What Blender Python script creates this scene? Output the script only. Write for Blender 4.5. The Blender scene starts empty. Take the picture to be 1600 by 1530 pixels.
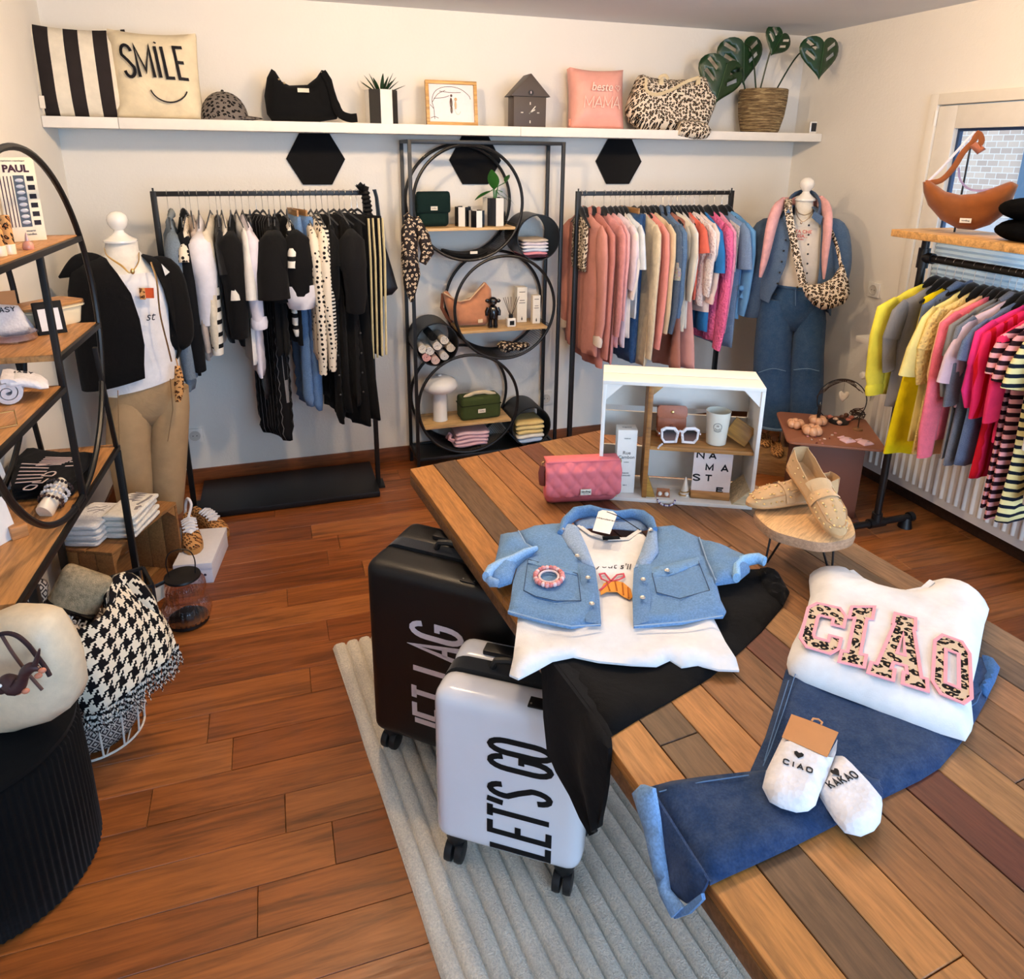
import bpy, bmesh, math, random
import numpy as np
from mathutils import Vector, Matrix
from mathutils.geometry import delaunay_2d_cdt
random.seed(7)
SC = bpy.context.scene
COL = SC.collection
PI = math.pi

# ------------------------------------------------------------------ camera
CAM_H = 1.75
YAW, PIT, ROL = 0.317706, -0.301912, 0.011885
FPX, CXP, CYP = 1131.38, 800.0, 589.86          # focal length / principal point in the 1600x1530 frame
def _basis():
    cy, sy, cp, sp = math.cos(YAW), math.sin(YAW), math.cos(PIT), math.sin(PIT)
    f = Vector((sy*cp, cy*cp, sp)); r = Vector((cy, -sy, 0)); u = r.cross(f)
    c, s = math.cos(ROL), math.sin(ROL)
    return r*c+u*s, u*c-r*s, f
CR, CU, CF = _basis()
CAMP = Vector((0, 0, CAM_H))
cd = bpy.data.cameras.new('camera'); cam = bpy.data.objects.new('camera', cd); COL.objects.link(cam)
cam.matrix_world = Matrix((( CR.x, CU.x, -CF.x, 0), (CR.y, CU.y, -CF.y, 0), (CR.z, CU.z, -CF.z, CAM_H), (0, 0, 0, 1)))
cd.sensor_fit = 'HORIZONTAL'; cd.sensor_width = 36.0; cd.lens = 36.0*FPX/1600
cd.shift_x = 0.0; cd.shift_y = -(765.0-CYP)/1600
cd.clip_start = 0.02; cd.clip_end = 200
SC.camera = cam
SC.cycles.max_bounces = 6; SC.cycles.diffuse_bounces = 3; SC.cycles.glossy_bounces = 3; SC.cycles.transmission_bounces = 6; SC.cycles.transparent_max_bounces = 8; SC.cycles.caustics_reflective = False; SC.cycles.caustics_refractive = False

# ------------------------------------------------------------------ world, lights, exposure
D = 3.956            # back wall
XR = 3.124           # right wall
XL = -0.892          # left wall
ZC = 2.43            # ceiling
YF = -1.6            # front wall (behind the camera)
SC.view_settings.view_transform = 'Standard'; SC.view_settings.look = 'None'
SC.view_settings.gamma = 1.0; SC.view_settings.use_curve_mapping = False
SC.view_settings.exposure = -0.24
w = bpy.data.worlds.new('sky'); SC.world = w; w.use_nodes = True
_nt = w.node_tree; _bg = _nt.nodes['Background']
_sky = _nt.nodes.new('ShaderNodeTexSky'); _sky.sky_type = 'NISHITA'; _sky.sun_disc = False
_sky.sun_elevation = math.radians(38); _sky.sun_rotation = math.radians(200)
_nt.links.new(_sky.outputs[0], _bg.inputs[0]); _bg.inputs[1].default_value = 0.35
def area(name, loc, aim, sx, sy, power, col):
    l = bpy.data.lights.new(name, 'AREA'); l.shape = 'RECTANGLE'; l.size = sx; l.size_y = sy; l.energy = power; l.color = col
    o = bpy.data.objects.new(name, l); COL.objects.link(o); o.location = loc
    o.rotation_euler = (Vector(aim)-Vector(loc)).to_track_quat('-Z', 'Y').to_euler()
    return o
# daylight entering through the shop front behind the camera and the window in the right wall
area('daylight_shop_front', (1.5, YF-.12, 1.35), (1.3, 2, .9), 2.6, 1.8, 128, (.31, .60, 1.0))
area('daylight_side_window', (XR+.45, 1.9, 1.45), (1.0, 1.9, .7), 1.5, 1.1, 26, (.42, .68, 1.0))
WARM = (1.0, .71, .43)
LAMPS = [(.2, 2.35, 58, 'left rack'), (1.05, 2.2, 46, 'round metal shelf unit'), (2.15, 2.1, 28, 'pink clothes rack'), (.35, .6, 8, 'near left end of the table'), (1.6, .5, 8, 'near right end of the table')]

# ------------------------------------------------------------------ pixel of the photograph -> point on a plane of the room
def ray(px, py): return CF+CR*((px-CXP)/FPX)-CU*((py-CYP)/FPX)
def PZ(px, py, z): d = ray(px, py); return CAMP+d*((z-CAM_H)/d.z)
def PY(px, py, y): d = ray(px, py); return CAMP+d*(y/d.y)
def PX(px, py, x): d = ray(px, py); return CAMP+d*(x/d.x)
def PP(px, py, o, n): d = ray(px, py); return CAMP+d*((Vector(o)-CAMP).dot(n)/d.dot(n))

# ------------------------------------------------------------------ materials
def lin(c):
    return tuple(((v/255)/12.92 if v/255 <= .04045 else ((v/255+.055)/1.055)**2.4) for v in c)
class N:
    """tiny node-graph helper"""
    def __init__(s, name):
        s.m = bpy.data.materials.new(name); s.m.use_nodes = True; s.t = s.m.node_tree; s.b = s.t.nodes['Principled BSDF']
    def n(s, typ, **kw):
        x = s.t.nodes.new('ShaderNode'+typ)
        for k, v in kw.items():
            if k.startswith('i_'):
                key = k[2:]; key = int(key) if key.isdigit() else key.replace('_', ' ')
                if hasattr(v, 'is_linked') or isinstance(v, bpy.types.NodeSocket): s.t.links.new(v, x.inputs[key])
                else: x.inputs[key].default_value = v
            else: setattr(x, k, v)
        return x
    def l(s, a, b): s.t.links.new(a, b)
    def math(s, op, a, b=None, c=None):
        x = s.t.nodes.new('ShaderNodeMath'); x.operation = op
        for i, v in enumerate((a, b, c)):
            if v is None: continue
            if isinstance(v, (int, float)): x.inputs[i].default_value = v
            else: s.l(v, x.inputs[i])
        return x.outputs[0]
    def mix(s, fac, a, b, mode='MIX'):
        x = s.t.nodes.new('ShaderNodeMix'); x.data_type = 'RGBA'; x.blend_type = mode
        for i, v in ((0, fac), (6, a), (7, b)):
            if isinstance(v, (int, float)): x.inputs[i].default_value = v
            elif isinstance(v, tuple): x.inputs[i].default_value = (*v[:3], 1)
            else: s.l(v, x.inputs[i])
        return x.outputs[2]
    def co(s, kind='Object', scale=None, rot=None):
        c = s.n('TexCoord').outputs[kind]
        if scale or rot:
            mp = s.n('Mapping'); s.l(c, mp.inputs[0])
            if scale: mp.inputs['Scale'].default_value = scale
            if rot: mp.inputs['Rotation'].default_value = rot
            c = mp.outputs[0]
        return c
    def noise(s, vec, scale, detail=3, rough=.5, dist=0):
        x = s.n('TexNoise'); s.l(vec, x.inputs['Vector']); x.inputs['Scale'].default_value = scale
        x.inputs['Detail'].default_value = detail; x.inputs['Roughness'].default_value = rough; x.inputs['Distortion'].default_value = dist
        return x.outputs[0]
    def ramp(s, fac, *stops, interp='LINEAR'):
        x = s.n('ValToRGB'); s.l(fac, x.inputs[0]); r = x.color_ramp; r.interpolation = interp
        while len(r.elements) < len(stops): r.elements.new(.5)
        for e, (p, c) in zip(r.elements, stops):
            e.position = p; e.color = (*c, 1) if isinstance(c, tuple) else (c, c, c, 1)
        return x.outputs[0]
    def bump(s, h, strength, dist=.002):
        x = s.n('Bump'); s.l(h, x.inputs['Height']); x.inputs['Strength'].default_value = strength; x.inputs['Distance'].default_value = dist
        s.l(x.outputs[0], s.b.inputs['Normal'])
    def out(s, col=None, rough=.6, metal=0., spec=.5, sheen=0., coat=0., trans=0., ior=1.45, alpha=1., emit=None):
        b = s.b
        if col is not None:
            if isinstance(col, tuple): b.inputs['Base Color'].default_value = (*col[:3], 1)
            else: s.l(col, b.inputs['Base Color'])
        if isinstance(rough, (int, float)): b.inputs['Roughness'].default_value = rough
        else: s.l(rough, b.inputs['Roughness'])
        b.inputs['Metallic'].default_value = metal; b.inputs['Specular IOR Level'].default_value = spec
        b.inputs['Sheen Weight'].default_value = sheen; b.inputs['Coat Weight'].default_value = coat
        b.inputs['Transmission Weight'].default_value = trans; b.inputs['IOR'].default_value = ior
        b.inputs['Alpha'].default_value = alpha
        return s.m
    def oc(s): return s.n('ObjectInfo').outputs['Color']
    def rnd(s): return s.n('ObjectInfo').outputs['Random']
M = {}
def varied(g, col, vec, scale, amt):
    """colour with a little procedural unevenness"""
    nz = g.noise(vec, scale, 4, .6)
    f = g.ramp(nz, (.3, 1-amt), (.7, 1.0))
    return g.mix(1.0, col, f, 'MULTIPLY')
def build_materials():
    # object-coloured families: the hue is the object's own colour
    g = N('cloth'); v = g.co('Object'); c = varied(g, g.oc(), v, 14, .16)
    h = g.noise(v, 420, 2); h2 = g.noise(v, 9, 3, .5, .6); g.bump(g.math('ADD', g.math('MULTIPLY', h, .25), g.math('MULTIPLY', h2, 3.5)), .45, .004); M['cloth'] = g.out(c, .88, spec=.15, sheen=.03)
    g = N('knit'); v = g.co('Object'); c = varied(g, g.oc(), v, 30, .22)
    vo = g.n('TexVoronoi'); g.l(v, vo.inputs['Vector']); vo.inputs['Scale'].default_value = 130
    g.bump(g.math('ADD', vo.outputs[0], g.math('MULTIPLY', g.noise(v, 10, 2), 2)), .35, .003); M['knit'] = g.out(c, .92, spec=.1, sheen=.2)
    g = N('satin'); v = g.co('Object'); c = varied(g, g.oc(), v, 10, .12); g.bump(g.noise(v, 12, 3, .5, .8), .5, .008); M['satin'] = g.out(c, .42, spec=.5)
    g = N('leather'); v = g.co('Object'); c = varied(g, g.oc(), v, 40, .12); g.bump(g.noise(v, 260, 3), .35, .001); M['leather'] = g.out(c, .42, spec=.45)
    g = N('suede'); v = g.co('Object'); c = varied(g, g.oc(), v, 22, .2); g.bump(g.noise(v, 500, 2), .3, .001); M['suede'] = g.out(c, .9, spec=.15, sheen=.3)
    g = N('paint'); v = g.co('Object'); c = varied(g, g.oc(), v, 20, .05); g.bump(g.noise(v, 60, 3), .12, .001); M['paint'] = g.out(c, .5)
    g = N('gloss'); v = g.co('Object'); c = varied(g, g.oc(), v, 9, .03); M['gloss'] = g.out(c, .16, coat=.5)
    g = N('ceramic'); v = g.co('Object'); c = varied(g, g.oc(), v, 18, .05); M['ceramic'] = g.out(c, .22, coat=.3)
    g = N('paper'); v = g.co('Object'); c = varied(g, g.oc(), v, 60, .05); M['paper'] = g.out(c, .75, spec=.3)
    g = N('print'); v = g.co('Object'); c = varied(g, g.oc(), v, 90, .06); M['print'] = g.out(c, .7, spec=.25)
    g = N('metal'); v = g.co('Object'); c = varied(g, g.oc(), v, 50, .1); M['metal'] = g.out(c, .3, metal=1.)
    g = N('black_metal'); v = g.co('Object'); c = varied(g, lin((16, 16, 17)), v, 60, .25); g.bump(g.noise(v, 700, 2), .15, .0006); M['black_metal'] = g.out(c, .42, spec=.5)
    g = N('leaf'); v = g.co('Object'); c = varied(g, g.oc(), v, 25, .35); M['leaf'] = g.out(c, .35, spec=.5)
    # woods: grain along local X
    def wood(name, rough=.45, stretch=(1.5, 16, 16), coat=0., knots=True, contrast=.5):
        g = N(name); c0 = g.oc(); v = g.co('Object', scale=stretch)
        off = g.math('MULTIPLY', g.rnd(), 37.); ad = g.n('VectorMath'); ad.operation = 'ADD'; g.l(v, ad.inputs[0])
        cb = g.n('CombineXYZ'); g.l(off, cb.inputs[0]); g.l(off, cb.inputs[1]); g.l(off, cb.inputs[2]); g.l(cb.outputs[0], ad.inputs[1]); v = ad.outputs[0]
        n1 = g.noise(v, 1.6, 6, .62, 1.4); n2 = g.noise(v, 7, 4, .6, .4)
        f = g.ramp(n1, (.30, 1-contrast), (.52, .95), (.75, 1.12))
        c = g.mix(1., c0, f, 'MULTIPLY'); c = g.mix(.55, c, g.mix(1., c, g.ramp(n2, (.35, .55), (.62, 1.1)), 'MULTIPLY'))
        g.bump(n2, .18, .001); M[name] = g.out(c, g.ramp(n2, (.3, rough+.1), (.7, rough-.08)), coat=coat)
    wood('wood'); wood('floor_wood', .36, (.9, 12, 12), .1, contrast=.62); wood('table_wood', .42, (2.2, 22, 22), .05, contrast=.42); wood('raw_wood', .7, (3, 30, 30), contrast=.3)
    # denim
    g = N('denim'); v = g.co('Object'); c0 = g.oc()
    n1 = g.noise(v, 26, 5, .75); n2 = g.noise(v, 260, 2)
    c = g.mix(g.ramp(n1, (.4, 0.), (.8, .13)), c0, g.mix(.5, c0, lin((205, 218, 232))))
    c = g.mix(.5, c, g.mix(1., c, g.ramp(n2, (.3, .62), (.7, 1.35)), 'MULTIPLY'))
    wv = g.n('TexWave'); g.l(g.co('Object', rot=(.6, .5, .7)), wv.inputs[0]); wv.inputs['Scale'].default_value = 260
    g.bump(g.math('ADD', wv.outputs['Fac'], g.math('MULTIPLY', g.noise(v, 14, 3), 5)), .35, .002); M['denim'] = g.out(c, .88, spec=.15, sheen=.1)
    # leopard prints
    def leopard(name, base, spot, inner, scale, rough=.85, thr=(.16, .36), gap=.36):
        g = N(name); v0 = g.co('Object'); sep = g.n('SeparateXYZ'); g.l(v0, sep.inputs[0]); cb = g.n('CombineXYZ'); g.l(sep.outputs[0], cb.inputs[0]); g.l(g.math('ADD', sep.outputs[1], sep.outputs[2]), cb.inputs[1]); v0 = cb.outputs[0]
        nn = g.n('TexNoise'); g.l(v0, nn.inputs['Vector']); nn.inputs['Scale'].default_value = scale*1.3; nn.inputs['Detail'].default_value = 1
        ad = g.n('VectorMath'); ad.operation = 'MULTIPLY_ADD'; g.l(nn.outputs['Color'], ad.inputs[0]); ad.inputs[1].default_value = (.55/scale,)*3; g.l(v0, ad.inputs[2])
        vo = g.n('TexVoronoi'); vo.voronoi_dimensions = '2D'; g.l(ad.outputs[0], vo.inputs['Vector']); vo.inputs['Scale'].default_value = scale; vo.inputs['Randomness'].default_value = .7
        d = vo.outputs['Distance']
        ring = g.math('MULTIPLY', g.math('GREATER_THAN', d, thr[0]), g.math('LESS_THAN', d, thr[1]))
        gate = g.math('GREATER_THAN', g.noise(v0, scale*1.7, 0), gap)
        c = g.mix(g.math('LESS_THAN', d, thr[0]), lin(base), lin(inner))
        c = g.mix(g.math('MULTIPLY', ring, gate), c, lin(spot)); M[name] = g.out(c, rough, spec=.2)
    leopard('leo_cream', (226, 212, 190), (26, 20, 18), (184, 150, 112), 58, .85, (.13, .43), .32)
    leopard('leo_tan', (205, 150, 92), (34, 22, 16), (150, 92, 48), 62)
    leopard('leo_grey', (112, 104, 98), (16, 14, 14), (40, 36, 34), 44, thr=(.0, .33))
    leopard('leo_print', (214, 190, 160), (20, 16, 16), (196, 164, 128), 54, .85, (.12, .44), .36)
    leopard('leo_dark', (38, 30, 28), (222, 198, 165), (60, 46, 40), 46, .6, (.1, .3))
    # stripes on local coordinates
    def stripes(name, a, b, axis, period, duty=.5, rough=.85, kind='Object', wob=.0, off=0.):
        g = N(name); sep = g.n('SeparateXYZ'); g.l(g.co(kind), sep.inputs[0]); s = sep.outputs[axis]
        if off: s = g.math('ADD', s, off)
        if wob: s = g.math('ADD', s, g.math('MULTIPLY', g.noise(g.co(kind), 9, 2), wob))
        f = g.math('LESS_THAN', g.math('FRACT', g.math('DIVIDE', s, period)), duty)
        v = g.co('Object'); c = varied(g, g.mix(f, lin(a), lin(b)), v, 20, .15); g.bump(g.noise(v, 300, 2), .2, .001); M[name] = g.out(c, rough, spec=.2)
    stripes('stripe_pillow', (236, 226, 206), (44, 38, 38), 0, .11, .5, off=.045)
    stripes('stripe_bw_wide', (232, 226, 214), (20, 20, 22), 2, .055, .36, wob=.01)
    stripes('stripe_bw_thin', (226, 220, 208), (24, 24, 26), 2, .017, .5)
    stripes('pinstripe', (15, 15, 17), (128, 126, 126), 0, .022, .1)
    stripes('stripe_pink', (238, 168, 172), (40, 18, 28), 2, .034, .5, wob=.006)
    stripes('stripe_lemon', (236, 224, 160), (18, 28, 44), 2, .034, .42, wob=.006)
    stripes('stripe_red', (232, 42, 96), (196, 14, 30), 0, .05, .4)
    stripes('stripe_salmon', (240, 220, 205), (216, 110, 92), 2, .034, .5)
    stripes('ruched', (34, 34, 36), (10, 10, 10), 2, .02, .4, .5)
    stripes('shirt_bw', (22, 22, 24), (228, 206, 200), 0, .026, .42)
    # polka dots
    g = N('dots'); v = g.co('Object', scale=(44, 44, 44)); fr = g.n('VectorMath'); fr.operation = 'FRACTION'; g.l(v, fr.inputs[0])
    vo = g.n('TexVoronoi'); g.l(v, vo.inputs['Vector']); vo.inputs['Scale'].default_value = 1.; vo.inputs['Randomness'].default_value = .45
    c = g.mix(g.math('LESS_THAN', vo.outputs['Distance'], .32), lin((226, 212, 190)), lin((26, 22, 22))); M['dots'] = g.out(c, .85, spec=.2)
    # houndstooth on UV
    g = N('houndstooth'); sep = g.n('SeparateXYZ'); g.l(g.co('UV', scale=(178, 178, 1)), sep.inputs[0]); x, y = sep.outputs[0], sep.outputs[1]
    fx, fy = g.math('FLOOR', x), g.math('FLOOR', y)
    tw = g.math('LESS_THAN', g.math('FLOORED_MODULO', g.math('ADD', fx, fy), 4.), 1.5)
    a = g.math('LESS_THAN', g.math('FLOORED_MODULO', fx, 8.), 3.5); b = g.math('LESS_THAN', g.math('FLOORED_MODULO', fy, 8.), 3.5)
    f = g.math('ADD', g.math('MULTIPLY', tw, a), g.math('MULTIPLY', g.math('SUBTRACT', 1., tw), b))
    c = g.mix(f, lin((232, 218, 194)), lin((22, 20, 22))); g.bump(g.noise(g.co('Object'), 300, 2), .3, .002); M['houndstooth'] = g.out(c, .92, spec=.1)
    # diamond jacquard
    g = N('diamond'); sep = g.n('SeparateXYZ'); g.l(g.co('Object', scale=(30, 30, 30)), sep.inputs[0])
    u = g.math('ADD', sep.outputs[0], g.math('MULTIPLY', sep.outputs[1], .6)); vv = g.math('ADD', sep.outputs[2], g.math('MULTIPLY', sep.outputs[1], .3))
    du = g.math('ABSOLUTE', g.math('SUBTRACT', g.math('FRACT', u), .5)); dv = g.math('ABSOLUTE', g.math('SUBTRACT', g.math('FRACT', vv), .5)); s = g.math('ADD', du, dv)
    ring = g.math('LESS_THAN', g.math('FRACT', g.math('MULTIPLY', s, 2.6)), .5)
    c = g.mix(ring, lin((58, 50, 50)), lin((196, 182, 168))); M['diamond'] = g.out(c, .95, spec=.1)
    # crochet / mesh / sequins
    g = N('crochet'); v = g.co('Object'); vo = g.n('TexVoronoi'); g.l(v, vo.inputs['Vector']); vo.inputs['Scale'].default_value = 75
    c = g.mix(g.ramp(vo.outputs[0], (.12, 1.), (.3, 0.)), g.oc(), g.mix(1., g.oc(), (.62, .5, .55), 'MULTIPLY')); g.bump(vo.outputs[0], .8, .006); M['crochet'] = g.out(c, .9)
    g = N('sequins'); v = g.co('Object'); vo = g.n('TexVoronoi'); g.l(v, vo.inputs['Vector']); vo.inputs['Scale'].default_value = 120
    g.l(vo.outputs['Color'], g.b.inputs['Base Color']); c = g.mix(.75, vo.outputs['Color'], lin((190, 180, 170))); M['sequins'] = g.out(c, .3, metal=.6)
    g = N('fur'); v = g.co('Object'); c = varied(g, g.oc(), v, 60, .5); g.bump(g.noise(v, 260, 4, .7), 1., .01); M['fur'] = g.out(c, 1., spec=.05)
    # seagrass
    g = N('seagrass'); v = g.co('Object', scale=(6, 6, 60)); n1 = g.noise(v, 2.2, 5, .7, .5); c = g.ramp(n1, (.3, lin((60, 45, 28))), (.5, lin((128, 104, 70))), (.68, lin((196, 172, 124))))
    wv = g.n('TexWave'); wv.bands_direction = 'Z'; g.l(g.co('Object'), wv.inputs[0]); wv.inputs['Scale'].default_value = 22; wv.inputs['Distortion'].default_value = 2.5
    g.bump(g.math('ADD', wv.outputs['Fac'], n1), .8, .006); M['seagrass'] = g.out(c, .85)
    # glass
    g = N('glass'); M['glass'] = g.out(lin((250, 252, 255)), .02, trans=1., ior=1.45, spec=.5)
    g = N('rose_glass'); t = g.t; tr = t.nodes.new('ShaderNodeBsdfTransparent'); tr.inputs[0].default_value = (.93, .86, .86, 1)
    gl = t.nodes.new('ShaderNodeBsdfGlossy'); gl.inputs['Roughness'].default_value = .06; gl.inputs[0].default_value = (1, .95, .95, 1); lw = t.nodes.new('ShaderNodeLayerWeight'); lw.inputs[0].default_value = .35
    mx = t.nodes.new('ShaderNodeMixShader'); g.l(lw.outputs['Facing'], mx.inputs[0]); g.l(tr.outputs[0], mx.inputs[1]); g.l(gl.outputs[0], mx.inputs[2]); g.l(mx.outputs[0], t.nodes['Material Output'].inputs[0]); M['rose_glass'] = g.m
    g = N('dark_glass'); v = g.co('Object'); sep = g.n('SeparateXYZ'); g.l(g.co('Generated'), sep.inputs[0]); M['dark_glass'] = g.out(g.ramp(sep.outputs[2], (0., lin((126, 96, 88))), (.8, lin((34, 26, 28)))), .08, coat=.6)
    # wall paint and others of the room
    g = N('wall_paint'); v = g.co('Object'); c = varied(g, lin((236, 231, 222)), v, 2.2, .035); g.bump(g.math('ADD', g.noise(v, 70, 5, .65), g.math('MULTIPLY', g.noise(v, 9, 3), 1.2)), .28, .006); M['wall_paint'] = g.out(c, .88, spec=.15)
    g = N('ceiling_paint'); v = g.co('Object'); c = varied(g, lin((226, 226, 226)), v, 3, .03); g.bump(g.noise(v, 110, 3), .1, .002); M['ceiling_paint'] = g.out(c, .95, spec=.1)
    # rug pile
    g = N('rug_pile'); v = g.co('Object'); n1 = g.noise(v, 190, 3, .7); n2 = g.noise(v, 12, 3)
    c = g.mix(.55, lin((248, 236, 216)), g.mix(1., lin((248, 236, 216)), g.ramp(n1, (.3, .6), (.7, 1.25)), 'MULTIPLY')); c = g.mix(1., c, g.ramp(n2, (.3, .88), (.7, 1.)), 'MULTIPLY')
    g.bump(n1, .9, .008); M['rug_pile'] = g.out(c, 1., spec=.05, sheen=.2)
    # pleated window shade, brick outside, foliage outside
    g = N('shade_fabric'); v = g.co('Object'); c = varied(g, lin((214, 232, 236)), v, 20, .05); m = g.out(c, .8, spec=.2); g.b.inputs['Transmission Weight'].default_value = .55; g.b.inputs['Roughness'].default_value = .8; M['shade_fabric'] = m
    g = N('brick_wall'); v = g.co('Object'); br = g.n('TexBrick'); sp = g.n('SeparateXYZ'); g.l(v, sp.inputs[0]); cb = g.n('CombineXYZ'); g.l(sp.outputs[1], cb.inputs[0]); g.l(sp.outputs[2], cb.inputs[1]); g.l(cb.outputs[0], br.inputs['Vector']); br.inputs['Scale'].default_value = 3.2
    br.inputs['Color1'].default_value = (*lin((214, 196, 180)), 1); br.inputs['Color2'].default_value = (*lin((190, 172, 160)), 1); br.inputs['Mortar'].default_value = (*lin((226, 222, 216)), 1); M['brick_wall'] = g.out(br.outputs[0], .9)
    g = N('pierced'); v = g.co('Object', scale=(75, 75, 75)); sep = g.n('SeparateXYZ'); g.l(v, sep.inputs[0]); M['pierced'] = g.out(lin((34, 34, 36)), .5)
build_materials()

# ------------------------------------------------------------------ mesh builder
def V(*a): return Vector(a)
def rotm(axis, ang): return Matrix.Rotation(ang, 4, axis)
class MB:
    def __init__(s): s.v = []; s.f = []; s.uv = None
    def add(s, vs, fs):
        o = len(s.v); s.v += [tuple(p) for p in vs]; s.f += [tuple(i+o for i in f) for f in fs]; return s
    def box(s, x0, x1, y0, y1, z0, z1, m=None):
        vs = [V(x, y, z) for z in (z0, z1) for y in (y0, y1) for x in (x0, x1)]
        if m is not None: vs = [m @ p for p in vs]
        return s.add(vs, [(0, 2, 3, 1), (4, 5, 7, 6), (0, 1, 5, 4), (2, 6, 7, 3), (0, 4, 6, 2), (1, 3, 7, 5)])
    def cbox(s, c, size, m=None):
        a = [(c[i]-size[i]/2, c[i]+size[i]/2) for i in range(3)]; return s.box(*a[0], *a[1], *a[2], m=m)
    def bar(s, p, q, w, h=None, up=(0, 0, 1)):
        p, q = Vector(p), Vector(q); d = (q-p); L = d.length; d.normalize(); h = h or w; upv = Vector(up)
        if abs(d.dot(upv)) > .98: upv = V(0, 1, 0)
        a = d.cross(upv).normalized(); b = a.cross(d)
        vs = [c+a*sx*w/2+b*sy*h/2 for c in (p, q) for sx, sy in ((-1, -1), (1, -1), (1, 1), (-1, 1))]
        return s.add(vs, [(3, 2, 1, 0), (4, 5, 6, 7), (0, 1, 5, 4), (1, 2, 6, 5), (2, 3, 7, 6), (3, 0, 4, 7)])
    def loft(s, rings, closed=True, cap0=True, cap1=True, loop=False):
        n = len(rings[0]); vs = [p for r in rings for p in r]; fs = []; m = len(rings)
        for i in range(m if loop else m-1):
            for j in range(n if closed else n-1):
                a = i*n+j; b = i*n+(j+1) % n; k = ((i+1) % m)*n
                fs.append((a, b, k+(j+1) % n, k+j))
        if cap0 and not loop: fs.append(tuple(reversed(range(n))))
        if cap1 and not loop: fs.append(tuple((m-1)*n+j for j in range(n)))
        return s.add(vs, fs)
    def tube(s, pts, r, n=8, closed=False, caps=True, flat=1., up=None):
        pts = [Vector(p) for p in pts]; m = len(pts); rs = r if isinstance(r, (list, tuple)) else [r]*m; rings = []; prev = None
        for i, p in enumerate(pts):
            if closed: t = pts[(i+1) % m]-pts[i-1]
            else: t = pts[min(i+1, m-1)]-pts[max(i-1, 0)]
            t.normalize()
            ref = Vector(up) if up else (prev if prev is not None else (V(0, 0, 1) if abs(t.z) < .9 else V(1, 0, 0)))
            a = ref-t*ref.dot(t)
            if a.length < 1e-5: a = V(1, 0, 0)-t*t.x
            a.normalize(); b = t.cross(a); prev = a
            rings.append([p+a*math.cos(2*PI*k/n)*rs[i]+b*math.sin(2*PI*k/n)*rs[i]*flat for k in range(n)])
        return s.loft(rings, True, caps, caps, loop=closed)
    def cyl(s, p, q, r0, r1=None, n=16): return s.tube([p, q], [r0, r0 if r1 is None else r1], n)
    def lathe(s, prof, n=24, c=(0, 0, 0), m=None, cap=True):
        rings = []
        for r, z in prof:
            ring = [V(c[0]+r*math.cos(2*PI*k/n), c[1]+r*math.sin(2*PI*k/n), c[2]+z) for k in range(n)]
            if m is not None: ring = [m @ p for p in ring]
            rings.append(ring)
        return s.loft(rings, True, cap, cap)
    def ell(s, c, rad, nu=16, nv=10, m=None):
        rad = rad if isinstance(rad, (tuple, list)) else (rad,)*3; rings = []
        for i in range(nv+1):
            t = -PI/2+PI*(i+.0)/nv; t = max(-PI/2+.02, min(PI/2-.02, t)); rr = math.cos(t); z = math.sin(t)
            ring = [V(rr*math.cos(2*PI*k/nu)*rad[0], rr*math.sin(2*PI*k/nu)*rad[1], z*rad[2]) for k in range(nu)]
            rings.append([(m @ p if m is not None else p)+Vector(c) for p in ring])
        return s.loft(rings)
    def prism(s, poly, t, f):
        """polygon (2D) extruded by t; f(x, y, h) maps to 3D"""
        n = len(poly); vs = [f(x, y, 0) for x, y in poly]+[f(x, y, t) for x, y in poly]
        return s.add(vs, [tuple(reversed(range(n))), tuple(range(n, 2*n))]+[(i, (i+1) % n, n+(i+1) % n, n+i) for i in range(n)])
    def ribbon(s, pts, wdt, t, f, closed=False):
        """flat stroke of constant width along a 2D polyline"""
        P = [Vector((p[0], p[1])) for p in pts]; m = len(P); L = []; R = []
        for i in range(m):
            a = P[i]-P[i-1] if (i > 0 or closed) else P[1]-P[0]; b = P[(i+1) % m]-P[i] if (i < m-1 or closed) else P[-1]-P[-2]
            if a.length < 1e-9: a = b
            if b.length < 1e-9: b = a
            a = a.normalized(); b = b.normalized(); nn = Vector((-a.y-b.y, a.x+b.x))
            if nn.length < 1e-6: nn = Vector((-a.y, a.x))
            nn.normalize(); k = 1/max(.45, nn.dot(Vector((-a.y, a.x)))); L.append(P[i]+nn*wdt/2*k); R.append(P[i]-nn*wdt/2*k)
        vs = [f(*p, 0) for p in L]+[f(*p, 0) for p in R]+[f(*p, t) for p in L]+[f(*p, t) for p in R]; fs = []
        for i in range(m if closed else m-1):
            j = (i+1) % m; fs += [(2*m+i, 3*m+i, 3*m+j, 2*m+j), (i, j, m+j, m+i), (i, 2*m+i, 2*m+j, j), (m+i, m+j, 3*m+j, 3*m+i)]
        if not closed: fs += [(0, m, 3*m, 2*m), (m-1, 3*m-1, 4*m-1, 2*m-1)]
        return s.add(vs, fs)
    def slab(s, outline, t=.02, grid=.03, edge=.03, rip=None, f=None, lying=False, holes=(), uvs=False, smooth_edge=True):
        """cloth with rounded edges filling a 2D outline; f(x, y, h) maps to 3D"""
        f = f or (lambda x, y, h: V(x, y, h))
        def res(poly):
            o = []
            for i in range(len(poly)):
                a, b = np.array(poly[i], float), np.array(poly[(i+1) % len(poly)], float); k = max(1, int(round(np.linalg.norm(b-a)/grid)))
                o += [a+(b-a)*j/k for j in range(k)]
            return o
        loops = [res(outline)]+[res(h) for h in holes]
        B = np.array([p for l in loops for p in l]); segs = []; faces = []; o = 0
        for l in loops:
            n = len(l); segs += [(o+i, o+(i+1) % n) for i in range(n)]; faces.append([o+i for i in range(n)]); o += n
        A0 = B[[a for a, b in segs]]; A1 = B[[b for a, b in segs]]
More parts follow.
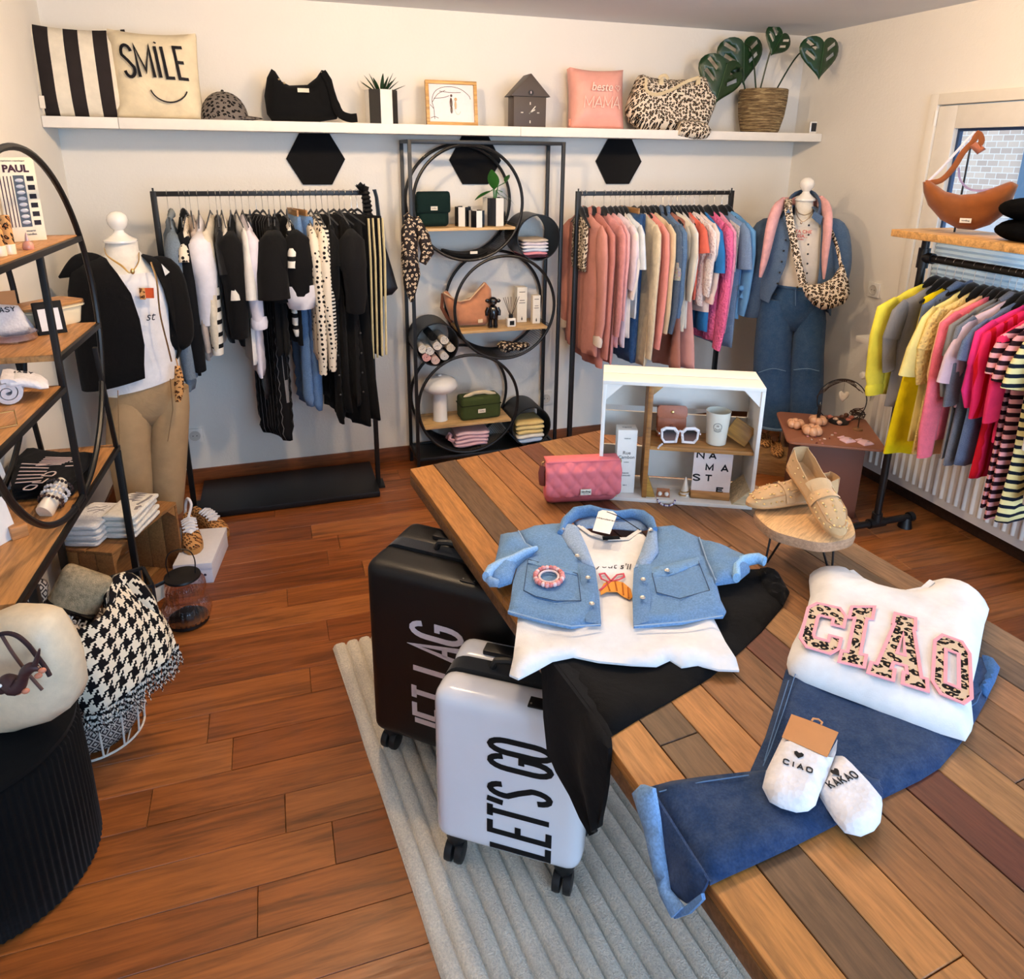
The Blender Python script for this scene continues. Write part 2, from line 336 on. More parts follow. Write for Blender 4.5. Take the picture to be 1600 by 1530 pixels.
        def dist(P):
            dd = A1-A0; L2 = (dd**2).sum(1)+1e-12; q = P[:, None]-A0[None]; tt = np.clip((q*dd[None]).sum(2)/L2, 0, 1)
            return np.sqrt(((q-tt[..., None]*dd[None])**2).sum(2)).min(1)
        mn, mx = B.min(0), B.max(0); gx = np.arange(mn[0]+grid/2, mx[0], grid); gy = np.arange(mn[1]+grid/2, mx[1], grid*.87)
        G = np.array([(x+(grid/2 if j % 2 else 0), y) for j, y in enumerate(gy) for x in gx]) if len(gx) and len(gy) else np.zeros((0, 2))
        if len(G):
            inside = np.zeros(len(G), bool)
            for (a, b) in zip(A0, A1):
                c = ((a[1] > G[:, 1]) != (b[1] > G[:, 1])); 
                with np.errstate(divide='ignore', invalid='ignore'): xx = (b[0]-a[0])*(G[:, 1]-a[1])/(b[1]-a[1]+1e-15)+a[0]
                inside ^= (c & (G[:, 0] < xx))
            G = G[inside]
            if len(G): G = G[dist(G) > grid*.45]
        pts = [Vector((float(p[0]), float(p[1]))) for p in B]+[Vector((float(p[0]), float(p[1]))) for p in G]
        r = delaunay_2d_cdt(pts, segs, faces, 2 if holes else 1, 1e-6); ov, of = r[0], r[2]
        P = np.array([(p.x, p.y) for p in ov]); dd = dist(P); q = np.clip(dd/edge, 0, 1); h = t*np.sqrt(np.maximum(0, 1-(1-q)**2))
        h = np.maximum(h, .34*t); n = len(P); top = []; bot = []
        for i in range(n):
            x, y = P[i]; rp = rip(x, y) if rip else 0.
            top.append(f(x, y, (h[i]+rp*q[i]) if lying else rp+h[i])); bot.append(f(x, y, 0. if lying else rp-h[i]))
        cnt = {}
        for a in of:
            for k in range(3): e = (a[k], a[(k+1) % 3]); cnt[e] = 1
        rim = [e for e in cnt if (e[1], e[0]) not in cnt]
        s.add(top+bot, [tuple(a) for a in of]+[tuple(n+k for k in reversed(a)) for a in of]+[(i, n+i, n+j, j) for i, j in rim])
        if uvs: s.uv = [(float(a), float(b)) for a, b in P]*2
        return s
    def xf(s, m): s.v = [tuple(m @ Vector(p)) for p in s.v]; return s
    def shift(s, d): s.v = [(p[0]+d[0], p[1]+d[1], p[2]+d[2]) for p in s.v]; return s
    def mesh(s, name, bev=0, seg=2, ang=40, sub=0):
        me = bpy.data.meshes.new(name); me.from_pydata(s.v, [], s.f)
        if s.uv:
            ul = me.uv_layers.new(name='UVMap'); vi = np.zeros(len(me.loops), np.int32); me.loops.foreach_get('vertex_index', vi)
            ul.data.foreach_set('uv', np.array(s.uv, np.float32)[vi].ravel())
        bm = bmesh.new(); bm.from_mesh(me)
        if not s.uv: bmesh.ops.recalc_face_normals(bm, faces=bm.faces)
        if bev:
            es = [e for e in bm.edges if len(e.link_faces) == 2 and e.calc_face_angle(0) > .5]
            bmesh.ops.bevel(bm, geom=es, offset=bev, segments=seg, affect='EDGES', profile=.6)
        bm.to_mesh(me); bm.free()
        if ang:
            me.shade_smooth(); me.set_sharp_from_angle(angle=math.radians(ang))
        return me
# ------------------------------------------------------------------ objects
def put(name, mb, mat, parent=None, col=None, bev=0, seg=2, ang=40, label=None):
    me = mb if isinstance(mb, bpy.types.Mesh) else mb.mesh(name, bev, seg, ang)
    if not me.materials: me.materials.append(M[mat])
    o = bpy.data.objects.new(name, me); COL.objects.link(o)
    if parent: o.parent = parent
    if col is not None: o.color = (*lin(col), 1)
    if label: o['label'] = label
    return o
def tag(o, label, cat, group=None, kind=None):
    o['label'] = label; o['category'] = cat
    if group: o['group'] = group
    if kind: o['kind'] = kind
    return o
def thing(name, label, cat, loc=(0, 0, 0), rz=0, group=None, m=None):
    o = bpy.data.objects.new(name, None); COL.objects.link(o); o.empty_display_size = .05
    if m is not None: o.matrix_world = m
    else: o.location = loc; o.rotation_euler = (0, 0, rz)
    return tag(o, label, cat, group)
def single(name, mb, mat, col, label, cat, loc=(0, 0, 0), rz=0, group=None, bev=0, seg=2, ang=40, m=None):
    o = put(name, mb, mat, None, col, bev, seg, ang)
    if m is not None: o.matrix_world = m
    else: o.location = loc; o.rotation_euler = (0, 0, rz)
    return tag(o, label, cat, group)
def struct(name, mb, mat, col=None, parent=None, bev=0):
    o = put(name, mb, mat, parent, col, bev)
    if not parent: o['kind'] = 'structure'
    return o
def frame(o, x, y, z=None):
    x = Vector(x).normalized(); y = Vector(y).normalized(); z = Vector(z).normalized() if z is not None else x.cross(y).normalized(); o = Vector(o)
    return Matrix(((x.x, y.x, z.x, o.x), (x.y, y.y, z.y, o.y), (x.z, y.z, z.z, o.z), (0, 0, 0, 1)))
# lettering: font text as mesh, and stroke letters
def text_mb(txt, size, t=.001, bold=0., sx=1., shear=0., center=True, space=1.):
    c = bpy.data.curves.new('t', 'FONT'); c.body = txt; c.size = size; c.extrude = t/2; c.offset = bold; c.shear = shear; c.space_character = space
    c.align_x = 'CENTER' if center else 'LEFT'; c.align_y = 'CENTER'; c.resolution_u = 3
    o = bpy.data.objects.new('t', c); COL.objects.link(o); dg = bpy.context.evaluated_depsgraph_get()
    me = bpy.data.meshes.new_from_object(o.evaluated_get(dg)); mb = MB(); mb.v = [(v.co.x*sx, v.co.y, v.co.z) for v in me.vertices]; mb.f = [tuple(p.vertices) for p in me.polygons]
    bpy.data.objects.remove(o); bpy.data.curves.remove(c); bpy.data.meshes.remove(me); return mb
def arc(cx, cy, rx, ry, a0, a1, n=8):
    return [(cx+rx*math.cos(math.radians(a0+(a1-a0)*i/n)), cy+ry*math.sin(math.radians(a0+(a1-a0)*i/n))) for i in range(n+1)]
def _rr(x0, x1, y0, y1, r, n=4):
    return arc(x1-r, y1-r, r, r, 0, 90, n)+arc(x0+r, y1-r, r, r, 90, 180, n)+arc(x0+r, y0+r, r, r, 180, 270, n)+arc(x1-r, y0+r, r, r, 270, 360, n)
STROKE = {
 'L': [[(0, 1), (0, 0), (.9, 0)]], 'E': [[(.95, 1), (0, 1), (0, 0), (.95, 0)], [(0, .52), (.8, .52)]], 'T': [[(0, 1), (1, 1)], [(.5, 1), (.5, 0)]],
 'A': [[(0, 0), (.5, 1), (1, 0)], [(.2, .33), (.8, .33)]], 'I': [[(.5, 0), (.5, 1)]], 'N': [[(0, 0), (0, 1), (1, 0), (1, 1)]], 'M': [[(0, 0), (0, 1), (.5, .2), (1, 1), (1, 0)]],
 'J': [[(.85, 1), (.85, .22)]+arc(.42, .22, .43, .22, 0, -180)], 'U': [[(0, 1), (0, .3)]+arc(.5, .3, .5, .3, 180, 360)+[(1, 1)]],
 'O': [arc(.5, .72, .5, .28, 0, 180)+arc(.5, .28, .5, .28, 180, 360)+[(1, .72)]], 'C': [arc(.5, .72, .5, .28, 15, 180)+arc(.5, .28, .5, .28, 180, 345)],
 'G': [arc(.5, .72, .5, .28, 15, 180)+arc(.5, .28, .5, .28, 180, 360)+[(1, .48), (.55, .48)]],
 'S': [arc(.5, .76, .48, .24, 10, 180)+[(.04, .70), (.5, .52), (.96, .3)]+arc(.5, .24, .48, .24, 0, -170)], "'": [[(.5, 1.05), (.35, .78)]],
 'K': [[(0, 0), (0, 1)], [(.95, 1), (.05, .42)], [(.35, .6), (1, 0)]], 'P': [[(0, 0), (0, 1), (.55, 1)]+arc(.55, .75, .42, .25, 90, -90)+[(0, .5)]], 'D': [[(0, 0), (0, 1), (.4, 1)]+arc(.4, .5, .58, .5, 90, -90)+[(0, 0)]],
 'R': [[(0, 0), (0, 1), (.55, 1)]+arc(.55, .75, .42, .25, 90, -90)+[(0, .5)], [(.45, .5), (1, 0)]], 'Y': [[(0, 1), (.5, .5), (1, 1)], [(.5, .5), (.5, 0)]], ' ': []}
def strokes(mb, txt, x, y, w, h, gap, lw, t, f, shear=0., widths={}):
    for ch in txt:
        cw = w*widths.get(ch, .3 if ch in "I'" else (.7 if ch == ' ' else 1.))
        for ln in STROKE[ch]: mb.ribbon([(x+(px-(.5-.5*cw/w if ch in "I'" else 0))*(w if ch in "I'" else cw)+shear*py*h, y+py*h) for px, py in ln], lw, t, f)
        x += cw+gap
    return x
# ================================================================== the room
def pane_material():
    g = N('window_pane'); t = g.t; tr = t.nodes.new('ShaderNodeBsdfTransparent'); tr.inputs[0].default_value = (.93, .97, 1, 1)
    gl = t.nodes.new('ShaderNodeBsdfGlossy'); gl.inputs['Roughness'].default_value = .02; fr = t.nodes.new('ShaderNodeFresnel'); fr.inputs[0].default_value = 1.25
    mx = t.nodes.new('ShaderNodeMixShader'); g.l(fr.outputs[0], mx.inputs[0]); g.l(tr.outputs[0], mx.inputs[1]); g.l(gl.outputs[0], mx.inputs[2])
    g.l(mx.outputs[0], t.nodes['Material Output'].inputs[0]); M['pane'] = g.m
pane_material()
XN = -1.4                                     # side niche next to the camera, where the pouf stands
b = MB(); b.box(XN, XR, YF, D, -.06, -.012); floor = struct('floor', b, 'floor_wood', (90, 52, 26))
PW, PL = .131, 1.29
rr = random.Random(3); tones = [(158, 90, 40), (146, 80, 34), (166, 97, 45), (138, 75, 32), (152, 86, 40), (170, 102, 50)]
pk = {}
y = D; row = 0
while y > YF+.01:
    y0 = max(y-PW, YF); off = rr.uniform(0, PL); x = XN-off
    while x < XR:
        a, c = max(x, XN), min(x+PL, XR)
        if c-a > .02:
            L = c-a; key = (round(L, 4), round(y-y0, 4))
            if key not in pk:
                m = MB(); m.box(.0006, L-.0006, .0006, y-y0-.0006, -.012, 0); pk[key] = m.mesh('plank', .0012, 1)
            o = put('plank', pk[key], 'floor_wood', floor, rr.choice(tones)); o.location = (a, y0, 0)
        x += PL
    y = y0; row += 1
T = .12
b = MB(); b.box(XL-T, XR+T, D, D+T, -.06, ZC); struct('wall_back', b, 'wall_paint')
b = MB(); b.box(XL-T, XL, 2.02, D, -.06, ZC); struct('wall_left', b, 'wall_paint')
b = MB(); b.box(XN-T, XN, YF-T, 2.02, -.06, ZC); b.box(XN-T, XL-T, 2.02, 2.02+T, -.06, ZC); struct('wall_niche', b, 'wall_paint')
# right wall with the window opening
WY0, WY1, WZ0, WZ1 = 1.25, 2.945, .845, 2.02
b = MB(); b.box(XR, XR+.2, WY1, D, -.06, ZC); b.box(XR, XR+.2, YF-T, WY0, -.06, ZC); b.box(XR, XR+.2, WY0, WY1, -.06, WZ0); b.box(XR, XR+.2, WY0, WY1, WZ1, ZC); struct('wall_right', b, 'wall_paint')
# wall behind the camera with the shop-front opening
b = MB(); b.box(XN-T, 0, YF-T, YF, -.06, ZC); b.box(2.9, XR, YF-T, YF, -.06, ZC); b.box(0, 2.9, YF-T, YF, -.06, .3); b.box(0, 2.9, YF-T, YF, 2.3, ZC); struct('wall_front', b, 'wall_paint')
b = MB(); b.box(XN-T, XR+.2, YF-T, D+T, ZC, ZC+.1); struct('ceiling', b, 'ceiling_paint')
b = MB(); b.box(XL, XR-.014, D-.014, D, 0, .088); o = struct('baseboard_back', b, 'wood', (128, 72, 36), bev=.003)
b = MB(); b.box(XR-.014, XR, YF, D-.014, 0, .075); struct('baseboard_right', b, 'wood', (62, 40, 28), bev=.003)
b = MB(); b.box(XL, XL+.014, 2.02, D-.014, 0, .088); struct('baseboard_left', b, 'wood', (128, 72, 36), bev=.003)
# window in the right wall
win = bpy.data.objects.new('window_1', None); COL.objects.link(win); win['kind'] = 'structure'; win.location = (XR, (WY0+WY1)/2, WZ0)
def wpart(name, mb, mat, col, **k):
    mb.shift((-win.location.x, -win.location.y, -win.location.z)); return put(name, mb, mat, win, col, **k)
def rect_frame(y0, y1, z0, z1, w, x0, x1):
    m = MB(); m.box(x0, x1, y0, y0+w, z0, z1); m.box(x0, x1, y1-w, y1, z0, z1); m.box(x0, x1, y0+w, y1-w, z0, z0+w); m.box(x0, x1, y0+w, y1-w, z1-w, z1); return m
wpart('casing', rect_frame(WY0-.02, WY1+.02, WZ0-.02, WZ1+.02, .05, XR-.018, XR+.09), 'paint', (232, 226, 214), bev=.004)
MIDY = 1.98
for (a, c) in ((MIDY+.012, WY1-.032), (WY0+.032, MIDY-.012)):
    s_ = wpart('sash', rect_frame(a, c, WZ0+.035, WZ1-.035, .105, XR-.006, XR+.055), 'paint', (226, 221, 212), bev=.005)
    m = rect_frame(a+.104, c-.104, WZ0+.138, WZ1-.138, .014, XR+.02, XR+.04); m.shift((-win.location.x, -win.location.y, -win.location.z)); put('gasket', m, 'paint', s_, (34, 58, 96))
    m = MB(); m.box(XR+.026, XR+.032, a+.112, c-.112, WZ0+.146, WZ1-.146); m.shift((-win.location.x, -win.location.y, -win.location.z)); put('pane', m, 'pane', s_)
    m = MB(); m.box(XR+.024, XR+.036, a+.2, a+.216, WZ0+.14, WZ1-.14); m.box(XR+.024, XR+.036, a+.1, c-.1, 1.62, 1.636)
    m = MB(); y = WZ0+.15
    while y < 1.40:                                   # pleated shade over the lower part of the pane, one pleat after the other
        m2 = MB(); m2.add([V(XR+.004, a+.11, y), V(XR+.016, a+.11, y+.0125), V(XR+.004, a+.11, y+.025), V(XR+.004, c-.11, y), V(XR+.016, c-.11, y+.0125), V(XR+.004, c-.11, y+.025)], [(0, 3, 4, 1), (1, 4, 5, 2)])
        m2.shift((-win.location.x, -win.location.y, -win.location.z)); put('pleat', m2, 'shade_fabric', s_, ang=0); y += .0255
for z in (1.93, 1.0):
    m = MB(); m.cyl((XR-.014, WY1-.028, z-.035), (XR-.014, WY1-.028, z+.035), .008, n=10); wpart('hinge', m, 'paint', (236, 232, 224))
b = MB(); b.box(XR-.16, XR+.09, WY0-.06, 3.05, .79, .822); struct('trim_1', b, 'paint', (236, 232, 224), bev=.004)       # window board
# outside, seen through the pane
b = MB(); b.box(XR+.2, 30, -12, 16, -.25, -.2); struct('ground', b, 'paint', (150, 150, 152))
b = MB(); b.box(9.0, 9.4, -6, 14, -.2, 4.6); house = put('house_wall', b, 'brick_wall', None); tag(house, 'pale brick house across the street seen through the window', 'house')
b = MB(); b.box(8.96, 9.0, 5.6, 7.0, .9, 2.3); put('house_window', b, 'gloss', house, (90, 120, 150)); b = MB(); b.box(8.94, 9.0, 5.5, 7.1, .8, .9); put('house_window_sill', b, 'paint', house, (230, 230, 230))
car = thing('parked_car', 'pale blue parked car outside the window', 'car', (5.4, 4.6, -.2), PI/2)
prof = [(-2.1, .35), (-2.1, .75), (-1.3, .95), (-.7, 1.42), (.75, 1.45), (1.5, 1.0), (2.1, .9), (2.15, .4)]
rings = []
for yy, k in ((-.85, .93), (-.8, 1.), (.8, 1.), (.85, .93)): rings.append([V(x*(.98 if abs(yy) > .82 else 1), yy, .35+(z-.35)*k) for x, z in prof])
m = MB(); m.loft(rings); put('body', m, 'gloss', car, (176, 206, 226), bev=.03)
for sy in (-1, 1):
    m = MB(); m.prism([(-1.15, 1.0), (-.68, 1.36), (.72, 1.38), (1.3, 1.02)], .02, lambda x, z, h: V(x, sy*(.846+h), z)); put('side_window', m, 'gloss', car, (40, 60, 84))
    for x in (-1.35, 1.35):
        m = MB(); m.cyl((x, sy*.72, .32), (x, sy*.88, .32), .32, n=24); w_ = put('wheel', m, 'paint', car, (28, 28, 30)); m = MB(); m.cyl((x, sy*.86, .32), (x, sy*.9, .32), .2, n=20); put('rim', m, 'metal', w_, (190, 190, 195))
sun = bpy.data.lights.new('sun', 'SUN'); sun.energy = 3.2; sun.angle = .02; so = bpy.data.objects.new('sun', sun); COL.objects.link(so); so.rotation_euler = V(.75, -.25, -.6).to_track_quat('-Z', 'Y').to_euler(); so.location = (0, 0, 8)
# recessed ceiling spots
for i, (x, y, p, wh) in enumerate(LAMPS):
    t = thing('ceiling_spot', 'recessed round ceiling spot in front of or above the '+wh, 'ceiling lamp', (x, y, ZC), 0, 'ceiling spots')
    m = MB(); m.lathe([(.062, 0), (.062, -.012), (.046, -.014), (.044, -.004)], 28); put('rim', m, 'paint', t, (235, 235, 232))
    g_ = M.get('lamp_lens')
    if not g_:
        g = N('lamp_lens'); g.b.inputs['Emission Color'].default_value = (*WARM, 1); g.b.inputs['Emission Strength'].default_value = 6; M['lamp_lens'] = g.out((.9, .9, .9), .5)
    m = MB(); m.lathe([(.043, -.003), (.043, -.008)], 24); put('lens', m, 'lamp_lens', t)
    l = bpy.data.lights.new('ceiling_spot_light', 'POINT'); l.energy = p; l.color = WARM; l.shadow_soft_size = .04
    o = bpy.data.objects.new('ceiling_spot_light', l); COL.objects.link(o); o.location = (x, y, ZC-.07); o.parent = None
# radiator under the window
rad = thing('radiator', 'white ribbed panel radiator on the wall below the window', 'radiator', (XR-.1, 1.95, .11))
m = MB(); m.box(-.02, .0, -.95, .95, 0, .62); put('panel', m, 'paint', rad, (228, 222, 214), bev=.006)
for i in range(45):
    y = -.92+i*.0415; m = MB() if i == 0 else m
    if i == 0:
        m.loft([[V(-.02-.008*math.sin(PI*k/6), -.012+.024*k/6, z) for k in range(7)] for z in (.045, .06, .56, .575)], closed=False, cap0=False, cap1=False); ribm = m.mesh('rib')
    o = put('rib', ribm, 'paint', rad, (228, 222, 214)); o.location = (0, y, 0)
m = MB(); m.box(-.02, .09, -.95, .95, .62, .635); put('top_grille', m, 'paint', rad, (224, 219, 211), bev=.003)
m = MB(); m.box(.02, .08, -.94, .94, .02, .6); put('rear_panel', m, 'paint', rad, (214, 208, 200))
for s_ in (-1, 1): m = MB(); m.box(.08, .1, s_*.68-.02, s_*.68+.02, .1, .5); put('bracket', m, 'metal', rad, (180, 180, 180))
vp = PX(1345, 578, XR-.1)
val = thing('radiator_valve', 'white thermostatic radiator valve beside the yellow blouse', 'valve', (XR-.1, 2.95, vp.z))
m = MB(); m.lathe([(.017, 0), (.021, .006), (.021, .052), (.017, .06), (.01, .062)], 18, m=rotm('Y', -PI/2)); m.shift((-.02, 0, 0)); put('head', m, 'gloss', val, (240, 236, 228))
m = MB(); m.cyl((-.02, 0, 0), (.1, 0, 0), .011, n=10); m.cyl((.0, 0, 0), (0, 0, -.15), .008, n=8); put('pipe', m, 'paint', val, (226, 222, 214))
# sockets
def socket(loc, rz, label):
    t = thing('wall_socket', label, 'socket', loc, rz)
    m = MB(); m.box(-.04, .04, -.012, 0, -.04, .04); put('plate', m, 'gloss', t, (238, 234, 226), bev=.004)
    m = MB(); m.lathe([(.028, .0004), (.028, .003), (.0235, .0032), (.022, .0012), (.002, .001)], 24, m=Matrix.Translation((0, -.012, 0)) @ rotm('X', PI/2)); c = put('recess', m, 'paint', t, (206, 200, 190))
    for s_ in (-1, 1):
        m = MB(); m.cyl((s_*.0095, -.0142, 0), (s_*.0095, -.0125, 0), .0028, n=8); put('hole', m, 'paint', c, (40, 40, 40))
p = PX(1367, 453, XR); socket((XR, p.y, p.z), -PI/2, 'white wall socket on the right wall next to the window')
p = PY(305, 680, D); socket((p.x, D, p.z), 0, 'white wall socket low behind the left clothes rack')
p = PY(852, 622, D); socket((p.x, D, p.z), 0, 'white wall socket behind the round metal shelf unit')
# ================================================================== wall shelf, hexagons
SY = D-.25; SZ0, SZ1 = 1.828, 1.874
for a, c, lab in ((XL+.002, -.6, 'short white wall shelf under the striped pillow'), (-.598, 1.25, 'long white wall shelf under the framed picture'), (1.252, XR-.004, 'white wall shelf under the monstera basket')):
    m = MB(); m.box(a, c, SY, D, SZ0, SZ1); single('wall_shelf', m, 'paint', (240, 234, 224), lab, 'shelf', bev=.002)
for cx, lab in ((.24, 'black hexagonal wall panel above the left clothes rack'), (1.075, 'black hexagonal wall panel behind the round metal shelf unit'), (1.93, 'black hexagonal wall panel above the pink clothes rack')):
    m = MB(); m.prism([(.145*math.cos(math.radians(60*k)), .145*math.sin(math.radians(60*k))) for k in range(6)], .012, lambda x, z, h: V(x, -h, z)); single('hexagon_panel', m, 'suede', (14, 14, 16), lab, 'wall panel', (cx, D, 1.705), bev=.0015)
# ================================================================== the long plank table
TZ = .75
TA = Vector((.366, 2.179)); TE = Vector((.1, -1)).normalized(); TN = Vector((-TE.y, TE.x))
def tpt(s, l, z=TZ): p = TA+TN*s+TE*l; return V(p.x, p.y, z)
TL, TW = 2.25, .98
table = thing('display_table', 'long rustic display table of reclaimed wood planks', 'table', tpt(TW/2, TL/2, 0))
toff = -table.location
bounds = [0, .083, .165, .247, .33, .408, .492, .587, .66, .737, .823, .90, TW]
pc = [(190, 128, 64), (106, 78, 52), (180, 122, 66), (172, 114, 64), (152, 100, 58), (114, 68, 46), (174, 126, 78), (152, 106, 68), (150, 104, 66), (162, 114, 76), (102, 80, 62), (178, 136, 98)]
far = lambda s: -.085*s/.948                     # the far end is cut a little askew
cuts = [[.78], [1.30], [.62, 1.75], [1.05], [.5, 1.5], [.95], [1.35], [.8, 1.6], [.45, 1.2], [1.0], [.7, 1.7], [.9]]
jit = random.Random(5)
for i in range(12):
    s0, s1 = bounds[i], bounds[i+1]; ends = [None]+cuts[i]+[TL]
    for k in range(len(ends)-1):
        L0 = ends[k]; L1 = ends[k+1]
        l00 = far(s0) if L0 is None else L0; l01 = far(s1) if L0 is None else L0
        g = .0009; th = .022+jit.uniform(-.0006, .0006)
        org = tpt(s0, l00, TZ-.022)+toff; mtx = frame(org, (TE.x, TE.y, 0), (TN.x, TN.y, 0), (0, 0, 1))
        m = MB(); q = [(g, g), (L1-l00-g, g), (L1-l00-g, s1-s0-g), (l01-l00+g, s1-s0-g)]
        m.prism(q, th, lambda x, y, h: V(x, y, h))
        f_ = (jit.uniform(.86, 1.1) if k else 1.)*.92
        c = pc[i]
        if i == 5 and k == 1: c = (112, 56, 38)
        o = put('plank', m, 'table_wood', table, tuple(min(255, v*f_) for v in c), bev=.0012, seg=1); o.matrix_local = mtx
def tbox(m, s0, s1, l0, l1, z0, z1):
    vs = [tpt(s, l, z)+toff for z in (z0, z1) for l in (l0, l1) for s in (s0, s1)]
    m.add(vs, [(0, 1, 3, 2), (4, 6, 7, 5), (0, 4, 5, 1), (2, 3, 7, 6), (0, 2, 6, 4), (1, 5, 7, 3)]); return m
for nm, a in (('edge_board', (0, .03, .0, TL)), ('edge_board', (TW-.03, TW, -.05, TL)), ('edge_board', (.03, TW-.03, -.002, .03)), ('edge_board', (.03, TW-.03, TL-.03, TL))):
    m = tbox(MB(), *a, TZ-.055, TZ-.0222); o = put(nm, m, 'wood', table, (120, 84, 52), bev=.002)
for s, l in ((.12, .22), (TW-.12, .22), (.12, TL-.12), (TW-.12, TL-.12)):
    m = tbox(MB(), s-.03, s+.03, l-.03, l+.03, 0, TZ-.03); put('leg', m, 'black_metal', table, bev=.003)
for l in (.22, TL-.12):
    m = tbox(MB(), .15, TW-.15, l-.02, l+.02, TZ-.1, TZ-.056); put('crossbar', m, 'black_metal', table)

# ================================================================== rug
RA = PZ(520, 1015, 0); RB = PZ(690, 1530, 0); re_ = (RB-RA); re_.z = 0; re_.normalize(); rn = V(-re_.y, re_.x, 0)
rug = MB(); pitch = .047; W, Ln = 1.45, 2.3; prof = []
x = 0
while x < W-.001:
    prof += [(x, .002), (x+.006, .014), (x+pitch*.3, .0185), (x+pitch*.7, .0185), (x+pitch-.005, .014)]; x += pitch
prof.append((x, .002))
n_ = 60; rings = []
for i in range(n_+1):
    l = Ln*i/n_; rings.append([V(l, a+.002*math.sin(l*9+a*30), z+.0012*math.sin(l*21+a*17)) for a, z in prof])
rug.loft(rings, closed=False, cap0=False, cap1=False); n0 = len(rug.v); rug.box(.0, Ln, 0, x, .0, .004)
o = single('ribbed_rug', rug, 'rug_pile', None, 'cream ribbed rug lying under the table and suitcases', 'rug', ang=60, m=frame((RA.x, RA.y, .0008), re_, rn))

# ================================================================== suitcases
def suitcase(label, centre, u, w, d, z0, z1, col, textcol, txt, tx, dark, r=.045):
    u = Vector((u[0], u[1], 0)).normalized(); v = V(-u.y, u.x, 0)
    t = thing('suitcase', label, 'suitcase', m=frame((centre[0], centre[1], .019), u, v, (0, 0, 1)))
    z0 -= .019; z1 -= .019
    def shell(y0, y1, name):
        m = MB(); rings = []
        for yy, k in ((y0, 0), (y0+.002, .012), (y0+.012, .004)) if name == 'front_shell' else (): pass
        m.box(-w/2, w/2, y0, y1, z0, z1); return put(name, m, 'gloss' if col[0] > 99 else 'leather', t, col, bev=r if name == 'front_shell' else r, seg=6, ang=30)
    shell(-d/2, -.012, 'front_shell'); shell(.012, d/2, 'rear_shell')
    def rrect(x, zz0, zz1, rr): return arc(x-rr, zz1-rr, rr, rr, 0, 90, 5)+arc(-x+rr, zz1-rr, rr, rr, 90, 180, 5)+arc(-x+rr, zz0+rr, rr, rr, 180, 270, 5)+arc(x-rr, zz0+rr, rr, rr, 270, 360, 5)
    m = MB(); P_ = rrect(w/2+.003, z0-.003, z1+.003, r+.004); m.loft([[V(a, y, b) for a, b in P_] for y in (-.022, -.016, .016, .022)]); put('zip_band', m, 'suede', t, dark)
    # lengthwise ridges on the front
    hm = MB(); hm.tube([(-.07, 0, z1+.004), (-.06, 0, z1+.026), (-.03, 0, z1+.032), (.03, 0, z1+.032), (.06, 0, z1+.026), (.07, 0, z1+.004)], .009, 8); put('top_handle', hm, 'paint', t, (16, 16, 17))
    hm = MB(); hm.box(-.11, .11, d*.18, d*.18+.035, z1-.002, z1+.012); put('pull_handle', hm, 'paint', t, (16, 16, 17), bev=.004)
    hm = MB(); hm.box(w/2-.002, w/2+.014, -.03, .03, (z0+z1)/2-.1, (z0+z1)/2+.1); put('side_handle', hm, 'paint', t, (18, 18, 19), bev=.006)
    for sx in (-1, 1):
        hm = MB(); hm.box(-.012, .012, -.012, .012, z0+.03, z0+.06); hm.shift((sx*(w/2+.004), .03, .12)); put('side_foot', hm, 'paint', t, (18, 18, 19), bev=.004)
    lp = MB(); lp.box(.055, .105, -d/2-.003, -d/2+.02, z1-.04, z1-.012) if False else lp.cbox((w*.18, -d/2+.037, z1+.0005), (.045, .032, .004)); lk = put('lock_plate', lp, 'paint', t, (14, 14, 15), bev=.001)
    for sx in (-1, 1):
        m = MB(); m.cyl((w*.18+sx*.016, -d/2+.03, z1+.002), (w*.18+sx*.016, -d/2+.03, z1+.004), .0025, n=8); put('rivet', m, 'metal', lk, (200, 200, 200))
    for sx in (-1, 1):
        for sy in (-1, 1):
            cx, cy = sx*(w/2-.045), sy*(d/2-.045)
            hm = MB(); hm.lathe([(.018, -.005), (.026, .018), (.03, .045)], 14, c=(cx, cy, z0-.042)); ws = put('wheel_fork', hm, 'paint', t, (16, 16, 17))
            for k in (-1, 1):
                m = MB(); rad = .029; m.lathe([(rad*.6, -.011), (rad*.95, -.009), (rad, 0), (rad*.95, .009), (rad*.6, .011)], 16, m=Matrix.Translation((cx+k*.0135, cy-.012, rad)) @ rotm('Y', PI/2)); put('wheel', m, 'paint', ws, (18, 18, 19))
    # slogan running up the front: baseline to the right
    m = MB(); x0, zs, lw, lh, wd, gap = tx
    strokes(m, txt, zs-.019, 0, lw, lh, gap, wd, .0016, lambda a, b, h: V(x0-b, -d/2-h, a)); put('slogan', m, 'print', t, textcol, ang=0)
    return t, u, v
W_C = Vector((.479, 1.366)); W_U = (.824, -.567)
wt, wu, wv = suitcase('small white suitcase with black slogan LET\'S GO on the rug', W_C, W_U, .37, .235, .108, .553, (226, 228, 236), (14, 14, 16), "LET'S GO", (.108, .142, .0335, .145, .0145, .0125), (14, 14, 15))
suitcase('large black suitcase with white slogan JET LAG under the table', (.424, 1.752), (.763, -.647), .455, .27, .09, .665, (10, 10, 11), (226, 214, 220), 'JET LAG', (.072, .15, .040, .15, .016, .0165), (12, 12, 13), r=.04)

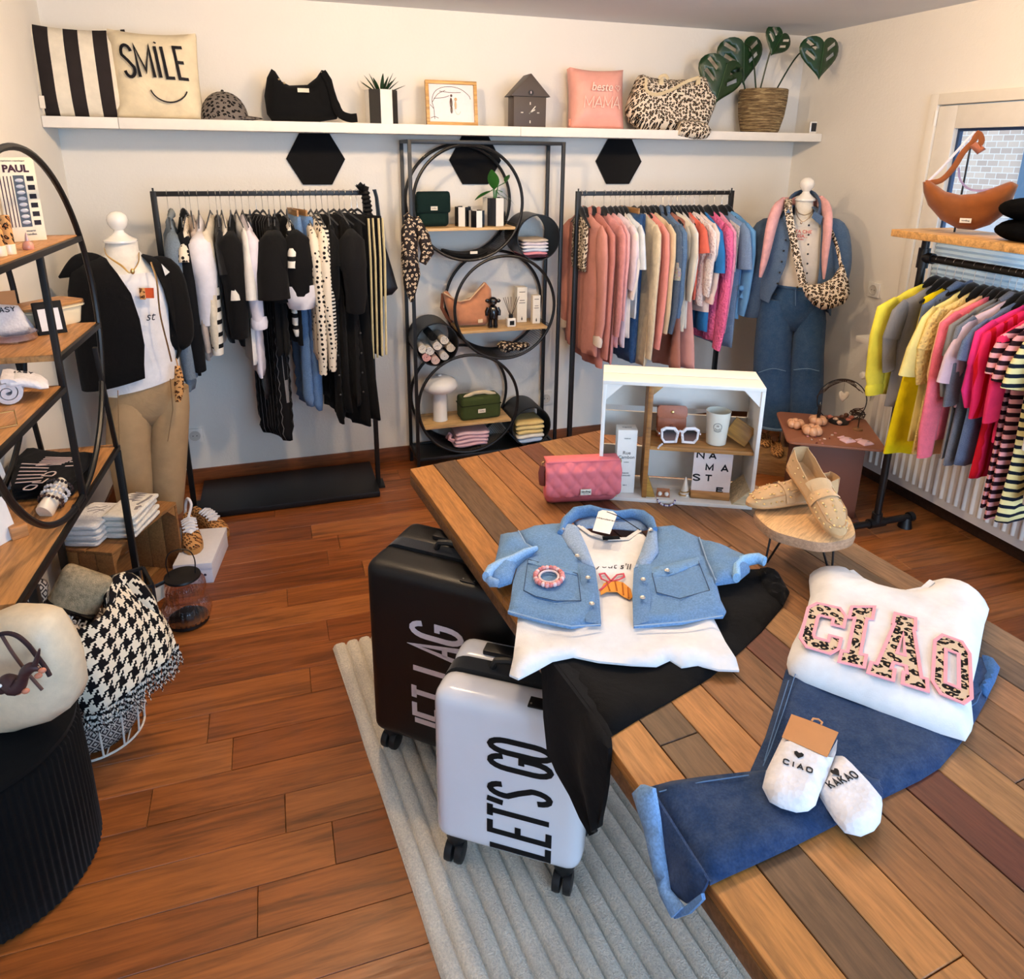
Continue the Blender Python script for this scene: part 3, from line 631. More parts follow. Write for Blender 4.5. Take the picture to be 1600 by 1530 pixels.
# ================================================================== clothes laid out on the table
def crop(ox, oy, s): return lambda pts: [(ox+x/s, oy+y/s) for x, y in pts]
def rel(root): return -root.matrix_world.translation if root.matrix_world.translation.length else -Vector(root.location)
def flat(root, name, px, z, t, mat, col, grid=.02, edge=.02, rip=None, parent=None, holes=(), **k):
    w_ = [PZ(*p, z+t*.5) for p in px]; hs = [[(q.x, q.y) for q in (PZ(*p, z+t*.5) for p in h)] for h in holes]; o = Vector(root.location)
    m = MB(); m.slab([(q.x, q.y) for q in w_], t, grid, edge, rip, lambda x, y, h: V(x, y, z+h)-o, lying=True, holes=hs); return put(name, m, mat, parent or root, col, ang=60, **k)
def line(root, name, px, z, wdt, mat, col, parent=None, t=.0015, closed=False):
    w_ = [PZ(*p, z) for p in px]; o = Vector(root.location); m = MB(); m.ribbon([(q.x, q.y) for q in w_], wdt, t, lambda x, y, h: V(x, y, z+h)-o, closed); return put(name, m, mat, parent or root, col, ang=0)
rp = lambda a, f, ph=0.: (lambda x, y: a*(math.sin(x*f+y*f*.7+ph)+.6*math.sin(-x*f*.6+y*f*1.3+ph*2)))
c1 = crop(740, 780, 3.077)
# black trousers: on the table and over its edge
tr = thing('trousers', 'black trousers on the table hanging down over the white suitcase', 'trousers', (.75, 1.2, TZ))
wb = [(1190, 888), (1210, 895), (1219, 905), (1232, 922), (1224, 945), (1190, 985), (1150, 1022), (1110, 1056), (1050, 1092), (1000, 1120), (952, 1150), (905, 1085), (862, 1030), (842, 1003), (900, 985), (1050, 930), (1120, 890)]
flat(tr, 'legs', wb, TZ, .012, 'cloth', (11, 11, 12), grid=.025, edge=.02, rip=rp(.004, 22))
flat(tr, 'waistband', [(1188, 886), (1216, 893), (1234, 924), (1224, 944), (1204, 930), (1190, 908)], TZ+.006, .014, 'cloth', (12, 12, 13), grid=.01, edge=.012, rip=rp(.006, 160))
fn = wv; fo = V(W_C.x, W_C.y, 0)-wv*(.235/2+.014)          # plane just in front of the suitcase
hang = [(843, 1020), (848, 1100), (856, 1165), (868, 1200), (893, 1240), (912, 1285), (922, 1306), (934, 1290), (940, 1220), (946, 1165), (952, 1152), (905, 1085), (862, 1031)]
rows = []
topl = [(843, 1005), (875, 1048), (912, 1097), (951, 1150)]
botl = [(922, 1303), (927, 1298), (931, 1293), (935, 1288)]
lft = [(843, 1005), (847, 1060), (851, 1120), (858, 1172), (872, 1205), (893, 1242), (908, 1278), (922, 1306)]
rgt = [(952, 1150), (950, 1170), (947, 1190), (944, 1210), (942, 1230), (939, 1252), (936, 1272), (933, 1292)]
m = MB(); o_ = Vector(tr.location)
_t0 = [PZ(lft[0][0]+(rgt[0][0]-lft[0][0])*j/12, lft[0][1]+(rgt[0][1]-lft[0][1])*j/12, TZ+.013) for j in range(13)]
grid_ = [[p+V(TN.x, TN.y, 0)*.05*(1-j/12)-V(0, 0, .004)-o_ for j, p in enumerate(_t0)]]
for i, (a, b_) in enumerate(zip(lft, rgt)):
    row = []
    for j in range(13):
        t_ = j/12; px, py = a[0]+(b_[0]-a[0])*t_, a[1]+(b_[1]-a[1])*t_
        if i == 0: p = PZ(px, py, TZ+.013)+V(TN.x, TN.y, 0)*-.004
        else:
            p = PP(px, py, fo, fn); pe = PP(px, py, tpt(-.012, 0), V(TN.x, TN.y, 0)); k = min(1, i/2.5)
            q = p if (p-CAMP).length < (pe-CAMP).length else pe
            p = q+V(TN.x, TN.y, 0)*(-.006*math.sin(t_*PI*3+i*.4)*k)
        row.append(p-o_)
    grid_.append(row)
th = V(TN.x, TN.y, 0)*.008
m.loft(grid_, closed=False, cap0=False, cap1=False); n0 = len(m.v); m.loft([[p+th for p in r] for r in grid_], closed=False, cap0=False, cap1=False)
nr, nc = len(grid_), 13
per = [i*nc for i in range(nr)]+[(nr-1)*nc+j for j in range(1, nc)]+[i*nc+nc-1 for i in range(nr-2, -1, -1)]+[j for j in range(nc-2, 0, -1)]
m.f += [(per[i], per[(i+1) % len(per)], n0+per[(i+1) % len(per)], n0+per[i]) for i in range(len(per))]
put('hanging_leg', m, 'cloth', tr, (17, 17, 19), ang=60)
# white tee under the denim shirt
tee = thing('t_shirt', 'white t-shirt with croissant print lying under the denim shirt', 't-shirt', (.72, 1.32, TZ))
tpx = c1([(505, 128), (560, 165), (650, 190), (740, 188), (800, 150), (835, 185), (900, 240), (1120, 420), (1150, 560), (1210, 680), (1262, 760), (1278, 818), (1180, 815), (1080, 790), (1000, 800), (945, 765), (880, 795), (760, 790), (600, 775), (480, 750), (380, 770), (300, 815), (215, 858), (172, 838), (190, 760), (205, 640), (215, 540), (240, 420), (420, 250), (455, 150)])
flat(tee, 'body', tpx, TZ+.016, .014, 'cloth', (238, 236, 234), grid=.02, edge=.02, rip=rp(.004, 26, 1.))
line(tee, 'neck_rib', c1([(505, 128), (560, 168), (650, 194), (740, 192), (800, 152)]), TZ+.031, .012, 'knit', (240, 236, 230), t=.002)
lb = flat(tee, 'neck_label', c1([(618, 178), (700, 176), (706, 192), (622, 196)]), TZ+.032, .003, 'cloth', (20, 20, 20), grid=.006, edge=.003)
ZT = TZ+.034
o_ = Vector(tee.location)
def on_table(mb, pxo, pxr, z):
    """maps a flat lettering mesh so that its x axis runs from pxo to pxr on the table"""
    a, b = PZ(*pxo, z), PZ(*pxr, z); ux = (b-a).normalized(); return frame(a, ux, V(-ux.y, ux.x, 0), (0, 0, 1))
m = text_mb("c'est egal s'il v", .036, .001, 0, .8, .25, False); m.xf(on_table(m, c1([(585, 322)])[0], c1([(760, 330)])[0], ZT)); 
m = text_mb("yout s'il v", .034, .001, 0, .8, .25, False); m.xf(Matrix.Translation(-o_) @ on_table(m, c1([(588, 318)])[0], c1([(760, 326)])[0], ZT)); put('lettering', m, 'print', tee, (60, 60, 64), ang=0)
cr_ = flat(tee, 'croissant_print', c1([(608, 440), (625, 405), (660, 385), (720, 400), (755, 430), (765, 470), (750, 482), (715, 465), (690, 445), (640, 445), (612, 460)]), ZT-.002, .003, 'print', (226, 150, 62), grid=.008, edge=.004)
for q in ([(640, 400), (655, 440)], [(680, 395), (690, 440)], [(715, 405), (720, 460)], [(742, 425), (745, 475)]): line(tee, 'crease', c1(q), ZT+.001, .003, 'print', (170, 90, 30), parent=cr_)
line(tee, 'bow_print', c1([(650, 400), (615, 385), (605, 362), (630, 358), (660, 395), (690, 365), (720, 360), (725, 375), (700, 388), (660, 396), (625, 425), (605, 440)]), ZT+.0005, .004, 'print', (200, 76, 92))
# denim shirt
ds = thing('denim_shirt', 'cropped blue denim shirt laid open over the white t-shirt', 'shirt', (.72, 1.45, TZ))
DC = (104, 142, 184); ZD = TZ+.031; rd = rp(.003, 30, .5)
flat(ds, 'left_front', c1([(420, 112), (340, 118), (215, 150), (250, 215), (300, 240), (215, 310), (190, 390), (178, 480), (165, 540), (200, 552), (330, 585), (470, 613), (540, 600), (612, 604), (605, 480), (583, 330), (520, 290), (450, 190)]), ZD, .014, 'denim', DC, grid=.018, edge=.012, rip=rd)
flat(ds, 'right_front', c1([(878, 130), (960, 122), (1085, 182), (1120, 290), (1165, 390), (1188, 480), (1215, 535), (1200, 562), (1120, 565), (1000, 592), (770, 612), (764, 450), (775, 320), (850, 280), (880, 200)]), ZD, .014, 'denim', DC, grid=.018, edge=.012, rip=rd)
for nm, px in (('left_sleeve', [(130, 163), (215, 148), (255, 212), (305, 235), (205, 312), (182, 385), (120, 405), (60, 365), (100, 305), (118, 230)]), ('right_sleeve', [(1085, 182), (1180, 212), (1310, 262), (1330, 330), (1270, 380), (1165, 395), (1120, 290)])):
    flat(ds, nm, c1(px), ZD+.004, .026, 'denim', DC, grid=.016, edge=.03, rip=rp(.005, 60))
def roll(root, name, px, z, r, mat, col, parent=None):
    o = Vector(root.location); P_ = [PZ(*p, z)-o for p in px]; m = MB(); m.tube(P_, [r*.8]+[r]*(len(P_)-2)+[r*.75] if not isinstance(r, list) else r, 10, flat=.7); return put(name, m, mat, parent or root, col, ang=70)
roll(ds, 'left_cuff', c1([(60, 375), (80, 345), (130, 315), (190, 290), (250, 255), (305, 236)]), ZD+.022, [.014, .016, .015, .013, .011, .007], 'denim', (152, 186, 220))
roll(ds, 'left_cuff_end', c1([(62, 375), (85, 400), (120, 405)]), ZD+.014, .013, 'denim', (142, 172, 206))
roll(ds, 'right_cuff', c1([(1265, 380), (1260, 330), (1290, 300), (1330, 290), (1370, 285), (1400, 300)]), ZD+.02, [.013, .015, .016, .016, .015, .013], 'denim', (146, 190, 228))
flat(ds, 'back_yoke', c1([(480, 110), (560, 75), (690, 78), (800, 80), (850, 140), (800, 150), (690, 140), (560, 135), (505, 140)]), ZD-.004, .008, 'denim', (124, 150, 184), grid=.014, edge=.008)
roll(ds, 'collar', c1([(415, 165), (440, 110), (490, 68), (560, 55), (620, 66), (690, 76), (760, 68), (810, 80), (850, 110), (872, 150)]), ZD+.018, [.010, .016, .02, .018, .014, .013, .014, .018, .018, .01], 'denim', (92, 132, 178))
flat(ds, 'left_lapel', c1([(405, 140), (445, 110), (500, 130), (545, 225), (583, 325), (520, 300), (450, 215)]), ZD+.012, .01, 'denim', (150, 172, 200), grid=.012, edge=.01)
flat(ds, 'right_lapel', c1([(880, 135), (845, 125), (830, 180), (800, 260), (775, 325), (850, 310), (890, 250)]), ZD+.012, .01, 'denim', (142, 166, 196), grid=.012, edge=.01)
for nm, px in (('left_placket', [(500, 290), (585, 330), (606, 480), (614, 598), (540, 588), (525, 440)]), ('right_placket', [(770, 330), (850, 305), (852, 450), (845, 585), (768, 606), (764, 450)])): flat(ds, nm, c1(px), ZD+.012, .005, 'denim', (98, 134, 176), grid=.014, edge=.004)
for nm, px, fl in (('left_pocket', [(262, 290), (500, 360), (516, 490), (400, 492), (300, 470), (240, 440)], [(258, 285), (310, 298), (500, 345), (500, 362), (420, 350), (262, 305)]), ('right_pocket', [(858, 360), (940, 360), (1080, 300), (1135, 440), (990, 480), (880, 450)], [(855, 330), (1085, 275), (1090, 305), (985, 350), (930, 368), (858, 368)])):
    p_ = flat(ds, nm, c1(px), ZD+.0125, .004, 'denim', (100, 138, 180), grid=.014, edge=.003); flat(ds, 'pocket_flap', c1(fl), ZD+.016, .005, 'denim', (112, 150, 190), grid=.012, edge=.004, parent=p_)
    line(ds, 'stitching', c1(px), ZD+.0175, .0016, 'cloth', (60, 78, 104), parent=p_, closed=True)
for x, y in ((425, 145), (498, 275), (550, 380), (568, 505), (852, 150), (815, 388), (812, 475), (930, 345)):
    p = PZ(*c1([(x, y)])[0], ZD+.024)-Vector(ds.location); m = MB(); m.lathe([(.006, 0), (.0065, .002), (.004, .004), (.0015, .003)], 12, c=p); put('button', m, 'metal', ds, (220, 216, 208))
for px in ([(165, 540), (330, 585), (470, 613), (612, 604)], [(1200, 562), (1000, 592), (770, 612)], [(215, 152), (250, 215), (300, 240)], [(1085, 184), (1120, 290), (1165, 392)]): line(ds, 'seam', c1(px), ZD+.014, .003, 'cloth', (150, 176, 206))
# hang tag
tg = thing('price_tag', 'white paper hang tag on the collar of the denim shirt', 'tag', PZ(*c1([(630, 110)])[0], ZD+.04)); 
flat(tg, 'card', c1([(600, 60), (620, 52), (670, 58), (690, 75), (655, 168), (572, 150)]), ZD+.04, .0015, 'paper', (246, 242, 236), grid=.02, edge=.001)
m = text_mb('Wendetrend', .011, .0006, 0, 1, .3); m.xf(Matrix.Translation(-Vector(tg.location)) @ on_table(m, c1([(640, 98)])[0], c1([(690, 108)])[0], ZD+.0420)); put('lettering', m, 'print', tg, (120, 116, 112), ang=0)
line(tg, 'cord', c1([(640, 62), (690, 80), (740, 110), (800, 150)]), ZD+.041, .0018, 'cloth', (20, 20, 20))
# bead bracelet
bp = [c1([(362+64*math.cos(a)*1.02, 372+42*math.sin(a))])[0] for a in [2*PI*i/22 for i in range(22)]]
br = thing('bead_bracelet', 'pink and white bead bracelet on the denim shirt pocket', 'bracelet', PZ(*c1([(362, 372)])[0], ZD+.02))
for i, p in enumerate(bp):
    q = PZ(*p, ZD+.025)-Vector(br.location); m = MB(); m.ell(q, .0062+.001*(i % 3 == 0), 8, 6); put('bead', m, 'ceramic', br, [(226, 150, 146), (240, 200, 196), (208, 118, 116)][i % 3])
m = MB(); m.tube([PZ(*c1([(362+46*math.cos(a), 372+28*math.sin(a))])[0], ZD+.026)-Vector(br.location) for a in [2*PI*i/20 for i in range(20)]], .003, 6, closed=True); put('inner_strand', m, 'ceramic', br, (236, 208, 206))
# jeans
c2 = crop(1160, 860, 3.325); c3 = crop(820, 1020, 2.667)
je = thing('jeans', 'dark blue jeans folded on the table below the white sweatshirt', 'jeans', (1.0, .95, TZ)); JC = (28, 52, 88)
flat(je, 'upper_leg', [(1228, 1045), (1300, 1030), (1500, 1020), (1548, 1028), (1562, 1040), (1556, 1060), (1545, 1085), (1518, 1135), (1500, 1160), (1470, 1195), (1440, 1214), (1380, 1243), (1290, 1290), (1200, 1290), (1172, 1204), (1196, 1150), (1215, 1090)], TZ, .016, 'denim', JC, grid=.022, edge=.016, rip=rp(.005, 18, .3))
rollw = flat(je, 'waistband', [(1535, 1022), (1552, 1028), (1563, 1042), (1556, 1062), (1542, 1088), (1528, 1075), (1540, 1050)], TZ+.012, .012, 'denim', (52, 96, 146), grid=.01, edge=.008)
edge_in = [(1013, 1228), (1050, 1218), (1100, 1211), (1175, 1203), (1290, 1195), (1380, 1215), (1380, 1245), (1290, 1292), (1230, 1322), (1180, 1345), (1135, 1365), (1110, 1377)]
flat(je, 'lower_leg', edge_in+[(1066, 1305)], TZ+.006, .018, 'denim', JC, grid=.02, edge=.018, rip=rp(.004, 24, 1.2))
# the turned-up hem droops over the table edge
dn = V(TN.x, TN.y, 0)*.94+V(0, 0, -.34); do = tpt(-.004, 1.3, TZ+.012)
def droop(root, name, px, t, mat, col, parent=None, off=0.):
    o = Vector(root.location); ex = V(TE.x, TE.y, 0); n_ = dn.normalized(); ey = n_.cross(ex).normalized(); oo = do-n_*off
    q = [PP(*p, oo, n_)-oo for p in px]; m = MB(); m.slab([(a.dot(ex), a.dot(ey)) for a in q], t, .015, t*1.2, None, lambda x, y, h: oo+ex*x+ey*y-n_*h-o); return put(name, m, mat, parent or root, col, ang=60)
droop(je, 'hanging_hem', [(1016, 1230), (1060, 1300), (1108, 1376), (1098, 1396), (1075, 1412), (1046, 1392), (1036, 1330), (1022, 1270)], .008, 'denim', JC)
droop(je, 'turned_cuff', [(990, 1240), (1004, 1226), (1022, 1232), (1030, 1280), (1036, 1330), (1045, 1390), (1068, 1418), (1052, 1434), (1034, 1400), (1020, 1350), (1008, 1295)], .012, 'denim', (116, 154, 198), off=.012)
droop(je, 'turned_cuff', [(1048, 1410), (1070, 1418), (1098, 1396), (1100, 1406), (1078, 1428), (1056, 1436)], .01, 'denim', (96, 134, 180), off=.008)
for px in ([(1232, 1064), (1215, 1120), (1194, 1190)], [(1244, 1050), (1225, 1110), (1204, 1170), (1192, 1198)], [(1030, 1238), (1100, 1222), (1170, 1212)], [(1440, 1120), (1500, 1132), (1518, 1118)]): line(je, 'seam', px, TZ+.0215, .0014, 'cloth', (92, 122, 160))
line(je, 'pocket_seam', [(1530, 1052), (1536, 1075), (1526, 1098), (1512, 1108)], TZ+.0165, .0014, 'cloth', (84, 112, 150))
# sweatshirt
sw = thing('sweatshirt', 'folded white sweatshirt with leopard print word CIAO', 'sweatshirt', (1.2, 1.02, TZ))
spx = c2([(352, 112), (372, 92), (420, 82), (500, 86), (560, 98), (600, 135), (700, 182), (780, 203), (850, 210), (930, 196), (970, 165), (995, 142), (1050, 150), (1120, 160), (1200, 195), (1262, 240), (1286, 290), (1268, 340), (1250, 430), (1228, 560), (1190, 720), (1205, 880), (1172, 934), (1020, 890), (900, 850), (760, 795), (640, 748), (480, 690), (330, 632), (250, 590), (238, 540), (262, 470), (300, 400), (335, 300), (360, 200)])
flat(sw, 'body', spx, TZ+.014, .05, 'cloth', (240, 238, 236), grid=.016, edge=.05, rip=lambda x, y: .0015*math.sin(x*40+y*31))
ZS = TZ+.0668
line(sw, 'neckline', c2([(565, 110), (620, 155), (720, 200), (850, 222), (940, 205), (985, 165)]), TZ+.052, .012, 'knit', (244, 242, 238), t=.004)
flat(sw, 'care_label', c2([(640, 752), (790, 800), (776, 828), (632, 772)]), TZ+.02, .002, 'paper', (196, 206, 216), grid=.03, edge=.001)
LET = {'C': ([(.2, 0), (.8, 0), (1, .15), (1, .38), (.70, .38), (.70, .25), (.34, .25), (.30, .3), (.30, .7), (.34, .75), (.70, .75), (.70, .62), (1, .62), (1, .85), (.8, 1), (.2, 1), (0, .85), (0, .15)], []),
       'I': ([(0, 0), (1, 0), (1, .2), (.76, .2), (.76, .8), (1, .8), (1, 1), (0, 1), (0, .8), (.24, .8), (.24, .2), (0, .2)], []),
       'A': ([(0, 0), (.42, 0), (.42, .17), (.36, .17), (.385, .27), (.615, .27), (.64, .17), (.58, .17), (.58, 0), (1, 0), (1, .17), (.9, .17), (.74, .84), (.78, .84), (.78, 1), (.22, 1), (.22, .84), (.26, .84), (.1, .17), (0, .17)], [[(.42, .42), (.58, .42), (.5, .74)]]),
       'O': ([(.22, 0), (.78, 0), (1, .15), (1, .85), (.78, 1), (.22, 1), (0, .85), (0, .15)], [[(.32, .22), (.68, .22), (.68, .78), (.32, .78)]])}
QUAD = {'C': [(350, 268), (545, 312), (492, 552), (292, 492)], 'I': [(568, 296), (686, 296), (632, 612), (502, 582)], 'A': [(752, 318), (940, 366), (962, 736), (652, 640)], 'O': [(1002, 428), (1178, 492), (1192, 818), (985, 728)]}
for ch in 'CIAO':
    TLq, TRq, BRq, BLq = c2(QUAD[ch])
    def mp(p):
        x, y = p; ax = TLq[0]+(TRq[0]-TLq[0])*x, TLq[1]+(TRq[1]-TLq[1])*x; bx = BLq[0]+(BRq[0]-BLq[0])*x, BLq[1]+(BRq[1]-BLq[1])*x
        return bx[0]+(ax[0]-bx[0])*y, bx[1]+(ax[1]-bx[1])*y
    po, ho = LET[ch]; po = [mp(p) for p in po]; ho = [[mp(p) for p in h] for h in ho]
    lt = flat(sw, 'letter', po, ZS-.0006, .002, 'leo_print', (255, 255, 255), grid=.012, edge=.001, holes=ho)
    for lp in [po]+ho: line(sw, 'letter_outline', lp, ZS-.0004, .0065, 'print', (246, 168, 178), parent=lt, closed=True, t=.0024)
# baby socks
def sock(label, spx_, cardpx, txt, a, b, hx, z, loop):
    t = thing('baby_socks', label, 'socks', PZ(*spx_[0], TZ))
    flat(t, 'sock', spx_, z, .02, 'knit', (240, 236, 236), grid=.01, edge=.02)
    flat(t, 'under_sock', [(x-2, y+4) for x, y in spx_], z-.002, .012, 'knit', (224, 230, 240), grid=.012, edge=.012)
    if cardpx: cd_ = flat(t, 'card', cardpx, z+.019, .0015, 'paper', (196, 138, 88), grid=.02, edge=.001); line(t, 'loop', loop, z+.02, .003, 'paper', (206, 150, 100), parent=cd_)
    zt = z+.0212; m = MB(); strokes(m, txt, 0, 0, .0082 if len(txt) < 5 else .0085, .0105 if len(txt) < 5 else .0125, .0055 if len(txt) < 5 else .004, .0022, .0008, lambda x, y, h: V(x, y, h)); m.xf(Matrix.Translation(-Vector(t.location)) @ on_table(m, a, b, zt)); put('lettering', m, 'print', t, (40, 40, 44), ang=0)
    m = MB(); hp = [(0, -.008), (.007, .0), (.0075, .004), (.004, .0065), (0, .004), (-.004, .0065), (-.0075, .004), (-.007, 0)]; m.prism(hp, .0008, lambda x, y, h: V(x, y, h))
    fr = on_table(m, a, b, zt); hp_ = PZ(*hx, zt); fr.translation = hp_; m.xf(Matrix.Translation(-Vector(t.location)) @ fr); put('heart', m, 'print', t, (24, 24, 26), ang=0)
sock('white baby socks reading KAKAO on the jeans', c2([(480, 1060), (520, 1060), (570, 1100), (660, 1195), (725, 1275), (730, 1310), (722, 1390), (690, 1432), (625, 1460), (540, 1440), (490, 1380), (430, 1290), (395, 1240), (440, 1150)]), None, 'KAKAO', c2([(462, 1238)])[0], c2([(600, 1180)])[0], c2([(484, 1153)])[0], TZ+.024, None)
sock('white baby socks reading CIAO on a kraft card', c2([(210, 965), (440, 1070), (495, 975), (490, 1030), (440, 1170), (405, 1240), (385, 1300), (350, 1328), (290, 1335), (210, 1312), (150, 1280), (112, 1205), (130, 1130)]), c2([(255, 850), (380, 895), (500, 945), (440, 1075), (320, 1020), (205, 970)]), 'CIAO', c2([(212, 1107)])[0], c2([(330, 1148)])[0], c2([(293, 1063)])[0], TZ+.034, c2([(360, 888), (368, 876), (395, 880), (414, 896), (408, 908)]))
# ================================================================== white crate on the table
CO = PZ(933, 780, TZ); CX = (PZ(1175, 797, TZ)-CO); CX.z = 0; CWd = CX.length; CX.normalize(); CY = V(-CX.y, CX.x, 0); CH, CDp = .377, .165
CM = frame(CO, CX, CY, (0, 0, 1))
crate = thing('fruit_crate', 'white painted wooden crate standing on its side on the table', 'crate', m=CM)
WH = (238, 232, 222)
def cpart(name, a, mat='paint', col=WH, bev=.0015, parent=None): m = MB(); m.box(*a); return put(name, m, mat, parent or crate, col, bev=bev)
t_ = .011
for i, (y0, y1) in enumerate(((.0, .079), (.083, CDp))): cpart('top_slat', (0, CWd, y0, y1, CH-t_, CH)); cpart('bottom_slat', (0, CWd, y0, y1, 0, t_))
cpart('side_board', (0, t_, .0, CDp, t_, CH-t_)); cpart('side_board', (CWd-t_, CWd, .0, CDp, t_, CH-t_))
for z0, z1 in ((.018, .118), (.150, .232), (.252, .33)): cpart('back_slat', (t_, CWd-t_, CDp-.012, CDp-.002, z0, z1))
for sx, sz in ((0, 0), (1, 0), (0, 1), (1, 1)):
    m = MB(); k = .048; x0 = t_ if sx == 0 else CWd-t_; z0 = t_ if sz == 0 else CH-t_; dx = k if sx == 0 else -k; dz = k if sz == 0 else -k
    m.prism([(x0, z0), (x0+dx, z0), (x0, z0+dz)], .03 if sz else .12, lambda x, z, h: V(x, .004+h, z)); put('corner_block', m, 'paint' if sz else 'raw_wood', crate, WH if sz else (226, 206, 166))
CZ = .178
shelf_board = thing('crate_shelf', 'flamed wooden divider with shelf inside the white crate', 'shelf', m=CM)
m = MB(); m.box(.132, .146, .008, .15, t_+.0005, CH-t_-.0005); put('upright', m, 'wood', shelf_board, (172, 116, 58), bev=.002)
m = MB(); m.box(.1465, CWd-t_-.0005, .012, .145, CZ-.012, CZ); put('board', m, 'wood', shelf_board, (196, 140, 78), bev=.002)
for a, b_ in (((.146, CH-t_), (.175, CH-t_)), ): 
    m = MB(); m.prism([(.1465, CH-t_-.001), (.178, CH-t_-.001), (.1465, CH-t_-.032)], .02, lambda x, z, h: V(x, .02+h, z)); put('gusset', m, 'wood', shelf_board, (206, 156, 96))
m = MB(); m.prism([(.1465, t_+.001), (.172, t_+.001), (.1465, t_+.07)], .02, lambda x, z, h: V(x, .015+h, z)); put('gusset', m, 'wood', shelf_board, (196, 150, 70))
def con(x, y, z, rz=0): return CM @ Matrix.Translation((x, y, z)) @ rotm('Z', rz)
# carton Rue Cambon
bx = thing('carton', 'tall white scented candle carton reading Rue Cambon in the crate', 'box', m=con(.078, .055, t_+.0005, .12))
m = MB(); m.box(-.029, .029, -.024, .024, 0, .205); put('body', m, 'paper', bx, (240, 232, 220), bev=.0012)
for tx, z, sz in (('Rue', .132, .0155), ('Cambon', .118, .0142), ('PARFUM', .178, .005), ('CANDLE', .102, .004), ('FLEURS', .066, .006), ('BLANCHES', .058, .006), ('200 G', .026, .005)):
    m = text_mb(tx, sz, .0006); m.xf(Matrix.Translation((0, -.0244, z)) @ rotm('X', PI/2)); put('lettering', m, 'print', bx, (48, 40, 38), ang=0)
m = text_mb('Fragrance', .007, .0006); m.xf(Matrix.Translation((0, 0, .2052))); put('lettering', m, 'print', bx, (48, 40, 38), ang=0)
# wallet
wl = thing('wallet', 'small tan leather wallet with brass snap inside the crate', 'wallet', m=con(.212, .10, CZ, .06) @ rotm('X', -.16))
m = MB(); m.box(-.044, .044, -.010, .010, 0, .095); put('body', m, 'leather', wl, (178, 104, 72), bev=.005, seg=3)
m = MB(); m.prism(_rr(-.045, .045, .058, .098, .012), .004, lambda x, z, h: V(x, -.0105-h, z)); put('flap', m, 'leather', wl, (182, 106, 74), bev=.001)
m = MB(); m.lathe([(.005, 0), (.004, .003), (.001, .004)], 12, m=Matrix.Translation((0, -.0145, .078)) @ rotm('X', PI/2)); put('snap', m, 'metal', wl, (226, 190, 120))
m = MB(); m.lathe([(.006, 0), (.005, .002), (.001, .002)], 12, m=Matrix.Translation((0, -.0102, .034)) @ rotm('X', PI/2)); put('snap_stud', m, 'leather', wl, (150, 82, 54))
# sunglasses
sg = thing('sunglasses', 'white framed sunglasses with dark lenses leaning on the wallet', 'sunglasses', m=con(.232, .036, CZ+.0045, .10))
for sx in (-1, 1):
    hexo = [(-.026, .022), (-.012, .03), (.016, .029), (.029, .014), (.024, -.02), (-.014, -.022), (-.024, -.008)]; hexo = [(x*-sx, z) for x, z in hexo]
    m = MB(); m.slab(hexo, .004, .005, .003, None, lambda x, z, h: V(sx*.031+x, -h, .022+z), holes=[[(x*.72, z*.68) for x, z in hexo]]); put('rim', m, 'paint', sg, (238, 230, 228), ang=60)
    m = MB(); m.prism([(x*.735, z*.695) for x, z in hexo], .0012, lambda x, z, h: V(sx*.031+x, h, .022+z)); put('lens', m, 'dark_glass', sg)
    m = MB(); m.tube([(sx*.06, 0, .03), (sx*.064, .03, .026), (sx*.058, .075, .02), (sx*.05, .1, .004)], .003, 6, flat=.6); put('temple', m, 'gloss', sg, (230, 222, 220))
m = MB(); m.tube([(-.008, 0, .036), (0, -.002, .04), (.008, 0, .036)], .0034, 6); put('bridge', m, 'gloss', sg, (232, 224, 222))
m = MB(); m.tube([(-.05, -.004, -.001), (-.062, -.018, -.0035), (-.066, -.03, -.004)], .003, 6); put('nose_tip', m, 'gloss', sg, (232, 224, 222))
# mug
mg = thing('mug', 'cream ceramic cup with smiley face in the crate', 'cup', m=con(.342, .068, CZ, 0))
m = MB(); m.lathe([(.026, .0), (.029, .002), (.0355, .1), (.0362, .103), (.034, .103), (.028, .008), (.002, .006)], 32); put('body', m, 'ceramic', mg, (232, 226, 208))
fc = MB(); 
def cupmap(x, z, h):
    r = .0292+(z-.0)/.1*.0065+.0004+h; a = -PI/2+x/r-.12; return V(r*math.cos(a), r*math.sin(a), z)
m = MB(); m.ribbon(arc(0, .062, .012, .012, 0, 360, 24)[:-1], .001, .0004, cupmap, True); put('face_ring', m, 'print', mg, (70, 70, 70), ang=0)
m = MB(); m.ribbon(arc(0, .061, .0075, .007, 200, 340, 10), .0012, .0004, cupmap); put('smile', m, 'print', mg, (70, 70, 70), ang=0)
for sx in (-1, 1): m = MB(); m.ribbon([(sx*.002, .063), (sx*.002, .068)], .0018, .0004, cupmap); put('eye', m, 'print', mg, (70, 70, 70), ang=0)
m = MB(); m.ribbon(arc(0, .062, .015, .015, 225, 315, 10), .0016, .0004, cupmap); put('caption', m, 'print', mg, (120, 120, 116), ang=0)
# wooden offcuts
wd = MB(); wd.box(-.034, .034, -.009, .009, -.03, .03); single('wood_block', wd, 'wood', (150, 106, 40), 'square scorched wooden block tilted beside the smiley cup', 'wood block', m=con(.408, .06, CZ+.043, -.3) @ rotm('Y', .5) @ rotm('X', -.3), bev=.002)
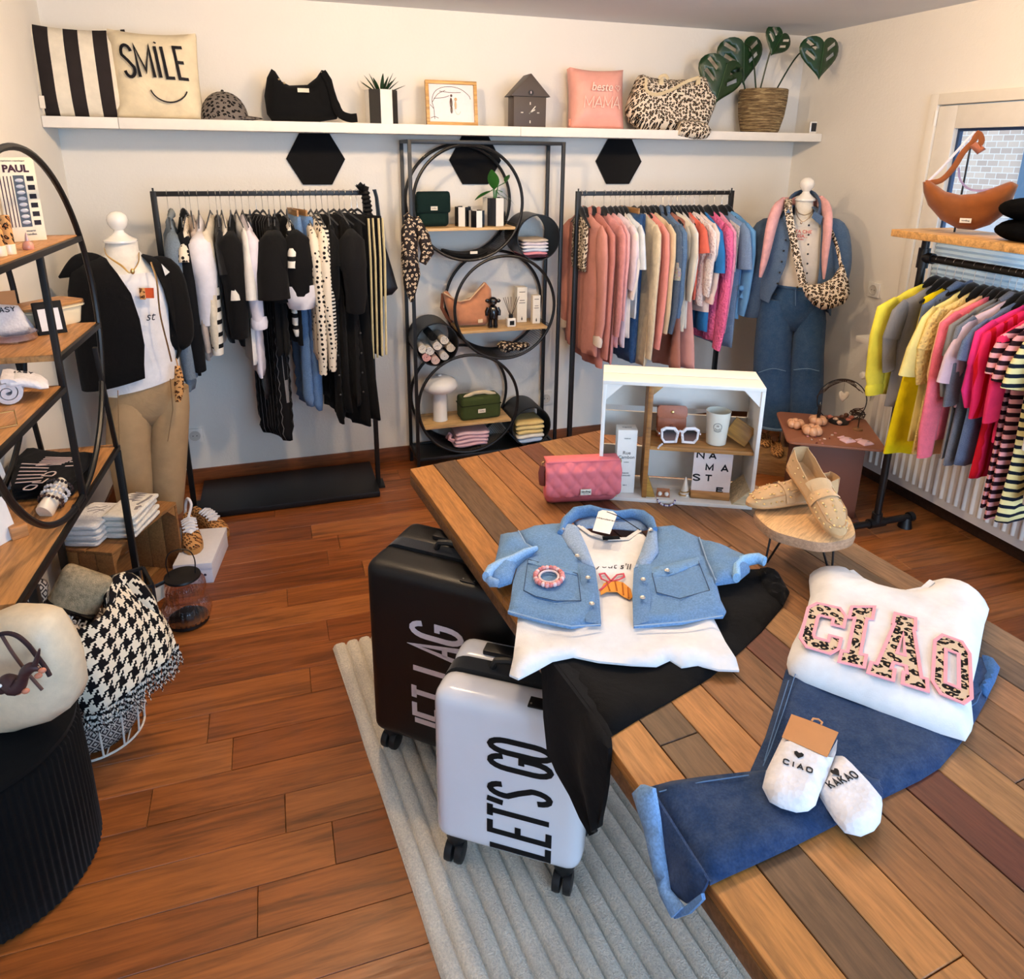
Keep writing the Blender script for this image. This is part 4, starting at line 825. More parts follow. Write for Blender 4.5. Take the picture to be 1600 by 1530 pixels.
# NAMASTE sign
ns = thing('quote_card', 'white card reading NAMASTE in a wooden foot in the crate', 'sign', m=con(.335, .038, t_+.0005, -.03))
m = MB(); m.box(-.057, .057, -.012, .012, 0, .022); put('foot', m, 'wood', ns, (206, 146, 84), bev=.0015)
m = MB(); m.box(-.056, .056, -.0012, .0012, .0215, .15); cd_ = put('card', m, 'paper', ns, (240, 226, 220))
for ch, x, z in (('N', -.047, .128), ('A', -.012, .128), ('M', -.018, .09), ('A', .026, .09), ('S', -.053, .055), ('T', -.018, .055), ('E', .019, .0225)):
    m = MB(); strokes(m, ch, x, z, .019, .019 if ch != 'E' else .013, 0, .0045, .0006, lambda a, b_, h: V(a, -.0013-h, b_)); put('letter', m, 'print', ns, (26, 24, 28), parent_ := None, ang=0) if False else put('letter', m, 'print', cd_, (26, 24, 28), ang=0)
# jewellery at the crate's edge
jb = thing('bead_anklet', 'small string of purple and white beads at the crate front', 'bracelet', m=con(.205, -.008, .0, 0))
for i in range(18):
    a = PI+PI*i/17; m = MB(); m.ell((.026*math.cos(a), .014+.026*math.sin(a), .0125-.008*abs(math.sin(a))), .0032, 6, 5); put('bead', m, 'ceramic', jb, [(238, 230, 232), (92, 76, 122), (214, 196, 206)][i % 3])
er = thing('earrings', 'pearl earrings on a tan card in the crate', 'earrings', m=con(.196, .02, t_+.0004, 0))
m = MB(); m.prism([(-.02, 0), (.02, 0), (.019, .026), (-.019, .026)], .001, lambda x, z, h: V(x, .3*z+h, z)); put('card', m, 'paper', er, (166, 106, 72))
for sx in (-1, 1): m = MB(); m.ell((sx*.010, -.003, .013), .0068, 12, 8); put('pearl', m, 'ceramic', er, (240, 232, 222))
rc = thing('ring_cone', 'little glass cone with gold rings in the crate', 'ring holder', m=con(.262, .045, t_+.0004, 0))
m = MB(); m.lathe([(.017, 0), (.016, .004), (.011, .02), (.002, .06)], 18); put('cone', m, 'ceramic', rc, (230, 212, 190))
for z, r in ((.006, .0165), (.015, .0132)): m = MB(); m.tube([(r*math.cos(a), r*math.sin(a), z+.002*math.cos(a)) for a in [2*PI*k/18 for k in range(18)]], .0018, 6, closed=True); put('ring', m, 'metal', rc, (220, 176, 96))
m = MB(); m.ell((.006, -.015, .008), .005, 10, 8); put('pearl', m, 'ceramic', rc, (240, 234, 226))

# ================================================================== pink quilted shoulder bag
A_, B_ = PZ(853, 792, TZ), PZ(966, 786, TZ); ux = (B_-A_); ux.z = 0; bw = ux.length; ux.normalize(); uy = V(-ux.y, ux.x, 0)
bag = thing('quilted_bag', 'pink quilted shoulder bag standing in front of the crate', 'handbag', m=frame((A_+B_)/2+uy*.035, ux, uy, (0, 0, 1)))
PK = (222, 112, 116)
m = MB(); m.slab(_rr(-bw/2, bw/2, .0, .13, .022), .036, .012, .03, None, lambda x, z, h: V(x, h, z)); put('body', m, 'cloth', bag, PK, ang=70)
def quilt(x, z):
    a = ((x+z*.8)/.042) % 1; b_ = ((x-z*.8)/.042) % 1; return .0075*(abs(math.sin(PI*a))*abs(math.sin(PI*b_)))**.5
m = MB(); m.slab(_rr(-bw/2-.003, bw/2+.003, .03, .142, .014), .008, .0045, .010, None, lambda x, z, h: V(x, -.034+.0025*math.sin(x*40)-(h+quilt(x, z) if h >= 0 else 0)-max(0, z-.112)*-.8, z)); put('flap', m, 'cloth', bag, (226, 118, 122), ang=70)
m = MB(); m.slab([(-bw/2, -.03), (bw/2, -.03), (bw/2, .02), (-bw/2, .02)], .004, .012, .004, None, lambda x, y, h: V(x, y, .137+h)); put('flap_top', m, 'cloth', bag, (224, 116, 120), ang=70)
m = MB(); m.box(-.012, .020, -.0555, -.053, .042, .06); lb = put('woven_label', m, 'cloth', bag, (236, 226, 206), label='cream woven label')
m = text_mb('hindbag', .0088, .0006, .0001); m.xf(Matrix.Translation((.004, -.0557, .053)) @ rotm('X', PI/2)); put('lettering', m, 'print', lb, (36, 32, 30), ang=0)
m = text_mb('made in france', .003, .0006); m.xf(Matrix.Translation((.004, -.0557, .0465)) @ rotm('X', PI/2)); put('lettering', m, 'print', lb, (70, 64, 60), ang=0)
for sx in (-1, 1):
    m = MB(); m.tube([(sx*(bw/2+.005)+.006*math.cos(a), -.005, .122+.009*math.sin(a)) for a in [2*PI*k/14 for k in range(14)]], .0016, 6, closed=True); put('ring', m, 'metal', bag, (230, 196, 140))
m = MB(); m.tube([(-bw/2-.006, -.006, .118), (-bw/2-.012, -.014, .10), (-bw/2-.010, -.016, .075), (-bw/2-.007, -.012, .06)], .005, 6, flat=2.2); put('strap', m, 'leather', bag, (112, 52, 46))

# ================================================================== wood slice stand with loafers
_sc = PZ(1258, 808, TZ+.128); SCn = V(_sc.x, _sc.y, TZ); st = thing('wood_slice_stand', 'round tree slice stand on black hairpin legs on the table', 'display stand', SCn, .5)
m = MB(); ed = []
for rr_, z in ((.05, .096), (.108, .096), (.116, .099), (.118, .111), (.116, .124), (.109, .1275), (.05, .1275)): ed.append([V((rr_*(1+.025*math.sin(3*a+1)+.018*math.sin(7*a))*1.02)*math.cos(a), rr_*(1+.025*math.sin(3*a+1)+.018*math.sin(7*a))*math.sin(a), z) for a in [2*PI*k/48 for k in range(48)]])
m.loft(ed); put('slice', m, 'raw_wood', st, (222, 176, 122))
bk = MB(); bk.loft([[p*1.004 for p in r] for r in ed[2:5]], cap0=False, cap1=False); bk.v = [(x, y, z/1.004) for x, y, z in bk.v]; put('bark', bk, 'raw_wood', st, (176, 136, 104))
for k in range(3):
    a = 2*PI*k/3+.35; c_, s_ = math.cos(a), math.sin(a); bse = V(.088*c_, .088*s_, 0); tt = V(-s_, c_, 0)
    m = MB(); m.tube([bse*.75+tt*.03+V(0, 0, .096), bse+tt*.004+V(0, 0, .006), bse+V(0, 0, .003), bse-tt*.004+V(0, 0, .006), bse*.75-tt*.03+V(0, 0, .096)], .0028, 8); put('hairpin_leg', m, 'black_metal', st)
def loafer(label, mtx, mirror=1, mat_='leo'):
    t = thing('loafer', label, 'shoe', m=mtx); L = .245; C_ = (206, 166, 118)
    # plan: x along the foot, toe at +x
    xs = [0, .03, .07, .11, .15, .185, .215, .236, .246]; hw = [.022, .029, .029, .031, .037, .038, .031, .019, .006]; cy_ = [0, 0, .001, .003, .004, .002, -.002, -.004, -.004]
    sole = [];
    for z in (0, .003, .008, .010): sole.append([V(x, mirror*c-w_*(1.02 if .002 < z < .009 else .97), z) for x, w_, c in zip(xs, hw, cy_)]+[V(x, mirror*c+w_*(1.02 if .002 < z < .009 else .97), z) for x, w_, c in reversed(list(zip(xs, hw, cy_)))])
    m = MB(); m.loft(sole); put('sole', m, 'leather', t, (196, 150, 100), ang=60)
    m = MB(); m.box(.002, .06, -.024, .024, -.010, .001); put('heel', m, 'leather', t, (176, 128, 80), bev=.006)
    # upper shell: side walls with opening at the back, closed vamp in front
    hs = [.062, .056, .048, .043, .046, .042, .030, .018, .010]; open_ = [1, 1, 1, 1, 0, 0, 0, 0, 0]
    rings = []
    for x, w_, c, h, o_ in zip(xs, hw, cy_, hs, open_):
        ring = []
        for k in range(15):
            a = -PI/2+PI*k/14 if False else k/14
            if o_:   # U-shaped wall section: outside up, over the rim, inside down
                half = [(-w_, .008), (-w_*1.0, h*.55), (-w_*.9, h), (-w_*.84, h), (-w_*.9, h*.5), (-w_*.86, .014), (-w_*.4, .012), (0, .012)]
                pts_ = half+[(-p, q) for p, q in reversed(half[:-1])]; p_, q_ = pts_[k]
            else:
                ang = PI-PI*k/14; p_, q_ = w_*math.cos(ang), .008+(h-.008)*max(0, math.sin(ang))**.75
            ring.append(V(x, mirror*c+p_, q_))
        rings.append(ring)
    m = MB(); m.loft([r for r in rings[:5]], closed=False, cap0=False, cap1=False); m.loft(rings[4:], closed=False, cap0=False, cap1=False)
    m.add([(-.004+.004*abs(math.cos(a*PI/8-PI/2)) if False else -.006*math.sin(a*PI/8), -.022*math.cos(a*PI/8), z) for z in (.008, .03, .055, .064) for a in range(9)], [(r*9+a, r*9+a+1, (r+1)*9+a+1, (r+1)*9+a) for r in range(3) for a in range(8)])
    put('upper', m, 'suede', t, C_, ang=70)
    m = MB(); m.loft([[V(x, mirror*c-w_*.8, .0125), V(x, mirror*c, .0115), V(x, mirror*c+w_*.8, .0125)] for x, w_, c in zip(xs[:5], hw[:5], cy_[:5])], closed=False, cap0=False, cap1=False); put('insole', m, 'leather', t, (180, 120, 84))
    def vamp(x, f, d):
        w_ = np.interp(x, xs, hw); h = np.interp(x, xs, hs); c = np.interp(x, xs, cy_); ang = PI/2-f*PI/2
        return V(x, mirror*c+(w_+d)*math.cos(ang), .008+(h-.008+d)*max(0, math.sin(ang))**.75)
    m = MB(); m.loft([[vamp(x, f, .0012+ (.002 if abs(f) < .99 else 0)) for f in np.linspace(-.97, .97, 15)] for x in (.128, .136, .146, .154)], closed=False, cap0=False, cap1=False); put('saddle_strap', m, 'suede', t, (210, 170, 122), ang=70)
    m = MB(); m.loft([[vamp(x, f, d) for f in np.linspace(-.62, .62, 9)] for x, d in ((.10, .012), (.112, .009), (.128, .003))], closed=False, cap0=False, cap1=False); put('tongue', m, 'suede', t, (210, 170, 122), ang=70)
    m = MB(); m.tube([vamp(x, f, .0008) for x, f in [(.156, -.62), (.185, -.62), (.21, -.58), (.226, -.4), (.232, 0), (.226, .4), (.21, .58), (.185, .62), (.156, .62)]], .0018, 6); put('moc_seam', m, 'suede', t, (188, 142, 96))
    r_ = random.Random(11); sp = []
    for x in np.arange(.165, .235, .0155):
        for f in (-.85, -.42, 0., .42, .85): sp.append((x+r_.uniform(-.004, .004), f*(1-.3*(x > .215))+r_.uniform(-.06, .06)))
    for f in (-.75, -.4, 0, .4, .75): sp += [(.141, f), (.112, f*.7)]
    for x, f in sp:
        p = vamp(x, f, .0035 if x < .16 else .0008); m = MB(); m.ell(p, (.0026+r_.uniform(0, .0014),)*2+(.0022,), 7, 5); put('stud', m, 'metal', t, (236, 208, 150))
    for x in (.02, .05, .08):
        for s_ in (-1, 1):
            for z in (.022, .042):
                w_ = np.interp(x, xs, hw); m = MB(); m.ell((x, mirror*.001+s_*w_*.985, z), .003, 7, 5); put('stud', m, 'metal', t, (226, 196, 140))
    return t
# the left shoe lies flat, the other leans across it with its heel up
ZL = TZ+.1385
toe2 = PZ(1166, 783, ZL+.01); hl2 = PZ(1288, 772, ZL+.01); d2 = toe2-hl2; d2.z = 0; d2.normalize()
loafer('studded beige loafer pointing left off the tree slice', frame(V(toe2.x, toe2.y, ZL)-d2*.246, d2, V(-d2.y, d2.x, 0), (0, 0, 1)), -1)
toe1 = PZ(1316, 838, ZL+.006); hl1 = PZ(1252, 742, ZL+.075); d1 = toe1-hl1; d1.normalize(); sd = V(-d1.y, d1.x, 0).normalized()
loafer('studded beige loafer leaning with raised heel over the other loafer', frame(V(toe1.x, toe1.y, ZL)-d1*.246, d1, sd, d1.cross(sd)))

# ================================================================== brown side table by the radiator
ZB = .42
q = [PZ(*p, ZB) for p in ((1232, 648), (1318, 648), (1372, 692), (1255, 702))]
cen = sum(q, V(0, 0, 0))/4; sdt = thing('side_table', 'small brown metal side table with square top by the radiator', 'side table', (cen.x, cen.y, 0))
# rounded plate
exs = (q[3]-q[0]).normalized(); eys = V(-exs.y, exs.x, 0); sdt_r = math.atan2(exs.y, exs.x)
S2 = .225
sdt.rotation_euler = (0, 0, sdt_r)
m = MB(); m.prism(_rr(-S2, S2, -S2, S2, .035), .012, lambda x, y, h: V(x, y, ZB-.012+h)); put('top', m, 'paint', sdt, (150, 96, 70), bev=.003)
m = MB(); m.box(-.15, .15, -.15, .15, .012, ZB-.0125); put('pedestal', m, 'paint', sdt, (112, 66, 48), bev=.004)
m = MB(); m.box(-.17, .17, -.17, .17, 0, .0118); put('base', m, 'paint', sdt, (104, 62, 46), bev=.003)
def onb(px, py, dz=0.): p = PZ(px, py, ZB+dz); return V(p.x, p.y, ZB)
# ring wreath with twigs and felt heart
rg0 = onb(1310, 660); vr = V(-rg0.y, rg0.x, 0).normalized()*-1
RR = .118
wr = thing('ring_wreath', 'black metal ring wreath with twigs and a hanging white heart', 'decoration', m=frame((rg0.x, rg0.y, ZB), V(.84, -.54, 0), V(.54, .84, 0), (0, 0, 1)))
m = MB(); m.tube([(RR*math.sin(a), 0, RR*.98+RR*-math.cos(a)+.003) for a in [2*PI*k/48 for k in range(48)]], .0027, 6, closed=True); put('ring', m, 'black_metal', wr)
m = MB(); m.lathe([(.05, 0), (.05, .008), (.04, .012)], 24); put('foot', m, 'black_metal', wr)
rt = random.Random(4)
for k in range(7):
    a0 = .2+.16*k; pts = []
    for i in range(9):
        a = a0+i*.22; rr_ = RR*(.93-.1*math.sin(i*.7+k)); pts.append((rr_*math.sin(a-.6*PI+1.2*PI), .006*math.sin(i+k), RR+rr_*-math.cos(a-.6*PI+1.2*PI)*.97))
    m = MB(); m.tube(pts, [.0018]*8+[.0006], 5); put('twig', m, 'raw_wood', wr, (64, 44, 34))
m = MB(); m.tube([(0, 0, RR*2-.003), (.002, 0, RR*1.45)], .0006, 5); put('thread', m, 'cloth', wr, (120, 110, 100))
hz = RR*1.25; m = MB(); m.slab([(0, -.034), (.018, -.012), (.026, .006), (.022, .02), (.01, .024), (0, .013), (-.012, .024), (-.023, .02), (-.026, .004), (-.018, -.014)], .006, .006, .01, None, lambda x, z, h: V(x+.005, h, hz+z)); put('heart', m, 'suede', wr, (230, 218, 200), ang=70)
# second candle stand with cross bar, twig nest
ts = thing('candle_stand', 'thin black metal T stand on a wooden disc', 'decoration', onb(1340, 672)); 
m = MB(); m.lathe([(.024, 0), (.024, .008), (.02, .01)], 18); put('disc', m, 'raw_wood', ts, (150, 108, 74))
m = MB(); m.tube([(0, 0, .009), (0, 0, .085)], .003, 6); m.tube([(-.025, .012, .085), (.025, -.012, .085)], .0026, 6); put('stem', m, 'black_metal', ts)
nt = thing('twig_nest', 'loose nest of dark twigs on the brown side table', 'decoration', onb(1338, 655))
for k in range(16):
    a0 = rt.uniform(0, 6.28); tilt = rt.uniform(-.5, .5); r0 = rt.uniform(.018, .04); pts = [(r0*math.cos(a0+i*.5), r0*math.sin(a0+i*.5), .028+.02*math.sin(a0+i*.5+k)*tilt*2+(.004*i if k < 3 else 0)) for i in range(9)]
    m = MB(); m.tube(pts, [.0022]*8+[.0007], 5); put('twig', m, 'raw_wood', nt, (70, 48, 38))
# bubble candle holders and black candle
def bubble(label, px, py, k=1.):
    t = thing('bubble_candle_holder', label, 'candle holder', onb(px, py)); 
    for i in range(6):
        a = 2*PI*i/6; m = MB(); m.ell((.019*k*math.cos(a), .019*k*math.sin(a), .0165*k), .0165*k, 12, 8); put('bubble', m, 'ceramic', t, (224, 168, 126))
    m = MB(); m.lathe([(.016*k, .004), (.014*k, .026*k), (.009*k, .027*k), (.008*k, .015*k)], 14); put('cup', m, 'ceramic', t, (216, 158, 116)); return t
bubble('leftmost peach bubble candle holder on the brown side table', 1243, 668, 1.3); bubble('peach bubble candle holder with open cup in front of the black candle', 1268, 679, 1.45); hb = bubble('peach bubble candle holder under the black candle', 1277, 663, 1.35)
cl = thing('candle', 'black taper candle in a peach holder', 'candle', hb.location+V(0, 0, .02)); m = MB(); m.lathe([(.0085, 0), (.0085, .085), (.004, .09), (.001, .091)], 14); put('wax', m, 'gloss', cl, (16, 16, 18)); m = MB(); m.cyl((0, 0, .09), (0, 0, .101), .001, n=6); put('wick', m, 'cloth', cl, (220, 216, 206))
for px, py, lab in ((1322, 688, 'left pink satin drawstring pouch on the brown side table'), (1350, 692, 'right pink satin drawstring pouch with grey round print')):
    t = thing('satin_pouch', lab, 'pouch', onb(px, py)); m = MB(); m.slab([(-.03, -.035), (.03, -.033), (.032, .01), (.012, .025), (.02, .04), (-.018, .041), (-.012, .024), (-.03, .012)], .012, .008, .02, None, lambda x, y, h: V(x, y, h*1.1), lying=True); put('body', m, 'satin', t, (236, 196, 202), ang=60)
    m = MB(); m.tube([(-.013, .025, .006), (-.006, .024, .013), (.006, .024, .013), (.013, .025, .006), (.03, .02, .004)], .0016, 6); put('ribbon', m, 'satin', t, (244, 210, 214))
    m = MB(); m.lathe([(.007, 0), (.006, .0006)], 14, c=(.008, -.018, .0135)); put('print', m, 'print', t, (176, 160, 166))
for i, (px, py) in enumerate(((1262, 683), (1268, 688), (1274, 684), (1281, 689), (1288, 687), (1276, 693), (1285, 694), (1300, 681), (1296, 686), (1305, 678))):
    t = single('dried_petal', MB().ell((0, 0, .004), (.008, .004, .004), 7, 5), 'leaf', [(226, 160, 150), (240, 212, 190), (130, 62, 54)][i % 3], 'small dried blossom scattered on the brown side table', 'petal', onb(px, py), i*1.3, 'dried blossoms on the side table')
for i, (px, py) in enumerate(((1296, 655), (1305, 659), (1315, 655), (1325, 660), (1311, 664), (1322, 652), (1330, 656))):
    single('dried_flower', MB().lathe([(.003, 0), (.012, .006), (.014, .016), (.008, .022), (.002, .024)], 9), 'leaf', [(196, 120, 100), (226, 186, 160), (110, 70, 50)][i % 3], 'dried rosebud inside the ring wreath', 'dried flower', onb(px, py), i, 'dried rosebuds in the wreath')
# ================================================================== round metal shelf unit against the back wall
UF, UB = 3.70, 3.925
ur = thing('circle_shelf_unit', 'tall black metal shelf unit with large rings and wooden boards', 'shelf unit', (1.08, UF, 0)); uo = Vector(ur.location)
def up(name, mb, mat='black_metal', col=None, parent=None, **k): mb.shift(-uo); return put(name, mb, mat, parent or ur, col, **k)
X0, X1, ZT_ = .672, 1.486, 1.803
for y in (UF, UB):
    for x in (X0, X1): m = MB(); m.bar((x, y, 0), (x, y, ZT_), .018); up('post', m, bev=.002)
    for z in (ZT_-.009, .10): m = MB(); m.bar((X0+.009, y, z), (X1-.009, y, z), .018); up('crossbar', m, bev=.002)
for x in (X0, X1):
    for z in (ZT_-.009, .10): m = MB(); m.bar((x, UF+.009, z), (x, UB-.009, z), .018); up('side_bar', m, bev=.002)
m = MB(); m.box(X0+.01, X1-.01, UF+.01, UB-.01, .094, .104); up('bottom_plate', m)
RINGS = [(.973, 1.4935, .29), (1.175, .936, .284), (.967, .40, .286)]
for cx, cz, r in RINGS:
    for y in (UF+.002, UB-.004): m = MB(); m.tube([(cx+r*math.cos(a), y, cz+r*math.sin(a)) for a in [2*PI*k/72 for k in range(72)]], .0085, 8, closed=True); up('large_ring', m)
for (cx, cz, r), a0, a1 in zip(RINGS, (212, 205, 200), (338, 338, 320)):
    m = MB(); n1 = 44
    for y in np.linspace(UF+.01, UB-.012, 20): m.tube([(cx+(r-.004)*math.cos(a), y, cz+(r-.004)*math.sin(a)) for a in np.radians(np.linspace(a0, a1, n1))], .0013, 4)
    for a in np.radians(np.linspace(a0, a1, 58)): m.tube([(cx+(r-.004)*math.cos(a), UF+.006, cz+(r-.004)*math.sin(a)), (cx+(r-.004)*math.cos(a), UB-.008, cz+(r-.004)*math.sin(a))], .0013, 4)
    o = up('mesh_tray', m, label='black wire mesh tray in the lower arc of a ring'); o['kind'] = 'stuff'
CYL = [(1.357, 1.311, .122), (.79, .758, .118), (1.338, .228, .118)]
for cx, cz, r in CYL:
    m = MB(); n = 40; rings = []
    for y, rr_ in ((UB-.002, r), (UF-.004, r), (UF-.004, r-.003), (UB-.002, r-.003)): rings.append([V(cx+rr_*math.cos(2*PI*k/n), y, cz+rr_*math.sin(2*PI*k/n)) for k in range(n)])
    m.loft(rings, loop=True); t = up('tube_compartment', m); m = MB(); m.tube([(cx+(r-.0015)*math.cos(2*PI*k/n), UF-.004, cz+(r-.0015)*math.sin(2*PI*k/n)) for k in range(n)], .0035, 6, closed=True); up('rim', m, parent=t)
BZ = [1.365, .814, .282]
for (cx, cz, r), z, (xa, xb) in zip(RINGS, BZ, ((.722, 1.226), (.917, 1.42), (.704, 1.214))): m = MB(); m.box(xa, xb, UF-.002, UB-.005, z-.007, z+.007); up('board', m, 'wood', (216, 176, 118), bev=.001)
def sx_(px, py, y=3.78): return PY(px, py, y).x
def onboard(px, i, y): return V(PY(px, 400 if i == 0 else (510 if i == 1 else 650), y).x, y, BZ[i]+.0072)
# --- items on the top board
def small_bag(name, label, loc, rz, w, h, d, col, flapcol, lab=True, mat='cloth', txt='hindbag', flap=.6):
    t = thing(name, label, 'handbag', loc, rz)
    m = MB(); m.slab(_rr(-w/2, w/2, 0, h*.95, .022), d/2, .014, d*.5, None, lambda x, z, k: V(x, k, z)); put('body', m, mat, t, col, ang=70)
    if flap: m = MB(); m.slab(_rr(-w/2-.002, w/2+.002, h*(1-flap), h, .012), .006, .014, .008, None, lambda x, z, k: V(x, -d/2-.003-k+.012*max(0, (z/h-.85)/.15), z)); put('flap', m, mat, t, flapcol, ang=70)
    if lab:
        zz = h*(1-flap)+.014 if flap else h*.3; m = MB(); m.box(-.018, .018, -d/2-.0115, -d/2-.0095, zz, zz+.02); l_ = put('woven_label', m, 'cloth', t, (236, 226, 206)); m = text_mb(txt, .008, .0006); m.xf(Matrix.Translation((0, -d/2-.0117, zz+.01)) @ rotm('X', PI/2)); put('lettering', m, 'print', l_, (40, 36, 34), ang=0)
    return t
small_bag('flap_bag', 'dark green flap bag on the top board of the round shelf', onboard(676, 0, 3.80), .08, .175, .18, .07, (16, 38, 34), (14, 34, 32))
def striped_vase(label, loc, rz, r, h, n=8, ph=0):
    t = thing('striped_vase', label, 'vase', loc, rz)
    P8 = [(r*math.cos(2*PI*(k+.5)/n), r*math.sin(2*PI*(k+.5)/n)) for k in range(n)]
    for k in range(n):
        a, b_ = P8[k], P8[(k+1) % n]; m = MB(); f = .86
        m.add([V(*a, 0), V(*b_, 0), V(*b_, h), V(*a, h), V(a[0]*f, a[1]*f, 0), V(b_[0]*f, b_[1]*f, 0), V(b_[0]*f, b_[1]*f, h), V(a[0]*f, a[1]*f, h)], [(0, 1, 2, 3), (7, 6, 5, 4), (3, 2, 6, 7), (0, 4, 5, 1), (1, 5, 6, 2), (0, 3, 7, 4)])
        put('stripe_panel', m, 'ceramic', t, (18, 18, 20) if (k+ph) % 2 else (238, 232, 220), ang=0)
    m = MB(); m.lathe([(r*.84, .004), (r*.84, .01)], n); put('base', m, 'ceramic', t, (200, 196, 186)); return t
striped_vase('medium black and white striped vase beside the green flap bag', onboard(725, 0, 3.80), .3, .047, .10, 8)
striped_vase('smallest black and white striped vase at the board edge', onboard(745, 0, 3.735), .1, .041, .085, 8, 1)
pv = striped_vase('tall black and white striped vase holding a green houseplant', onboard(772, 0, 3.80), .25, .062, .145, 8, 1)
def leaf_blade(m, base, tip, w, sag=.0, n=8, cup=.15):
    base, tip = Vector(base), Vector(tip); d = tip-base; L = d.length; d.normalize(); s = d.cross(V(0, 0, 1))
    if s.length < .05: s = V(1, 0, 0)
    s.normalize(); u = s.cross(d); rows = []
    for i in range(n+1):
        t = i/n; wd = w*math.sin(PI*min(1, t*.96+.02))**.8*(1-.35*t)+.0004; c = base+d*L*t-V(0, 0, 1)*sag*t*t
        rows.append([c-s*wd+u*cup*wd, c-s*wd*.5+u*cup*.3*wd, c, c+s*wd*.5+u*cup*.3*wd, c+s*wd+u*cup*wd])
    m.loft(rows, closed=False, cap0=False, cap1=False); return m
hp = thing('houseplant', 'green pothos growing from the tall striped vase', 'plant', pv.location+V(0, 0, .05))
for (px, py, bx_, by_, w) in ((768, 262, 772, 296, .042), (796, 270, 790, 285, .028), (742, 310, 768, 298, .034), (805, 318, 785, 300, .012), (795, 312, 780, 304, .014)):
    yy = 3.76; tip = PY(px, py, yy)-hp.location; bs = PY(bx_, by_, yy+.02)-hp.location; m = MB(); leaf_blade(m, bs, tip, w, .01); lf = put('leaf', m, 'leaf', hp, (46, 104, 40), ang=80); m = MB(); m.tube([(0, .0, .0), tuple((Vector((0, 0, .1))+bs*.3)), tuple(bs)], .003, 6); put('stem', m, 'leaf', lf, (70, 120, 60))
# black pouch lying in the first tray
t = thing('black_pouch', 'flat black pouch with cream label in the upper mesh tray', 'pouch', (.985, 3.80, 1.212)); m = MB(); m.slab(_rr(-.13, .10, -.07, .07, .02), .012, .02, .02, None, lambda x, y, h: V(x, y, .2-math.sqrt(.30**2-(x+.012)**2)+.108+h)); put('body', m, 'cloth', t, (14, 14, 15), ang=70); m = MB(); m.box(.0, .04, -.073, -.071, .02, .034); put('woven_label', m, 'cloth', t, (236, 226, 206))
# folded stack helper
def folded(label, loc, rz, w, d, cols, th=.018, name='pullover', cat='folded clothes', group=None, mats=None, taper=.0):
    """a pile: every folded piece is a thing of its own"""
    z = 0; rr_ = random.Random(len(label))
    for i, c in enumerate(cols):
        m = MB(); ww = w*(1-taper*i/len(cols))*rr_.uniform(.95, 1.02); 
        m.slab(_rr(-ww/2, ww/2, -d/2, d/2, .012), th*.55, .02, th*.6, None, lambda x, y, h: V(x, y, th*.5+h*.93+.0015*math.sin(x*50+i)))
        m.box(-ww*.48, ww*.48, -d*.49, -d*.49+.002, th*.42, th*.46)
        l = label[i] if isinstance(label, (list, tuple)) else label
        single(name, m, (mats[i] if mats else 'cloth'), c, l, cat, Vector(loc)+V(rr_.uniform(-.004, .004), 0, z), rz+rr_.uniform(-.05, .05), group, ang=70); z += th*1.03
folded(['purple folded top at the bottom of the upper tube stack', 'pink folded top in the upper tube stack', 'pale blue folded top in the upper tube stack', 'white folded top in the upper tube stack', 'lilac white folded top in the upper tube stack', 'beige crumpled top crowning the upper tube stack'], (1.35, 3.80, 1.199+.0), 0, .15, .17, [(70, 40, 54), (232, 150, 160), (206, 216, 232), (236, 232, 234), (222, 212, 222), (206, 192, 176)], .0165)
# scarf knotted on the left post
sc = thing('patterned_scarf', 'black and beige patterned scarf knotted on the round shelf post', 'scarf', (X0, UF-.02, .9))
for pts, rs in (([(646, 345), (640, 375), (640, 405), (648, 430), (645, 470)], [.02, .04, .045, .03, .006]), ([(652, 345), (662, 370), (668, 395), (660, 412)], [.02, .032, .035, .02]), ([(638, 345), (636, 360), (638, 385), (634, 420)], [.018, .03, .035, .02]), ([(636, 420), (640, 445), (643, 472)], [.025, .03, .008])):
    m = MB(); m.tube([PY(*p, 3.665)-Vector(sc.location) for p in pts], rs, 10, flat=.6); put('fold', m, 'leo_dark', sc, ang=70)
m = MB(); m.tube([PY(x, y, 3.675)-Vector(sc.location) for x, y in ((634, 335), (640, 342), (648, 346), (656, 342))], .016, 8); put('knot', m, 'leo_dark', sc, ang=70)
# --- second board
b2 = thing('slouch_bag', 'peach suede slouch bag on the middle board', 'handbag', onboard(733, 1, 3.80), .05)
o_ = Vector(b2.location)
m = MB(); m.slab([(p.x-o_.x, p.z-o_.z) for p in (PY(x, y, 3.80) for x, y in ((716, 508), (704, 500), (697, 478), (692, 458), (698, 455), (708, 468), (722, 472), (738, 465), (752, 448), (758, 442), (766, 452), (768, 475), (766, 498), (758, 507)))], .05, .016, .05, None, lambda x, z, h: V(x, h, z+.0025)); put('body', m, 'suede', b2, (206, 140, 102), ang=70)
m = MB(); m.tube([PY(x, y, 3.76)-o_ for x, y in ((692, 457), (700, 462), (716, 471), (733, 468), (750, 450), (757, 443))], .004, 6); put('zip', m, 'cloth', b2, (226, 190, 150))
m = MB(); m.box(.035, .062, -.053, -.05, .03, .05); put('woven_label', m, 'cloth', b2, (236, 206, 166))
m = MB(); m.tube([PY(x, y, 3.82)-o_ for x, y in ((692, 458), (690, 480), (698, 495), (706, 503))], .01, 8, flat=.4); put('strap', m, 'suede', b2, (120, 70, 50))
bf = thing('toy_figure', 'black toy animal figurine with round ears on the middle board', 'figurine', onboard(770, 1, 3.745), -.2)
def part_e(root, name, c, rad, mat, col, **k): m = MB(); m.ell(c, rad, 14, 10); return put(name, m, mat, root, col, **k)
BK = (12, 11, 14)
